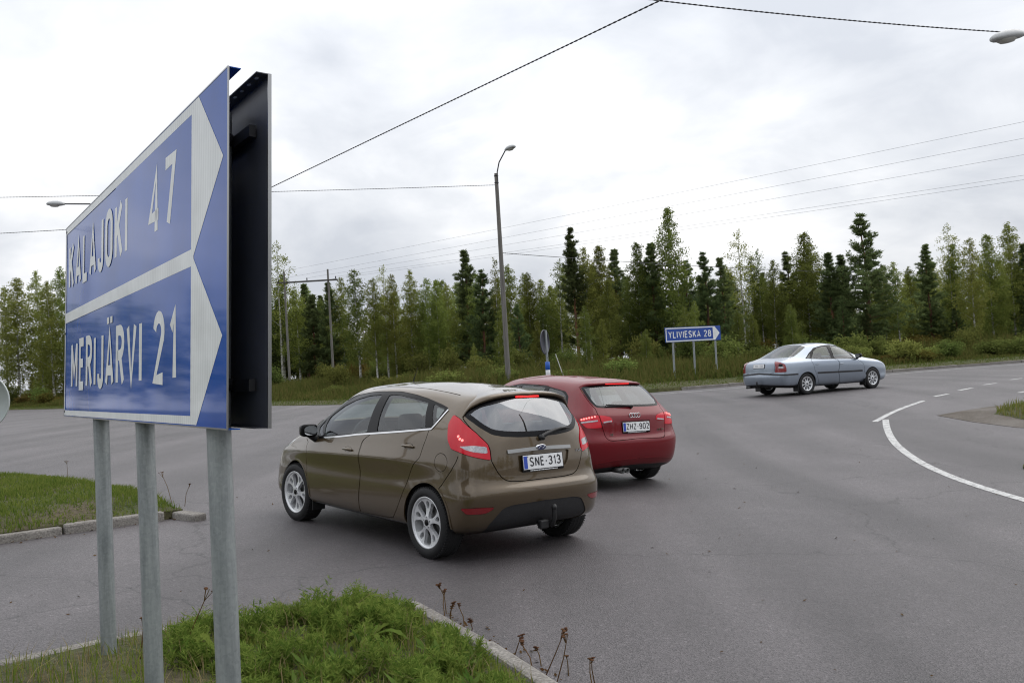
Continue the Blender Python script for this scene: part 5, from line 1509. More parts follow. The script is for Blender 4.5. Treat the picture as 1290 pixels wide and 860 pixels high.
kerb_run('kerb', [(-3.86, 9.60), (-4.40, 9.12), (-5.02, 8.54), (-7.5, 6.25), (-12, 2.45)], 1.0, .13, .075, 11, jit=.025)
kerb_run('kerb', [(-3.42, 9.50), (-3.76, 9.72)], .42, .16, .075, 13, jit=.0)
kerb_run('kerb', [(-3.80, 9.88), (-4.96, 11.58), (-7.25, 13.84), (-8.7, 14.52), (-14, 17.1)], 1.0, .12, .04, 12)
RIGHTG = [(9.1, 19.3), (9.9, 19.8), (10.6, 20.15), (11.8, 20.65), (14.4, 21.8), (17.4, 21.6), (17.4, 13.6), (11.4, 14), (10, 15.8), (9.45, 16.9), (9.2, 18.0)]
island('gravel_patch', RIGHTG, .008, M_gravel, .04, .3)
RIGHT = [(9.95, 18.6), (10.7, 19.6), (12, 20.25), (14.3, 21.3), (17.0, 21.1), (17.0, 14.2), (11.7, 14.6), (10.5, 16.0), (10.0, 17.2)]
right_poly = island('traffic_island', RIGHT, .05, M_grassbed, .10, .3)
R2P = [(6.9, 12.25), (7.2, 12.7), (8.0, 13.0), (9.2, 12.4), (9.2, 8), (7.5, 8), (7.15, 10.7)]
island('traffic_island', R2P, .03, M_grassbed, .06, .25)
# ------------------------------------------------------------------ foliage
def leaf_mat(name, rgb, rgb2, trans=.35, hue=.03, rough=.6, val=.35, nscale=1.1):
    m, nt, b = mat(name)
    L = nt.links.new
    nt.nodes.remove(b)
    oi = nd(nt, 'ShaderNodeObjectInfo')
    g = nd(nt, 'ShaderNodeNewGeometry')
    n = nd(nt, 'ShaderNodeTexNoise', ins={'Scale': nscale, 'Detail': 3.}); L(g.outputs['Position'], n.inputs['Vector'])
    rp = nd(nt, 'ShaderNodeMath', operation='ADD'); L(g.outputs['Random Per Island'], rp.inputs[0]); L(n.outputs['Fac'], rp.inputs[1])
    r = nd(nt, 'ShaderNodeMapRange', ins={1: .45, 2: 1.45}); L(rp.outputs[0], r.inputs[0])
    mx = nd(nt, 'ShaderNodeMix', data_type='RGBA', ins={6: (*rgb, 1), 7: (*rgb2, 1)}); L(r.outputs[0], mx.inputs[0])
    hs = nd(nt, 'ShaderNodeHueSaturation')
    h = nd(nt, 'ShaderNodeMapRange', ins={1: 0., 2: 1., 3: .5 - hue, 4: .5 + hue}); L(oi.outputs['Random'], h.inputs[0]); L(h.outputs[0], hs.inputs['Hue'])
    v1 = nd(nt, 'ShaderNodeMath', operation='MULTIPLY', ins={1: 7.31}); L(oi.outputs['Random'], v1.inputs[0])
    v2 = nd(nt, 'ShaderNodeMath', operation='FRACT'); L(v1.outputs[0], v2.inputs[0])
    v3 = nd(nt, 'ShaderNodeMapRange', ins={1: 0., 2: 1., 3: 1 - val, 4: 1 + val}); L(v2.outputs[0], v3.inputs[0]); L(v3.outputs[0], hs.inputs['Value'])
    L(mx.outputs[2], hs.inputs['Color'])
    d = nd(nt, 'ShaderNodeBsdfDiffuse'); L(hs.outputs[0], d.inputs['Color'])
    t = nd(nt, 'ShaderNodeBsdfTranslucent'); L(hs.outputs[0], t.inputs['Color'])
    ms = nd(nt, 'ShaderNodeMixShader', ins={0: trans}); L(d.outputs[0], ms.inputs[1]); L(t.outputs[0], ms.inputs[2])
    L(ms.outputs[0], nt.nodes['Material Output'].inputs['Surface'])
    return m
M_birch = leaf_mat('birch_leaves', (.128, .158, .040), (.240, .268, .070), .55, .02)
M_pine = leaf_mat('pine_needles', (.082, .116, .050), (.150, .188, .072), .45, .015)
M_willow = leaf_mat('willow_leaves', (.105, .138, .036), (.195, .220, .062), .45, .03)
M_fern = leaf_mat('dry_fern', (.13, .085, .025), (.11, .115, .030), .3, .02)
M_grass = leaf_mat('grass_blades', (.085, .135, .022), (.20, .23, .05), .5, .0, val=.05, nscale=5.)
M_grass_far = leaf_mat('verge_grass', (.070, .105, .020), (.135, .150, .045), .4, .0)
M_tall = leaf_mat('tall_grass', (.100, .135, .032), (.19, .175, .058), .4, .0)
M_weed = leaf_mat('weed_leaves', (.070, .135, .022), (.225, .29, .065), .5, .01, val=.1, nscale=7.)
M_stalk = leaf_mat('dry_stalk', (.09, .05, .022), (.14, .09, .04), .1, .01)
def birch_bark():
    m, nt, b = mat('birch_bark')
    L = nt.links.new
    t = nd(nt, 'ShaderNodeTexCoord')
    mp_ = nd(nt, 'ShaderNodeMapping'); mp_.inputs['Scale'].default_value = (3., 3., 9.); L(t.outputs['Object'], mp_.inputs['Vector'])
    n = nd(nt, 'ShaderNodeTexNoise', ins={'Scale': 1.4, 'Detail': 5., 'Roughness': .7}); L(mp_.outputs[0], n.inputs['Vector'])
    r = nd(nt, 'ShaderNodeMapRange', ins={1: .50, 2: .60}); L(n.outputs['Fac'], r.inputs[0])
    mx = nd(nt, 'ShaderNodeMix', data_type='RGBA', ins={6: (.50, .49, .45, 1), 7: (.035, .03, .028, 1)}); L(r.outputs[0], mx.inputs[0]); L(mx.outputs[2], b.inputs['Base Color'])
    b.inputs['Roughness'].default_value = .8
    return m
M_bark = birch_bark()
M_pbark = two_tone('pine_bark', (.16, .075, .035), (.07, .05, .04), 1.5, 18., .95, .5)
M_twig = two_tone('twig_bark', (.06, .045, .035), (.10, .08, .065), 2., 25., .95, 0)

def quads_mesh(name, C, A, B, tri=False):
    """many flat leaves: centres C, half axes A and B"""
    n = len(C)
    if tri: V = np.stack([C - B, C + B, C + A], 1)
    else: V = np.stack([C - A, C + B * .9, C + A, C - B * .9], 1)      # rhombic leaf
    k = V.shape[1]
    me = bpy.data.meshes.new(name)
    me.vertices.add(n * k); me.vertices.foreach_set('co', V.reshape(-1).astype(np.float32))
    me.loops.add(n * k); me.loops.foreach_set('vertex_index', np.arange(n * k, dtype=np.int32))
    me.polygons.add(n); me.polygons.foreach_set('loop_start', np.arange(0, n * k, k, dtype=np.int32)); me.polygons.foreach_set('loop_total', np.full(n, k, np.int32))
    me.update(calc_edges=True)
    return me
def rnd_dirs(rs, n):
    v = rs.normal(size=(n, 3)); return v / np.linalg.norm(v, axis=1, keepdims=True)
def birch_meshes(seed, H, rad, dens_, base=.18, sparse_top=.35):
    """slender birch: trunk mesh (with limbs) and crown mesh of separate leaves hung on twigs"""
    rs = np.random.RandomState(seed)
    tr = MB()
    n = 12
    bend = rs.normal(0, .035 * H / 10, (n, 2)).cumsum(0) * np.linspace(0, 1, n)[:, None]
    axis = np.c_[bend, np.linspace(0, H, n)]
    ax = lambda t: np.array([np.interp(t, np.linspace(0, 1, n), axis[:, k]) for k in range(3)])
    r0 = .0085 * H + .015
    tr.tube([tuple(p) for p in axis], list(r0 * (1 - np.linspace(0, .93, n) ** .9)), 8)
    C = []; S_ = []
    nb = int(46 * dens_ * H / 10)
    for i in range(nb):
        t = base + (1 - base) * ((i + rs.rand()) / nb) ** .85
        p0 = ax(t)
        tt = (t - base) / (1 - base); prof = min(1., (tt + .06) / .30) ** .5 * max(0., 1 - tt) ** .62 * 1.12
        L = rad * prof * rs.uniform(.6, 1.2) + .06
        a = i * 2.399 + rs.uniform(-.5, .5)
        up = rs.uniform(.5, 1.1) * (1 - .2 * t)
        d = np.array([np.cos(a), np.sin(a), up]); d /= np.linalg.norm(d)
        q = [p0, p0 + d * L * .55, p0 + d * L * .95 + np.array([0, 0, -.05 * L]), p0 + d * L * 1.15 + np.array([0, 0, -.22 * L])]
        if i % 2 == 0: tr.tube([tuple(x) for x in q], [max(.006, r0 * .28 * (1 - t)), .010, .006, .003], 4, False)
        k = int((40 + 190 * L) * dens_ * (1 - sparse_top * max(0, (t - .55) / .45)))
        s = rs.rand(k) ** .75
        pts = np.array([[np.interp(x, [0, .48, .85, 1], [qq[c] for qq in q]) for c in range(3)] for x in s])
        clump = rs.normal(0, .05 + .12 * L, (k, 3)) * [1, 1, .9]
        droop = -np.abs(rs.normal(0, .16, k)) * s
        pts = pts + clump; pts[:, 2] += droop
        C.append(pts); S_.append(np.full(k, 1.0))
    C = np.concatenate(C)
    n = len(C)
    sz = rs.uniform(.034, .068, n)
    A = rnd_dirs(rs, n); A[:, 2] -= .5; A /= np.linalg.norm(A, axis=1, keepdims=True)
    B = np.cross(A, rnd_dirs(rs, n)); B /= np.linalg.norm(B, axis=1, keepdims=True)
    return tr.mesh('trunk'), quads_mesh('crown', C, A * sz[:, None] * 1.15, B * sz[:, None] * .75)
def pine_meshes(seed, H, rad, base=.2, dens_=1.):
    rs = np.random.RandomState(seed)
    tr = MB()
    n = 10
    bend = rs.normal(0, .03, (n, 2)).cumsum(0)
    axis = np.c_[bend, np.linspace(0, H, n)]
    ax = lambda t: np.array([np.interp(t, np.linspace(0, 1, n), axis[:, k]) for k in range(3)])
    r0 = .011 * H + .02
    tr.tube([tuple(p) for p in axis], list(r0 * (1 - np.linspace(0, .92, n))), 8)
    C = []; A = []; B = []
    whorls = int(H * 3.4)
    for w in range(whorls):
        t = base + (1 - base) * (w + rs.uniform(-.2, .2)) / whorls
        if t > .985 or t < .05: continue
        p0 = ax(t)
        R = rad * (1 - max(0., (t - base) / (1 - base)) ** 1.1) * rs.uniform(.7, 1.25) + .05
        R *= (.55 + .45 * min(1, (t - base) / .18 + .3)) * rs.uniform(.7, 1.15)
        nbr = rs.randint(2, 5)
        a0 = rs.rand() * 6.28
        for j in range(nbr):
            if rs.rand() < .12: continue
            a = a0 + j * 6.283 / nbr + rs.uniform(-.35, .35)
            L = R * rs.uniform(.65, 1.15)
            el_ = rs.uniform(.05, .45) + .5 * t
            d = np.array([np.cos(a), np.sin(a), el_]); d /= np.linalg.norm(d)
            q = [p0, p0 + d * L * .6 - np.array([0, 0, .04 * L]), p0 + d * L + np.array([0, 0, .10 * L])]
            tr.tube([tuple(x) for x in q], [max(.008, r0 * .25 * (1 - t)), .012, .004], 4, False)
            m = int((7 + 15 * L) * dens_)
            for s in np.linspace(.22, 1.0, m):
                c = np.array([np.interp(s, [0, .6, 1], [qq[k] for qq in q]) for k in range(3)]) + rs.normal(0, .03 + .08 * s * L, 3)
                kn = 16
                dr = rnd_dirs(rs, kn) * .8 + d * .8 + np.array([0, 0, .35]); dr /= np.linalg.norm(dr, axis=1, keepdims=True)
                ln = rs.uniform(.06, .12, kn)
                C.append(c + dr * ln[:, None] * .9 + rs.normal(0, .035, (kn, 3))); A.append(dr * ln[:, None])
                b = np.cross(dr, rnd_dirs(rs, kn)); b /= np.linalg.norm(b, axis=1, keepdims=True); B.append(b * .022)
    return tr.mesh('trunk'), quads_mesh('crown', np.concatenate(C), np.concatenate(A), np.concatenate(B))
def shrub_meshes(seed, H, rad, nleaf=2600, leaf=(.05, .095), slim=.45):
    rs = np.random.RandomState(seed)
    st = MB(); C = []; A = []; B = []
    ns = 16
    for i in range(ns):
        a = rs.rand() * 6.283; o = rs.uniform(0, .25) * rad
        top = np.array([np.cos(a) * rad * rs.uniform(.2, 1), np.sin(a) * rad * rs.uniform(.2, 1), H * rs.uniform(.65, 1.05)])
        top[2] *= 1 - .45 * (np.hypot(top[0], top[1]) / rad) ** 2
        p0 = np.array([np.cos(a) * o, np.sin(a) * o, -.1]); pm = p0 * .5 + top * .5 + np.array([0, 0, .12 * H])
        st.tube([tuple(p0), tuple(pm), tuple(top)], [.018, .011, .004], 5, False)
        k = nleaf // ns
        s = rs.rand(k) ** .6 * .97 + .03
        pts = np.array([[np.interp(x, [0, .5, 1], [p0[c], pm[c], top[c]]) for c in range(3)] for x in s]) + rs.normal(0, .10 + .05 * rad, (k, 3))
        pts[:, 2] = np.maximum(pts[:, 2], .03)
        dr = rnd_dirs(rs, k) + np.array([0, 0, .5]); dr /= np.linalg.norm(dr, axis=1, keepdims=True)
        ln = rs.uniform(*leaf, k)
        b = np.cross(dr, rnd_dirs(rs, k)); b /= np.linalg.norm(b, axis=1, keepdims=True)
        C.append(pts); A.append(dr * ln[:, None]); B.append(b * ln[:, None] * slim)
    return st.mesh('stem'), quads_mesh('foliage', np.concatenate(C), np.concatenate(A), np.concatenate(B))
BIRCH = [birch_meshes(11 + i, 10., r, d, b, s) for i, (r, d, b, s) in enumerate([(1.7, 1.15, .12, .4), (2.0, 1.15, .16, .45), (1.55, 1.1, .10, .5), (1.85, 1.05, .20, .55), (1.65, 1.3, .07, .4)])]
BIRCH_THIN = [birch_meshes(31 + i, 10., r, d, b, s) for i, (r, d, b, s) in enumerate([(1.7, .55, .34, .5), (1.35, .6, .30, .4)])]
PINE = [pine_meshes(51 + i, 10., r, b, d) for i, (r, b, d) in enumerate([(1.75, .14, 1.), (1.5, .16, 1.1), (2.0, .12, 1.), (1.15, .42, .9)])]
SHRUB = [shrub_meshes(71, 1.6, 1.0), shrub_meshes(72, 2.1, 1.1, 3200), shrub_meshes(73, 1.2, .9, 2200)]
def tree(kind, variant, x, y, h, rot, label, group, wide=1.):
    z = floor_z(x, y) - .05
    t = empty('pine_tree' if kind == 'pine' else 'birch_tree', (x, y, z))
    bank = {'birch': BIRCH, 'thin': BIRCH_THIN, 'pine': PINE}[kind]
    tm, cm = bank[variant % len(bank)]
    t.rotation_euler = (0, 0, rot)
    t.scale = (h / 10 * wide, h / 10 * wide, h / 10)
    obj('trunk', tm, M_pbark if kind == 'pine' else M_bark, t)
    obj('crown', cm, M_pine if kind == 'pine' else M_birch, t)
    tag(t, label, 'tree', group)
    return t
def shrub(x, y, h, w, rot, v, mt, label, group, z=None):
    t = empty('shrub', (x, y, floor_z(x, y) if z is None else z))
    sm_, fm = SHRUB[v % 3]
    t.rotation_euler = (0, 0, rot); base = (1.6, 2.1, 1.2)[v % 3]
    t.scale = (w, w, h / base)
    obj('stem', sm_, M_twig, t)
    f = bpy.data.objects.new('foliage', fm); col.objects.link(f); f.parent = t
    if not fm.materials: fm.materials.append(mt)
    f.material_slots[0].link = 'OBJECT'; f.material_slots[0].material = mt
    tag(t, label, 'shrub', group)
def blades(name, P, H, W, mt, rs, lean=.35, seg=2, kind='stuff', parent=None):
    """upright bent grass blades at points P (n,3), heights H, widths W, joined into one mesh"""
    n = len(P)
    a = rs.rand(n) * 6.283
    ld = np.stack([np.cos(a), np.sin(a), np.zeros(n)], -1) * (np.abs(rs.normal(0, lean, n)) * H)[:, None]
    b = rs.rand(n) * 6.283
    wd = np.stack([np.cos(b), np.sin(b), np.zeros(n)], -1) * W[:, None] * .5
    up = np.stack([np.zeros(n), np.zeros(n), H], -1)
    p1 = P + up * .55 + ld * .3
    p2 = P + up * (1 - .15 * np.clip(np.linalg.norm(ld, axis=1) / H, 0, 1))[:, None] + ld
    V = np.stack([P - wd, P + wd, p1 + wd * .8, p1 - wd * .8, p2], 1)
    me = bpy.data.meshes.new(name)
    me.vertices.add(n * 5); me.vertices.foreach_set('co', V.reshape(-1).astype(np.float32))
    base = np.arange(n)[:, None] * 5
    q = (base + np.array([0, 1, 2, 3])); t = (base + np.array([3, 2, 4]))
    li = np.concatenate([np.c_[q, t]], 0).reshape(-1)
    me.loops.add(n * 7); me.loops.foreach_set('vertex_index', li.astype(np.int32))
    ls = (np.arange(n)[:, None] * 7 + np.array([0, 4])).reshape(-1)
    me.polygons.add(n * 2); me.polygons.foreach_set('loop_start', ls.astype(np.int32)); me.polygons.foreach_set('loop_total', np.tile([4, 3], n).astype(np.int32))
    me.update(calc_edges=True)
    o = obj(name, me, mt, parent)
    return o

def wood_mass(name, trees, label, leaves=1500, seed=1):
    """a stretch of wood that reads as one mass: trees = (x, y, z, h, width)"""
    r2 = np.random.RandomState(seed)
    src = []
    for tm, cm in BIRCH[:4] + PINE[:2]:
        a = np.empty(len(cm.vertices) * 3, np.float32); cm.vertices.foreach_get('co', a); src.append(a.reshape(-1, 4, 3))
    Q = []; T = []
    for i, (x, y, z, h, w) in enumerate(trees):
        q = src[i % 4 if r2.rand() < .8 else 4 + i % 2]
        q = q[r2.choice(len(q), min(leaves, len(q)), False)]
        c = q.mean(1, keepdims=True); q = c + (q - c) * 2.3
        a = r2.rand() * 6.283; R_ = np.array([[np.cos(a), np.sin(a), 0], [-np.sin(a), np.cos(a), 0], [0, 0, 1]])
        Q.append((q @ R_) * (h / 10) * np.array([w, w, 1]) + np.array([x, y, z]))
        r_ = .012 * h
        for k in range(4):
            p = [np.array([np.cos(k * 1.5708 + d), np.sin(k * 1.5708 + d), 0]) for d in (0, 1.5708)]
            T.append([np.array([x, y, z - .3]) + p[0] * r_, np.array([x, y, z - .3]) + p[1] * r_, np.array([x, y, z + h * .9]) + p[1] * r_ * .2, np.array([x, y, z + h * .9]) + p[0] * r_ * .2])
    V = np.concatenate([np.concatenate(Q), np.array(T)])
    n = len(V)
    me = bpy.data.meshes.new(name)
    me.vertices.add(n * 4); me.vertices.foreach_set('co', V.reshape(-1).astype(np.float32))
    me.loops.add(n * 4); me.loops.foreach_set('vertex_index', np.arange(n * 4, dtype=np.int32))
    me.polygons.add(n); me.polygons.foreach_set('loop_start', np.arange(0, n * 4, 4, dtype=np.int32)); me.polygons.foreach_set('loop_total', np.full(n, 4, np.int32))
    me.materials.append(M_birch); me.materials.append(M_bark)
    mi = np.zeros(n, np.int32); mi[n - len(T):] = 1; me.polygons.foreach_set('material_index', mi)
    me.update(calc_edges=True)
    o = bpy.data.objects.new(name, me); col.objects.link(o)
    return tag(o, label, 'wood', kind='stuff')
FRONT = [('birch', 1, -70.4, 112.3, 16.3), ('birch', 0, -65.9, 109.9, 15.6), ('birch', 2, -60.7, 106.6, 14.2), ('birch', 1, -54.8, 98.4, 14.2), ('birch', 2, -53.8, 101.6, 15.1), ('birch', 2, -49.3, 95.2, 13.2), ('birch', 0, -50.3, 99.8, 15.2), ('birch', 1, -46.5, 96.3, 13.7), ('birch', 0, -42.6, 93.2, 12.7), ('pine', 1, -39.9, 92.8, 13.0), ('birch', 1, -40.3, 102.4, 13.5), ('birch', 0, -36.9, 103.1, 13.6), ('pine', 2, -32.5, 100.7, 12.9), ('birch', 0, -27.2, 93.7, 12.3), ('thin', 4, -24.3, 93.6, 15.6), ('birch', 3, -24.5, 95.2, 12.3), ('birch', 1, -22.2, 92.5, 10.3), ('pine', 1, -22.1, 95.6, 11.1), ('pine', 1, -20.3, 91.6, 9.6), ('pine', 0, -18.4, 90.9, 10.8), ('birch', 2, -17.3, 91.3, 11.1), ('birch', 3, -10.6, 61.5, 8.3), ('birch', 3, -9.0, 58.7, 7.3), ('thin', 2, -8.4, 59.8, 8.3), ('birch', 2, -7.7, 58.6, 7.5), ('birch', 2, -6.9, 61.0, 8.0), ('birch', 3, -5.7, 60.5, 7.3), ('birch', 4, -4.9, 59.5, 7.1), ('birch', 3, -4.4, 61.4, 6.8), ('pine', 1, -3.1, 63.5, 9.4), ('birch', 3, -2.3, 61.5, 7.4), ('pine', 2, -1.7, 57.9, 7.3), ('thin', 4, -0.9, 58.3, 8.0), ('birch', 0, 0.0, 60.0, 7.7), ('birch', 0, 1.4, 63.1, 7.4), ('birch', 1, 2.2, 63.3, 6.9), ('birch', 4, 2.9, 63.3, 6.4), ('thin', 3, 3.4, 61.0, 8.0), ('pine', 3, 4.3, 57.0, 9.5), ('birch', 3, 5.1, 57.6, 8.3), ('birch', 4, 6.0, 58.7, 8.5), ('pine', 1, 7.7, 63.3, 8.7), ('birch', 4, 8.4, 57.7, 8.4), ('pine', 1, 9.4, 57.5, 8.2), ('birch', 4, 10.4, 57.0, 10.4), ('pine', 2, 12.0, 59.5, 7.2), ('pine', 2, 12.6, 57.2, 7.4), ('pine', 0, 13.9, 57.8, 7.1), ('thin', 2, 15.9, 60.6, 9.2), ('birch', 2, 17.2, 62.9, 7.6), ('thin', 1, 17.7, 62.5, 8.1), ('birch', 3, 18.0, 60.6, 7.0), ('pine', 2, 20.0, 63.6, 7.9), ('birch', 4, 20.3, 60.4, 8.8), ('birch', 3, 21.7, 63.1, 8.3), ('pine', 1, 21.0, 58.1, 7.0), ('pine', 1, 22.6, 60.3, 7.1), ('pine', 2, 22.8, 57.0, 9.3), ('birch', 1, 25.1, 59.6, 6.2), ('birch', 3, 25.2, 57.8, 6.2), ('birch', 0, 28.6, 63.3, 6.2), ('pine', 1, 29.0, 61.4, 7.5), ('thin', 0, 30.9, 62.1, 8.9), ('birch', 4, 31.2, 62.2, 7.5), ('birch', 3, 29.7, 57.0, 7.3), ('birch', 4, 33.2, 61.3, 8.0), ('birch', 0, 35.3, 62.3, 8.9), ('pine', 0, 36.2, 62.3, 7.4), ('birch', 0, 38.3, 63.6, 7.8), ('pine', 2, 35.9, 57.6, 6.8), ('birch', 3, 39.7, 60.9, 7.5)]
# ------------------------------------------------------------------ the forest beyond the road
rng = random.Random(8)
def where(x, y):
    a = x / y
    if a < -.26: return 'behind the big blue sign'
    if a < -.19: return 'beside the portal pylon'
    if a < -.01: return 'between portal pylon and lamp post'
    if a < .14: return 'between lamp post and YLIVIESKA sign'
    if a < .27: return 'behind the YLIVIESKA sign'
    if a < .42: return 'behind the silver-blue saloon'
    return 'along the road past the saloon'
def size(h, a, b): return 'short' if h < a else 'tall' if h > b else 'mid-sized'
GB = 'birches of the roadside forest'; GP = 'pines of the roadside forest'
LB = {'birch': 'slender leafy green birch in the dense forest row behind the road', 'thin': 'sparse-crowned birch with thin see-through top rising over the forest row', 'pine': 'dark green young pine among the birches of the forest row'}
for i, (k, v, x, y, h) in enumerate(FRONT):
    lab = size(h, 7.3 if y < 80 else 11, 8.3 if y < 80 else 14) + ' ' + {'birch': 'leafy birch', 'thin': 'sparse see-through birch', 'pine': 'dark pine'}[k] + ' in the front row ' + where(x, y); grp = {'birch': 'front birches ', 'thin': 'sparse birches ', 'pine': 'front pines '}[k] + where(x, y)
    w = rng.uniform(.95, 1.2)
    if (k, v) == ('pine', 2) and h > 9 and x > 20: lab, grp, w = 'tallest broad pine with reddish trunk behind the saloon car', None, 1.15
    if (k, v) == ('pine', 3): lab, grp, w = 'tall thin dark pine with bare lower trunk above the birches', None, .8
    if (k, v) == ('birch', 4) and h > 10 and x > 5: lab, grp, w = 'tallest pointed birch behind the YLIVIESKA direction sign', None, .95
    if k == 'pine': w *= 1.3
    tree(k, v, x, y, h, rng.uniform(0, 6.28), lab, grp, w)
# further rows fill the depth of the wood
placed = [(t[2], t[3]) for t in FRONT]
LBF = {'birch': 'green birch deep in the wood, half hidden by the front row', 'pine': 'dark pine deep in the wood, half hidden by the front row'}
def blocked(x, y):
    if -26 < x / y * 85 < -13 and y < 92: return True                   # power line clearing round the portal pylon
    return False
cnt = {'birch': 0, 'pine': 0}
for row, (d0, d1, step, hh) in enumerate([(13, 20, 1.9, (2.4, 4.6)), (19, 27, 2.0, (4.6, 6.6)), (28, 38, 2.0, (6.0, 8.0)), (40, 58, 2.6, (7.5, 9.6))]):
    x = -66.
    while x < 58:
        x += step * rng.uniform(.7, 1.3)
        dd = rng.uniform(d0, d1)
        y = float(edge_y(x)) + dd + (6 if x < -22 else 0)
        if blocked(x, y): continue
        if abs(x / y) > .86 and x > 0: continue
        if any((x - a) ** 2 + (y - b) ** 2 < 1.0 for a, b in placed): continue
        placed.append((x, y))
        k = 'pine' if rng.random() < .27 else 'birch'
        cnt[k] += 1
        h = rng.uniform(*hh) * (1.45 if x < -22 else 1.0)
        tree(k, rng.randrange(5) if k == 'birch' else rng.randrange(3), x, y, h, rng.uniform(0, 6.28), size(h, 5, 7.6) + (' birch' if k == 'birch' else ' pine') + ' inside the wood ' + where(x, y), ('inner birches ' if k == 'birch' else 'inner pines ') + where(x, y), rng.uniform(1.0, 1.3) * (1.25 if k == 'pine' else 1))
far = []
for i in range(45):
    x = rng.uniform(-64, -20); y = float(edge_y(x)) + rng.uniform(12, 30)
    if not blocked(x, y): far.append((x, y, floor_z(x, y), rng.uniform(2.5, 4.5), 1.5))
for i in range(60):
    y = rng.uniform(97, 125); x = y * rng.uniform(-.34, -.12); far.append((x, y, floor_z(x, y), rng.uniform(3.5, 6), 1.5))
x = -66.
while x < 58:
    x += rng.uniform(1.5, 3.2); y = float(edge_y(x)) + rng.uniform(60, 84); far.append((x, y, floor_z(x, y), rng.uniform(5.5, 8.0), 1.3))
wood_mass('background_wood', far, 'thicket and far rows of the wood showing between the front trees', 1500, 2)
# the forest edge goes on to the left, beyond the frame: it shows in the sign face and the cars
ring_ = []
for i in range(46):
    a = math.radians(128 + 62 * i / 45); r_ = 108 - 16 * i / 45 + rng.uniform(-5, 9)
    ring_.append((r_ * math.cos(a), r_ * math.sin(a), -.1, rng.uniform(11, 16), 1.3))
wood_mass('background_wood', ring_, 'forest edge running on beyond the big blue sign, mirrored in its face', 1500, 3)
# unseen wood added behind the camera to darken the reflections in the cars
ring_ = []
for i in range(64):
    a = math.radians(196 + 150 * i / 63); r_ = rng.uniform(52, 66)
    ring_.append((r_ * math.cos(a), r_ * math.sin(a), -.6, rng.uniform(10, 14), 1.35))
wood_mass('background_wood', ring_, 'unseen wood added behind the camera, mirrored in the cars', 1500, 4)
# shrubs along the forest edge
SL = {'w': 'low green willow shrub at the foot of the forest edge', 'f': 'low rusty-brown shrub at the foot of the forest edge'}
def put_shrubs(x0, x1, step, dr, hr):
    x = x0
    while x < x1:
        x += step * rng.uniform(.6, 1.4)
        d = rng.uniform(*dr)
        y = float(edge_y(x)) + d
        if -26 < x / y * 85 < -13 and d > 6 and rng.random() < .3: continue
        k = 'f' if rng.random() < .30 else 'w'
        h = rng.uniform(*hr) * (.7 if k == 'f' else 1)
        shrub(x, y, h, rng.uniform(.8, 1.35), rng.uniform(0, 6.28), rng.randrange(3), M_fern if k == 'f' else M_willow, ('low' if h < 1.3 else 'tall') + (' green willow shrub ' if k == 'w' else ' rusty-brown shrub ') + ('near the kerb ' if d < 6 else 'under the trees ') + where(x, y), ('willow shrubs ' if k == 'w' else 'brown shrubs ') + where(x, y))
put_shrubs(14, 50, 1.3, (3.0, 6), (.7, 1.3))
put_shrubs(14, 50, 1.8, (6.5, 12), (1.1, 1.9))
put_shrubs(-16, 14, 1.9, (10, 18), (1.0, 1.9))
put_shrubs(-16, 6, 2.6, (5, 9), (.6, 1.1))
put_shrubs(-64, -16, 2.0, (5, 12), (1.2, 2.6))
put_shrubs(-20, 50, 1.9, (15, 22), (1.3, 2.4))
put_shrubs(-64, -12, 1.5, (28, 46), (2.2, 3.6))
put_shrubs(-12, 50, 2.4, (24, 40), (2.0, 3.2))
# tall grass, ferns and ground cover between road and trees: nobody could count it
rs = np.random.RandomState(3)
def scatter(n, x0, x1, d0, d1, power=1.):
    x = rs.uniform(x0, x1, n); d = d0 + (d1 - d0) * rs.rand(n) ** power
    y = edge_y(x) + d
    z = verge_z(x, d) - .02
    return np.stack([x, y, z], -1), d
P, d = scatter(100000, -62, 52, 2.2, 24, 1.2)
k = vnoise(P[:, 0], P[:, 1], 3.5, 8)
H = (.40 + .85 * k) * (.35 + .65 * sm(2.0, 5.0, d)) * rs.uniform(.6, 1.2, len(P))
o = blades('tall_grass', P, H, rs.uniform(.03, .07, len(P)) * 1.4, M_tall, rs, .35)
tag(o, 'tall yellow-green grass and weeds between the road and the trees', 'grass', kind='stuff')
P, d = scatter(30000, -62, 52, .12, 3.4)
o = blades('verge_grass', P, rs.uniform(.05, .16, len(P)) * (.6 + .8 * sm(.5, 3, d)), rs.uniform(.02, .045, len(P)), M_grass_far, rs, .5)
tag(o, 'short mown grass strip along the far side of the road', 'grass', kind='stuff')
# ------------------------------------------------------------------ grass and weeds on the islands
rs = np.random.RandomState(12)
M_weed2 = leaf_mat('broad_weed_leaves', (.060, .115, .020), (.15, .21, .05), .45, .01, val=.1, nscale=6.)
M_straw = leaf_mat('straw', (.22, .17, .08), (.30, .25, .13), .3, .0, val=.05)
M_lawn = leaf_mat('lawn_blades', (.080, .130, .022), (.18, .21, .05), .45, .0, val=.05, nscale=3.)
def in_poly(poly, n, margin=.0):
    poly = np.array(poly); lo = poly.min(0); hi = poly.max(0); out = []
    while sum(len(o) for o in out) < n:
        p = rs.uniform(lo, hi, (n, 2)); out.append(p[inside(poly, p)])
    return np.concatenate(out)[:n]
def bed_z(poly, p, lift, rise, r):
    B = dens(np.array(poly, float), .15)
    dist = np.min(np.linalg.norm(p[:, None] - B[None], axis=2), axis=1)
    return G(p[:, 0], p[:, 1]) + lift + rise * sm(0, r, dist) - .01, dist
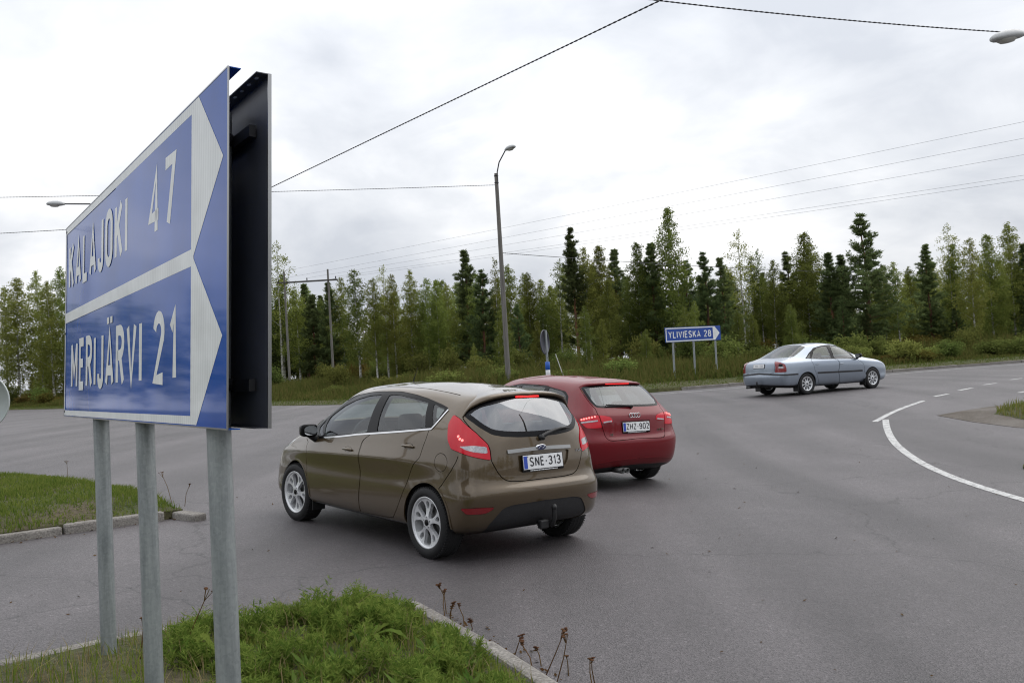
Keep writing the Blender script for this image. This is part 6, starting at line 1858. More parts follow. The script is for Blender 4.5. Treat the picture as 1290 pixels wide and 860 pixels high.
# near island, the part in front of the camera
ncam = [(-3.4, 3.4), (-2.66, 4.75), (-2.35, 5.1), (-1.96, 5.42), (-1.0, 5.86), (-.88, 5.84), (-.65, 5.5), (-.38, 5.04), (-.10, 4.5), (.5, 3.35), (.9, 2.4), (-1.6, 2.2)]
p = in_poly(ncam, 15000)
z, dist = bed_z(NEAR, p, .085, .03, .5)
c = vnoise(p[:, 0], p[:, 1], .4, 2)
keep = rs.rand(len(p)) < .35 + .65 * sm(-1.9, -1.2, p[:, 0]); p, z, dist, c = p[keep], z[keep], dist[keep], c[keep]
H = (.04 + .09 * c) * rs.uniform(.6, 1.3, len(p)) * (.55 + .45 * sm(0, .25, dist))
o = blades('island_grass', np.c_[p, z], H, rs.uniform(.004, .008, len(p)), M_grass, rs, .5)
tag(o, 'fresh green grass growing round the posts of the big sign', 'grass', kind='stuff')
# feathery weeds: stems with many narrow leaflets, one mass of ground cover
def weeds(name, P, Hh, mt, seed, leaflets=26, ll=(.018, .040)):
    r2 = np.random.RandomState(seed)
    C = []; A = []; B = []
    for (x, y, z0), h in zip(P, Hh):
        for s in range(4):
            a = r2.rand() * 6.283; ln = h * r2.uniform(.7, 1.1)
            tip = np.array([np.cos(a) * ln * .35, np.sin(a) * ln * .35, ln])
            t = r2.rand(leaflets) ** .8
            c = np.array([x, y, z0]) + tip * t[:, None] * np.array([1, 1, 1])
            d = r2.normal(size=(leaflets, 3)); d[:, 2] = np.abs(d[:, 2]) * .8 + .2; d /= np.linalg.norm(d, axis=1, keepdims=True)
            l_ = r2.uniform(*ll, leaflets) * (1.15 - .6 * t)
            C.append(c + d * l_[:, None] * .8); A.append(d * l_[:, None]); b = np.cross(d, rnd_dirs(r2, leaflets)); b /= np.linalg.norm(b, axis=1, keepdims=True); B.append(b * (l_ * .16)[:, None])
    return obj(name, quads_mesh(name, np.concatenate(C), np.concatenate(A), np.concatenate(B)), mt)
cl = in_poly([(-1.95, 4.3), (-1.9, 5.25), (-1.0, 5.72), (-.86, 5.7), (-.58, 5.25), (-.22, 4.5), (.2, 3.6), (-.2, 3.2), (-1.7, 3.4)], 105)
nk = rs.randint(3, 9, len(cl)); ch = rs.uniform(.35, 1.5, len(cl))
wp = np.repeat(cl, nk, 0) + rs.normal(0, .045, (nk.sum(), 2)); wh = np.repeat(ch, nk)
ok = inside(np.array(ncam), wp); wp, wh = wp[ok], wh[ok]
z, dist = bed_z(NEAR, wp, .085, .03, .5)
c = vnoise(wp[:, 0], wp[:, 1], .35, 4)
hw = .135 * wh * rs.uniform(.75, 1.15, len(wp)) * (.5 + .5 * sm(0, .3, dist))
o = weeds('leafy_weeds', np.c_[wp, z], hw, M_weed, 5)
tag(o, 'bushy feathery green weeds covering the tip of the near traffic island', 'weeds', kind='stuff')
# broad-leaved rosettes one can tell apart
def rosette(x, y, n, ln, seed):
    r2 = np.random.RandomState(seed)
    z = float(bed_z(NEAR, np.array([[x, y]]), .085, .03, .5)[0][0]) + .02
    root = empty('dandelion_plant', (x, y, z))
    for i in range(n):
        a = i * 2.4 + r2.uniform(-.3, .3); L = ln * r2.uniform(.7, 1.1); up = r2.uniform(.5, 1.1)
        v = []; f = []
        for k, t in enumerate(np.linspace(0, 1, 9)):
            w = L * .13 * (np.sin(np.pi * min(1, t * .9 + .05)) * (.4 + .6 * t) + .05) * (.75 if k % 2 else 1.15)
            r_ = L * t; h_ = L * (up * t - .75 * t * t)
            d = np.array([np.cos(a), np.sin(a)]); s = np.array([-d[1], d[0]])
            for q in (-1, 0, 1): v.append((d[0] * r_ + s[0] * w * q, d[1] * r_ + s[1] * w * q, h_ + .02 + (abs(q) * w * .35)))
        for k in range(8):
            for q in range(2): f.append((k * 3 + q, k * 3 + q + 1, k * 3 + q + 4, k * 3 + q + 3))
        m = MB(); m.add(v, f, True); m.build('leaf', M_weed, root)
    return root
tag(rosette(-1.02, 5.42, 11, .26, 1), 'leafy dandelion with upright jagged leaves at the back of the near island', 'plant')
tag(rosette(-.86, 4.86, 12, .22, 2), 'leafy dandelion with spread jagged leaves in the middle of the near island', 'plant')
tag(rosette(-1.62, 4.62, 9, .2, 3), 'small dandelion beside the nearest sign post on the near island', 'plant')
# coarser broad-leaved weeds among them
wq = in_poly([(-1.75, 4.3), (-1.75, 5.3), (-1.0, 5.75), (-.86, 5.72), (-.55, 5.25), (-.18, 4.5), (.2, 3.6), (-.2, 3.2), (-1.6, 3.4)], 75)
zq, dq = bed_z(NEAR, wq, .085, .03, .5)
def coarse(name, P, Hh, mt, seed):
    r2 = np.random.RandomState(seed); C = []; A = []; B = []
    for (x, y, z0), h in zip(P, Hh):
        n = r2.randint(7, 14)
        for i in range(n):
            a = i * 2.4 + r2.uniform(-.4, .4); up = r2.uniform(.35, 1.3); d = np.array([np.cos(a), np.sin(a), up]); d /= np.linalg.norm(d)
            l_ = h * r2.uniform(.35, .6); c = np.array([x, y, z0 + h * r2.uniform(0, .55)])
            C.append(c + d * l_); A.append(d * l_); b = np.cross(d, [0, 0, 1.]); b /= np.linalg.norm(b); B.append(b * l_ * r2.uniform(.16, .30) + np.array([0, 0, .1 * l_]))
    return obj(name, quads_mesh(name, np.array(C), np.array(A), np.array(B)), mt)
o = coarse('broad_weeds', np.c_[wq, zq], rs.uniform(.05, .13, len(wq)) * (.5 + .5 * sm(0, .25, dq)), M_weed2, 8)
tag(o, 'coarse broad-leaved weeds mixed into the green of the near island', 'weeds', kind='stuff')
ps = in_poly([(-3.2, 3.7), (-2.6, 4.7), (-1.9, 5.36), (-1.0, 5.8), (-.88, 5.78), (-.45, 5.1), (-.12, 4.45), (.3, 3.6), (-1.2, 3.0)], 1500)
zs_, ds_ = bed_z(NEAR, ps, .085, .03, .5)
o = blades('dry_grass', np.c_[ps, zs_], rs.uniform(.06, .20, len(ps)), rs.uniform(.003, .006, len(ps)), M_straw, rs, .7)
tag(o, 'thin dry straw-coloured grass stems scattered over the near island', 'grass', kind='stuff')
# dried flower stalks
def stalk(x, y, h, seed, z=None, heads=4):
    r2 = np.random.RandomState(seed)
    z = float(G(x, y)) + .02 if z is None else z
    root = empty('dry_flower_stalk', (x, y, z))
    lean = r2.normal(0, .22, 2) * h
    st = MB(); top = np.array([lean[0], lean[1], h])
    st.tube([(0, 0, -.03), tuple(top * .5 + [r2.normal(0, .01), 0, 0]), tuple(top)], [.0035, .003, .002], 5)
    tips = []
    for i in range(heads):
        a = r2.rand() * 6.283; q = top * .82; e_ = top + np.array([np.cos(a), np.sin(a), 0]) * r2.uniform(.008, .028) * (h / .22) + [0, 0, r2.uniform(-.012, .01)]
        st.tube([tuple(q), tuple(e_)], [.002, .0015], 4); tips.append(e_)
    st.build('stem', M_stalk, root)
    for e_ in tips:
        m = MB(); m.lathe([(0, -.002), (.007, -.001), (.0115, .002), (.008, .004), (0, .005)], 7, Matrix.Translation(e_)); m.build('flower_head', M_head, root)
    return root
M_head = leaf_mat('dry_heads', (.06, .030, .018), (.10, .055, .03), .05, .01)
GS = 'dried brown flower stalks by the near kerb'
i = 0
for x, y, h in [(-.02, 4.66, .20), (.06, 4.62, .22), (.15, 4.55, .24), (.10, 4.78, .17), (.28, 4.50, .22), (.36, 4.46, .20), (-.10, 4.90, .15), (-.42, 5.50, .18), (-.33, 5.42, .24), (-.55, 5.66, .17), (-.28, 5.30, .16), (-.62, 5.80, .20), (-.48, 5.62, .14), (.22, 4.62, .12)]:
    tag(stalk(x + rs.normal(0, .04), y + rs.normal(0, .04), h * rs.uniform(.4, .95), 100 + i, None, int(rs.randint(2, 9))), 'dried brown flower stalk standing against the kerb of the near island', 'plant', GS); i += 1
for x, y, h in [(-1.85, 4.72, .34), (-2.02, 4.62, .22)]:
    tag(stalk(x, y, h, 140 + i, float(bed_z(NEAR, np.array([[x, y]]), .085, .03, .5)[0][0])), 'tall dried stalk standing between the galvanised sign posts', 'plant', 'dried stalks between the sign posts'); i += 1
for x, y, h in [(-4.05, 10.35, .36), (-3.85, 10.2, .22), (-5.9, 12.7, .3), (-6.9, 13.6, .26)]:
    tag(stalk(x, y, h, 160 + i, float(G(x, y)) + .08), 'dried stalk at the edge of the grass island beyond the sign', 'plant', 'dried stalks on the far grass island'); i += 1
# left island: mown grass
lp = [(-3.70, 9.70), (-3.88, 9.98), (-5.03, 11.6), (-7.29, 13.82), (-8.7, 14.5), (-10.5, 15.2), (-9.0, 5.3), (-7.45, 6.35), (-5.0, 8.60), (-4.38, 9.14)]
p = in_poly(lp, 42000)
z, dist = bed_z(LEFT, p, .09, .10, .5)
c = vnoise(p[:, 0], p[:, 1], .7, 6)
keep = rs.rand(len(p)) < .45 + .9 * vnoise(p[:, 0], p[:, 1], 1.6, 9); p, z, c = p[keep], z[keep], c[keep]
o = blades('island_grass', np.c_[p, z], (.03 + .08 * c) * rs.uniform(.6, 1.3, len(p)), rs.uniform(.007, .014, len(p)), M_lawn, rs, .6)
tag(o, 'green grass covering the traffic island behind the big sign', 'grass', kind='stuff')
p = in_poly(RIGHT, 9000)
z, dist = bed_z(RIGHT, p, .05, .10, .5)
o = blades('island_grass', np.c_[p, z], rs.uniform(.06, .22, len(p)), rs.uniform(.012, .024, len(p)), M_tall, rs, .5)
tag(o, 'dry yellowish grass on the gravelly island beside the white curved line', 'grass', kind='stuff')
p = in_poly(R2P, 2600)
z, dist = bed_z(R2P, p, .03, .06, .5)
o = blades('island_grass', np.c_[p, z], rs.uniform(.04, .14, len(p)), rs.uniform(.008, .016, len(p)), M_tall, rs, .5)
tag(o, 'small tuft of grass at the asphalt edge inside the curved white line', 'grass', kind='stuff')
# fallen leaves and pebbles on the asphalt along the kerbs and about the road
C = []; A = []; B = []
def litter(n, f):
    for _ in range(n):
        x, y = f(); z = float(G(x, y)) + .008
        a = rs.rand() * 6.283; l_ = rs.uniform(.008, .02)
        C.append((x, y, z)); A.append((np.cos(a) * l_, np.sin(a) * l_, rs.uniform(-.3, .6) * l_)); B.append((-np.sin(a) * l_ * .7, np.cos(a) * l_ * .7, rs.uniform(-.2, .4) * l_))
litter(260, lambda: (lambda t: (-.04 - .74 * t + abs(rs.normal(.10, .10)), 4.53 + 1.29 * t + rs.normal(0, .05)))(rs.rand()))
litter(420, lambda: (lambda t: (-4.0 - 5 * t + rs.normal(.12, .12), 9.7 - 4.6 * t - abs(rs.normal(.05, .12))))(rs.rand()))
litter(160, lambda: (lambda t: (-1.0 - 1.7 * t + rs.normal(-.05, .08), 5.95 - 1.05 * t + abs(rs.normal(.05, .08))))(rs.rand()))
litter(150, lambda: (rs.uniform(-4, 7), rs.uniform(4.5, 16)))
o = obj('fallen_leaves', quads_mesh('fallen_leaves', np.array(C), np.array(A), np.array(B)), M_stalk)
tag(o, 'scattered dry leaves and crumbs on the asphalt along the kerbs', 'leaves', kind='stuff')
# ------------------------------------------------------------------ signs
def sign_blue():
    m, nt, b = mat('sign_blue')
    L = nt.links.new
    t = nd(nt, 'ShaderNodeTexCoord')
    n = nd(nt, 'ShaderNodeTexNoise', ins={'Scale': 2.5, 'Detail': 5.}); L(t.outputs['Object'], n.inputs['Vector'])
    r = nd(nt, 'ShaderNodeMapRange', ins={1: .3, 2: .7, 3: .85, 4: 1.15}); L(n.outputs['Fac'], r.inputs[0])
    c = nd(nt, 'ShaderNodeMix', data_type='RGBA', blend_type='MULTIPLY', ins={0: 1., 6: (.008, .075, .37, 1)}); L(r.outputs[0], c.inputs[7]); L(c.outputs[2], b.inputs['Base Color'])
    b.inputs['Roughness'].default_value = .35
    b.inputs['Specular IOR Level'].default_value = .0
    b.inputs['Coat Weight'].default_value = .75; b.inputs['Coat Roughness'].default_value = .06; b.inputs['Coat IOR'].default_value = 1.42
    # the sheet is not quite flat: slight waves in the reflections
    n2 = nd(nt, 'ShaderNodeTexNoise', ins={'Scale': 1.8, 'Detail': 1.}); L(t.outputs['Object'], n2.inputs['Vector'])
    bp = nd(nt, 'ShaderNodeBump', ins={'Strength': .09, 'Distance': .012}); L(n2.outputs['Fac'], bp.inputs['Height']); L(bp.outputs[0], b.inputs['Coat Normal'])
    return m
M_sblue = sign_blue()
def sign_white():
    m, nt, b = mat('sign_white')
    L = nt.links.new
    t = nd(nt, 'ShaderNodeTexCoord')
    w = nd(nt, 'ShaderNodeTexWave', wave_type='BANDS', bands_direction='Y', ins={'Scale': 14., 'Distortion': 0.}); L(t.outputs['Object'], w.inputs['Vector'])
    r = nd(nt, 'ShaderNodeMapRange', ins={3: .93, 4: 1.03}); L(w.outputs['Fac'], r.inputs[0])
    n = nd(nt, 'ShaderNodeTexNoise', ins={'Scale': 6., 'Detail': 5.}); L(t.outputs['Object'], n.inputs['Vector'])
    r2 = nd(nt, 'ShaderNodeMapRange', ins={1: .3, 2: .7, 3: .9, 4: 1.05}); L(n.outputs['Fac'], r2.inputs[0])
    k = nd(nt, 'ShaderNodeMath', operation='MULTIPLY'); L(r.outputs[0], k.inputs[0]); L(r2.outputs[0], k.inputs[1])
    c = nd(nt, 'ShaderNodeMix', data_type='RGBA', blend_type='MULTIPLY', ins={0: 1., 6: (.74, .76, .76, 1)}); L(k.outputs[0], c.inputs[7]); L(c.outputs[2], b.inputs['Base Color'])
    b.inputs['Roughness'].default_value = .5; b.inputs['Specular IOR Level'].default_value = .15; b.inputs['Coat Weight'].default_value = .25; b.inputs['Coat Roughness'].default_value = .05; b.inputs['Coat IOR'].default_value = 1.4
    return m
M_swhite = sign_white()
def galvanised():
    m, nt, b = mat('galvanised_steel')
    L = nt.links.new
    t = nd(nt, 'ShaderNodeTexCoord')
    mp_ = nd(nt, 'ShaderNodeMapping'); mp_.inputs['Scale'].default_value = (1, 1, .10); L(t.outputs['Object'], mp_.inputs['Vector'])
    n = nd(nt, 'ShaderNodeTexNoise', ins={'Scale': 26., 'Detail': 7., 'Roughness': .7}); L(mp_.outputs[0], n.inputs['Vector'])
    v = nd(nt, 'ShaderNodeTexVoronoi', ins={'Scale': 90.}); L(t.outputs['Object'], v.inputs['Vector'])
    sc = nd(nt, 'ShaderNodeSeparateColor'); L(v.outputs['Color'], sc.inputs[0])
    a = nd(nt, 'ShaderNodeMix', data_type='FLOAT', ins={0: .10}); L(n.outputs['Fac'], a.inputs[2]); L(sc.outputs[0], a.inputs[3])
    r = nd(nt, 'ShaderNodeValToRGB'); r.color_ramp.elements[0].position = .33; r.color_ramp.elements[0].color = (.19, .21, .22, 1); r.color_ramp.elements[1].position = .66; r.color_ramp.elements[1].color = (.34, .365, .37, 1)
    L(a.outputs[0], r.inputs[0]); L(r.outputs[0], b.inputs['Base Color'])
    b.inputs['Metallic'].default_value = .35; b.inputs['Roughness'].default_value = .5
    return m
M_galv = galvanised()
M_signback = simple('sign_back', (.085, .088, .098), .4, .3, var=.25, scale=3)
M_bracket = simple('bracket_black', (.02, .02, .022), .5)

def panel_poly(mb, pts, z, m):
    mb.add([m @ Vector((x, y, z)) for x, y in pts], [tuple(range(len(pts)))])
def direction_panel(root, w, h, m, rows, flip_arrow=False, cap=.3, thick=.02, border=.05, edge_flange=.09, joint=None):
    """a blue panel with a white framed arrow for each row of text; local X right, Y up, Z to the reader"""
    pm = MB(); pm.box((w / 2, h / 2, -thick / 2), (w, h, thick), None, .002)
    me = pm.mesh('sign_panel'); me.transform(m)
    return obj('sign_panel', me, M_sblue, root)
def arrow_frame(root, m, x0, x1, xt, y0, y1, b, name='arrow_border', shaft=None):
    """white border whose right end is an arrow head: the point at xt, the head's back edge vertical at x1"""
    ym = (y0 + y1) / 2
    o = [(x0, y0), (x1, y0), (xt, ym), (x1, y1), (x0, y1)]
    return o
E2 = None
def big_sign():
    x, y, z, th, tl, w, h = -.898, 2.757, 1.236, 2.18047, .0542, 3.225, 1.15
    t = Vector((math.cos(th), math.sin(th), 0))                   # from the near edge to the far edge
    nb = Vector((t.y, -t.x, 0))
    if nb.x < 0: nb = -nb
    u = Vector((0, 0, 1)) * math.cos(tl) + nb * math.sin(tl)
    nf = (-t).cross(u).normalized()                              # towards the reader
    P = Vector((x, y, z)) + t * w                               # far lower corner = reader's left
    m = Matrix.Translation(P) @ Matrix((-t, u, nf)).transposed().to_4x4()
    root = empty('direction_sign', (x + t.x * w / 2, y + t.y * w / 2, float(G(-1.6, 3.7)) + .1))
    inv = Matrix.Translation(root.location).inverted()
    m = inv @ m
    root_i = root
    # two sheets with a butt joint, the far one a hair lower
    J = 1.49
    for a, c, dz in ((0, J - .002, .002), (J + .002, w, 0.)):
        pm = MB(); pm.box(((a + c) / 2, h / 2, -.0015 - dz), (c - a, h, .003))
        pm.box(((a + c) / 2, h - .0015, -.0225), (c - a, .003, .038)); pm.box(((a + c) / 2, .0015, -.0225), (c - a, .003, .038))
        me = pm.mesh('sign_sheet'); me.transform(m); obj('sign_sheet', me, M_sblue, root)
    tr = MB()
    for a, c, d, e in ((0, h - .004, w, h + .001), (0, -.001, w, .004), (w - .003, 0, w + .001, h), (-.001, 0, .003, h)):
        tr.box(((a + d) / 2, (c + e) / 2, -.0015), (abs(d - a), abs(e - c), .005))
    me = tr.mesh('edge_trim'); me.transform(m); obj('edge_trim', me, M_alu, root)
    # white bands: frame, middle divider and the two arrow heads
    X1 = 2.81; xt = 3.18
    Z = .0003
    wb = [[(.012, 1.105), (X1 + .03, 1.105), (X1 + .03, 1.143), (.012, 1.143)], [(.012, .008), (X1 + .03, .008), (X1 + .03, .038), (.012, .038)],
          [(.012, .562), (X1 + .03, .562), (X1 + .03, .622), (.012, .622)], [(.012, .01), (.034, .01), (.034, 1.14), (.012, 1.14)]]
    for k, q in enumerate(wb):
        mb = MB(); panel_poly(mb, q, Z + .0001 * k, m); mb.build('white_band', M_swhite, root)
    for q in ([(X1, .60), (X1 + .028, .594), (xt, .872), (2.90, 1.143), (X1, 1.143)], [(X1, .008), (2.885, .008), (3.175, .297), (X1 + .028, .588), (X1, .584)]):
        mb = MB(); panel_poly(mb, q, Z + .0005, m); mb.build('arrow_head', M_swhite, root)
    # lettering
    def put(s, x0, x1, yb, cap, tk, gap):
        mm = m @ Matrix.Translation((x0, yb, Z + .0003))
        tw = text_width(s, cap, tk, gap)
        text(s, root, M_swhite, mm @ Matrix.Diagonal(((x1 - x0) / tw, 1, 1, 1)), cap, tk, gap, -.0002, .0)
    put('KALAJOKI', .13, 1.755, .745, .287, .049, .055)
    put('47', 2.165, 2.60, .745, .287, .049, .055)
    put('MERIJÄRVI', .25, 2.06, .152, .290, .049, .050)
    put('21', 2.26, 2.615, .152, .292, .049, .075)
    # the back-to-back panel, its plain inner face towards us
    off = .135
    bp = MB()
    bp.box((w / 2, h / 2, -off - .0015), (w, h, .003))
    bp.box((w / 2, h - .0015, -off + .022), (w, .003, .044)); bp.box((w / 2, .0015, -off + .022), (w, .003, .044))
    me = bp.mesh('rear_panel'); me.transform(m); obj('rear_panel', me, M_signback, root)
    rt = MB(); rt.box((w - .001, h / 2, -off), (.006, h, .012)); me = rt.mesh('rear_trim'); me.transform(m); obj('rear_trim', me, M_alu, root)
    for i in range(14):                                         # slots punched in the flanges
        hl = MB(); hl.prism(ellipse(0, 0, .012, .006, 0, 12), 0, .0012, m @ Matrix.Translation((w - .05 - i * .075, h - .0036, -off + .026)) @ Matrix.Rotation(math.pi / 2, 4, 'X'))
        hl.build('flange_slot', M_plate, root)
    for yy in (h - .16, .14):
        rl = MB(); rl.box((w / 2, yy, -.018), (w - .24, .04, .022)); rl.box((w / 2, yy, -off + .016), (w - .24, .04, .022)); me = rl.mesh('stiffener_rail'); me.transform(m); obj('stiffener_rail', me, M_bracket, root)
    # posts, world vertical
    for s, r in ((.0975, .041), (.437, .040), (.753, .040)):
        b = Vector((x, y, z)) + t * (w * s)
        c = b + nb * .068
        gz = float(G(c.x, c.y)) - .2
        tp = c + u * (h - .06)
        pm = MB(); pm.tube([inv @ Vector((c.x - nb.x * .02, c.y - nb.y * .02, gz)), inv @ Vector((c.x, c.y, c.z + .02)), inv @ (tp)], r, 24)
        po = pm.build('post', M_galv, root)
        for yy in (h - .16, .14):
            cl = MB(); cl.lathe([(r + .001, -.02), (r + .007, -.02), (r + .007, .02), (r + .001, .02)], 20, inv @ Matrix.Translation(c + u * yy)); cl.build('clamp', M_bracket, po)
        hc = MB(); hc.lathe([(r + .0005, -.03), (r + .006, -.03), (r + .006, .03), (r + .0005, .03)], 20, inv @ Matrix.Translation((c.x - nb.x * .01, c.y - nb.y * .01, z - .40))) if s > 5 else None
    for dx, dy in ((.03, h - .03), (.03, .5), (.03, .03)):
        rv = MB(); rv.lathe([(0, .004), (.006, .003), (.008, 0)], 10, m @ Matrix.Translation((dx, dy, .001))); rv.build('rivet', M_bracket, root)
    tag(root, 'large blue KALAJOKI 47 and MERIJÄRVI 21 direction sign on three galvanised posts', 'road sign')
big_sign()

def small_sign():
    """YLIVIESKA 28"""
    xl, yl, xr, yr_ = 6.62, 38.3, 9.33, 39.7
    zb, h = 1.94, .64
    w = math.hypot(xr - xl, yr_ - yl); a = math.atan2(yr_ - yl, xr - xl)
    z0 = floor_z(8, 39)
    root = empty('direction_sign', ((xl + xr) / 2, (yl + yr_) / 2, z0))
    m = Matrix.Translation(root.location).inverted() @ Matrix.Translation((xl, yl, zb)) @ Matrix.Rotation(a, 4, 'Z') @ Matrix.Rotation(math.pi / 2, 4, 'X')
    pm = MB(); pm.box((w / 2, h / 2, -.02), (w, h, .04), None, .004); me = pm.mesh('sign_panel'); me.transform(m); obj('sign_panel', me, M_sblue_far, root)
    Z = .003; b = .045; X1 = w - .42
    for k, q in enumerate([[(.02, h - .02 - b), (X1, h - .02 - b), (X1, h - .02), (.02, h - .02)], [(.02, .02), (X1, .02), (X1, .02 + b), (.02, .02 + b)], [(.02, .02), (.02 + b, .02), (.02 + b, h - .02), (.02, h - .02)],
              ]):
        mb = MB(); panel_poly(mb, q, Z + .0006 * k, m); mb.build('white_band', M_swhite, root)
    mb = MB(); panel_poly(mb, [(X1 - .02, .02), (X1 + .09, .02), (w - .06, h / 2), (X1 + .09, h - .02), (X1 - .02, h - .02)], Z + .003, m); mb.build('arrow_head', M_swhite, root)
    cap = .30; tk = .045; gp = .05; s = 'YLIVIESKA 28'
    tw = text_width(s, cap, tk, gp, .45)
    mm = m @ Matrix.Translation((.16, (h - cap) / 2, Z + .001)) @ Matrix.Diagonal(((X1 - .28) / tw, 1, 1, 1))
    text(s, root, M_swhite, mm, cap, tk, gp, 0, .002, space=.45)
    for s_ in (.13, .50, .90):
        px, py = xl + (xr - xl) * s_, yl + (yr_ - yl) * s_
        q = MB(); q.tube([(px - root.location.x - math.sin(a) * -.06 * -1, py - root.location.y + .06, -.1), (px - root.location.x, py - root.location.y + .06, zb + h - .05 - z0)], .045, 14); q.build('post', M_galv, root)
    tag(root, 'blue YLIVIESKA 28 arrow sign on three posts beside the far kerb', 'road sign')
def _far_blue():
    m, nt, b = mat('sign_blue_matt')
    b.inputs['Base Color'].default_value = (.008, .055, .30, 1); b.inputs['Roughness'].default_value = .4
    return m
M_sblue_far = _far_blue()
small_sign()
M_sgrey = simple('sign_grey_back', (.46, .50, .49), .5, .2, var=.08, scale=6)
M_sleeve_b = simple('sleeve_blue', (.01, .09, .42), .45)
M_sleeve_w = simple('sleeve_white', (.62, .63, .64), .45)
def round_sign(x, y, zc, r, yaw, pole_h, label, double, sleeve, z0, back=None):
    root = empty('round_road_sign', (x, y, z0))
    p = MB(); p.tube([(0, 0, -.1), (0, 0, zc - z0 + r * .95)], .032, 14); p.build('post', M_galv, root)
    for s in ((1, -1) if double else (1,)):
        m = Matrix.Translation((0, 0, zc - z0)) @ Matrix.Rotation(yaw + (math.pi if s < 0 else 0), 4, 'Z') @ Matrix.Translation((0, -.045, 0)) @ Matrix.Rotation(math.pi / 2, 4, 'X')
        d = MB(); d.lathe([(0, -.001), (r - .01, -.001), (r, .004), (r, -.018), (r - .018, -.018), (r - .018, -.004), (0, -.004)], 40, m); dd = d.build('sign_disc', back or M_sgrey, root)
        f = MB(); f.lathe([(0, .0030), (r - .022, .0030), (r - .022, .0)], 40, m); f.build('sign_face', M_sleeve_b, dd)
    if sleeve:
        for z_a, z_b, mt in ((zc - z0 - r - .42, zc - z0 - r - .20, M_sleeve_b), (zc - z0 - r - .64, zc - z0 - r - .42, M_sleeve_w)):
            q = MB(); q.lathe([(.055, z_a), (.062, z_a + .004), (.062, z_b - .004), (.055, z_b)], 20); q.build('sleeve', mt, root)
        q = MB(); q.tube([(0, -.02, zc - z0 - r - .10), (0, .03, zc - z0 - r + .06)], .02, 8); q.build('clamp', M_bracket, root)
    tag(root, label, 'road sign')
round_sign(.92, 24, 1.945, .335, math.radians(67 + 180), 2.4, 'round road sign seen nearly edge-on, blue and white sleeve on its post', False, True, float(G(.92, 24)), simple('sign_dark_back', (.07, .072, .09), .45, .3))
round_sign(-8.55, 14.2, 1.31, .46, math.radians(180), 2.0, 'round road sign seen from its grey back on the grass island', False, False, float(G(-8.5, 14.2)) + .1)

# ------------------------------------------------------------------ poles, lamps and overhead lines
def wood_mat():
    m, nt, b = mat('weathered_pole')
    L = nt.links.new
    t = nd(nt, 'ShaderNodeTexCoord'); mp_ = nd(nt, 'ShaderNodeMapping'); mp_.inputs['Scale'].default_value = (14, 14, .6); L(t.outputs['Object'], mp_.inputs['Vector'])
    n = nd(nt, 'ShaderNodeTexNoise', ins={'Scale': 1.6, 'Detail': 7., 'Roughness': .7}); L(mp_.outputs[0], n.inputs['Vector'])
    r = nd(nt, 'ShaderNodeValToRGB'); r.color_ramp.elements[0].position = .3; r.color_ramp.elements[0].color = (.085, .080, .072, 1); r.color_ramp.elements[1].position = .7; r.color_ramp.elements[1].color = (.20, .19, .175, 1)
    L(n.outputs['Fac'], r.inputs[0]); L(r.outputs[0], b.inputs['Base Color']); b.inputs['Roughness'].default_value = .9
    bp = nd(nt, 'ShaderNodeBump', ins={'Strength': .5, 'Distance': .01}); L(n.outputs['Fac'], bp.inputs['Height']); L(bp.outputs[0], b.inputs['Normal'])
    return m
M_wood = wood_mat()
M_lamp = simple('lamp_housing', (.42, .43, .43), .45, .3)
M_lampg = simple('lamp_glass', (.50, .50, .47), .2, coat=.5)
M_wire = simple('wire', (.03, .03, .034), .6)
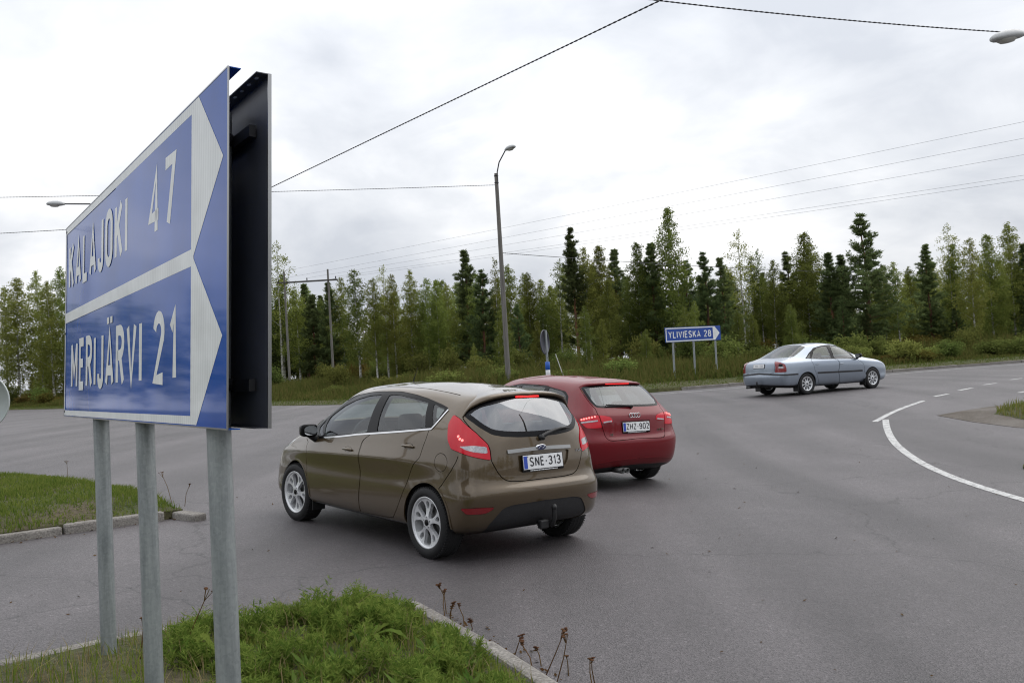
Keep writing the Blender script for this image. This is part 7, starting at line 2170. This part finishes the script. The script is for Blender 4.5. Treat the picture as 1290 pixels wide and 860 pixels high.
def lamp_post(x, y, z0, top, arm_dir, label, arm=.75, rise=.75, r=(.13, .085), tilt=0., hs_=1.):
    root = empty('street_lamp', (x, y, z0))
    p = MB(); p.tube([(0, 0, -.3), (0, 0, (top - z0) * .5), (0, 0, top - z0)], [r[0], (r[0] + r[1]) / 2, r[1]], 14); p.build('pole', M_wood, root)
    d = Vector((arm_dir[0], arm_dir[1], 0)).normalized()
    h = top - z0
    a = MB(); pts = [d * .10 + Vector((0, 0, h - .5)), d * .10 + Vector((0, 0, h + .05)), d * (.10 + arm * .25) + Vector((0, 0, h + rise * .5)), d * (.1 + arm) + Vector((0, 0, h + rise))]
    a.tube(pts, .03, 8); a.build('arm', M_steel, root)
    for hz in (h - .45, h - .12):
        c = MB(); c.lathe([(r[1] + .012, -.02), (r[1] + .02, -.02), (r[1] + .02, .02), (r[1] + .012, .02)], 14, Matrix.Translation((0, 0, hz))); c.build('clamp', M_bracket, root)
    e = d * (.1 + arm) + Vector((0, 0, h + rise))
    side = Vector((-d.y, d.x, 0))
    sl = Vector((d.x, d.y, tilt)).normalized(); upv = side.cross(sl) * -1
    if upv.z < 0: upv = -upv
    mm = Matrix.Translation(e) @ Matrix((sl, side, upv)).transposed().to_4x4() @ Matrix.Diagonal((hs_, hs_ * 1.2, hs_ * 1.5, 1))
    hs = MB(); v = []; f = []
    st = [(-.06, .03, .03, .03), (.06, .07, .06, .05), (.22, .11, .085, .06), (.42, .12, .085, .06), (.60, .10, .06, .045), (.68, .05, .03, .03)]
    nseg = 14
    for xx, wy, zt, zb in st:
        for k in range(nseg):
            an = 2 * math.pi * k / nseg; yy = wy * math.cos(an); zz = math.sin(an); v.append(mm @ Vector((xx, yy, zz * (zt if zz > 0 else zb) )))
    for i in range(len(st) - 1):
        for k in range(nseg): f.append((i * nseg + k, i * nseg + (k + 1) % nseg, (i + 1) * nseg + (k + 1) % nseg, (i + 1) * nseg + k))
    f.append(tuple(range(nseg))[::-1]); f.append(tuple((len(st) - 1) * nseg + k for k in range(nseg)))
    hs.add(v, f, True); ho = hs.build('lamp_head', M_lamp, root)
    g = MB(); g.lathe([(.0, -.055), (.6, -.045), (1., .0)], 18, mm @ Matrix.Translation((.36, 0, -.035)) @ Matrix.Diagonal((.24, .10, 1, 1))); g.build('lamp_glass', M_lampg, ho)
    tag(root, label, 'street lamp')
    return root
def pole(x, y, z0, top, label):
    root = empty('utility_pole', (x, y, z0))
    p = MB(); p.tube([(0, 0, -.3), (0, 0, top - z0)], [.13, .085], 12); p.build('pole', M_wood, root)
    c = MB(); c.lathe([(0, .03), (.07, .02), (.095, -.02)], 12, Matrix.Translation((0, 0, top - z0))); c.build('pole_cap', M_bracket, root)
    tag(root, label, 'pole')
def cable(pts, r, label, twist=0., sag=0., n=40, group=None):
    P = [Vector(p) for p in pts]
    a, b = P[0], P[-1]
    mb = MB()
    L = (b - a).length
    line = []
    for i in range(n + 1):
        t = i / n
        q = a.lerp(b, t); q.z -= sag * 4 * t * (1 - t); line.append(q)
    if not twist: mb.tube(line, r, 6)
    else:
        N = int(L / twist * 6)
        for s in (0, 1):
            pts2 = []
            side = (b - a).cross(Vector((0, 0, 1))).normalized()
            for i in range(N + 1):
                t = i / N; q = a.lerp(b, t); q.z -= sag * 4 * t * (1 - t)
                w = i * 2 * math.pi / 6 + s * math.pi
                pts2.append(q + side * math.cos(w) * r * .9 + Vector((0, 0, 1)) * math.sin(w) * r * .9)
            mb.tube(pts2, r, 5)
    o = mb.build('overhead_cable', M_wire, None)
    tag(o, label, 'cable', group)
lamp_post(-.28, 42, .05, 10.5, (.62, -.78), 'wooden lamp post with bent arm standing behind the red hatchback', .75, .95)
lamp_post(-14.2, 36.2, float(G(-14.2, 36)), 8.7, (-1, .02), 'street lamp whose arm and head show past the big blue sign', 3.75, .38, tilt=.06)
lamp_post(14.2, 20.3, float(G(14.2, 20.3)), 7.95, (-1, -.12), 'street lamp reaching in with its head above the right-hand road', 2.1, .25, tilt=-.16, hs_=1.15)
pole(11.5, 5.2, float(G(11.5, 5.2)), 8.0, 'plain wooden cable pole beside the right-hand road')
pole(-16, 12, float(G(-16, 12)), 10.8, 'plain wooden cable pole on the grass behind the big sign')
pole(-33, 37, 0., 10.5, 'plain wooden cable pole far beyond the big sign')
cable([(-14.2, 36.2, 7.28), (11.5, 5.2, 7.80)], .009, 'twisted overhead cable running steeply up from behind the big blue sign', .26, .0)
cable([(13.95, 21.1, 8.42), (-16, 12, 10.6)], .009, 'twisted overhead cable running from the right-hand street lamp', .26, .65)
cable([(-.28, 42, 9.95), (-33, 37, 10.25)], .008, 'thin overhead cable from the wooden lamp post towards the big sign', .26, .12)
cable([(-14.2, 36.2, 8.0), (-33, 37, 8.3)], .008, 'lower overhead cable passing behind the far end of the big sign', .26, .05)
cable([(-.20, 42, 6.7), (40, 74, 6.6)], .009, 'overhead cable from halfway up the wooden lamp post into the forest', .26, .35)
def pylon():
    z0 = floor_z(-19, 85)
    root = empty('portal_pylon', (-19.4, 85, z0))
    for x in (-21.45, -17.25):
        p = MB(); p.tube([(x + 19.4, 0, -.3), (x + 19.4, 0, 11.6 - z0)], [.13, .09], 10); p.build('pole', M_wood, root)
    b = MB(); b.box((.15, -.16, 10.55 - z0), (5.8, .10, .12)); b.box((.15, .13, 10.55 - z0), (5.8, .08, .12)); b.build('crossarm', M_bracket2, root)
    for x in (-2.6, .15, 2.9):
        i_ = MB(); i_.lathe([(.02, 0), (.07, .05), (.03, .1), (.07, .15), (.03, .2), (.06, .25), (0, .27)], 10, Matrix.Translation((x, -.16, 10.62 - z0))); i_.build('insulator', M_gloss, root)
    tag(root, 'wooden portal pylon with two poles and a crossarm among the birches', 'power pylon')
M_bracket2 = simple('crossarm_steel', (.07, .065, .06), .7, .2)
pylon()
for i, (dx, za, zb) in enumerate(((-2., 11.65, 12.05), (-2.6, 10.9, 11.15), (.15, 10.85, 10.75), (2.9, 10.82, 10.05), (2.4, 10.6, 9.75))):
    a = Vector((-19.4 + dx, 85 - .16, za)); b = Vector((26.6 + dx * .55, 45 + dx * .6, zb))
    e = a + (b - a) * 1.75
    cable([tuple(a), tuple(e)], .0062, 'thin power line sagging above the forest from the portal pylon', 0, .25, 30, 'power lines above the forest')
# a pale leaning stay rod behind the edge-on round sign
st = MB(); st.tube([(2.35, 39.6, .2), (1.9, 39.6, 1.75)], .022, 8)
tag(st.build('stay_rod', M_lampg), 'thin pale leaning rod in the grass beside the edge-on round sign', 'rod')
place_car(build_fiesta(), FI_POSE, NEAR_TILT)
place_car(build_audi(), AU_POSE, NEAR_TILT)
place_car(build_volvo(), VO_POSE, (0, 0, 0))
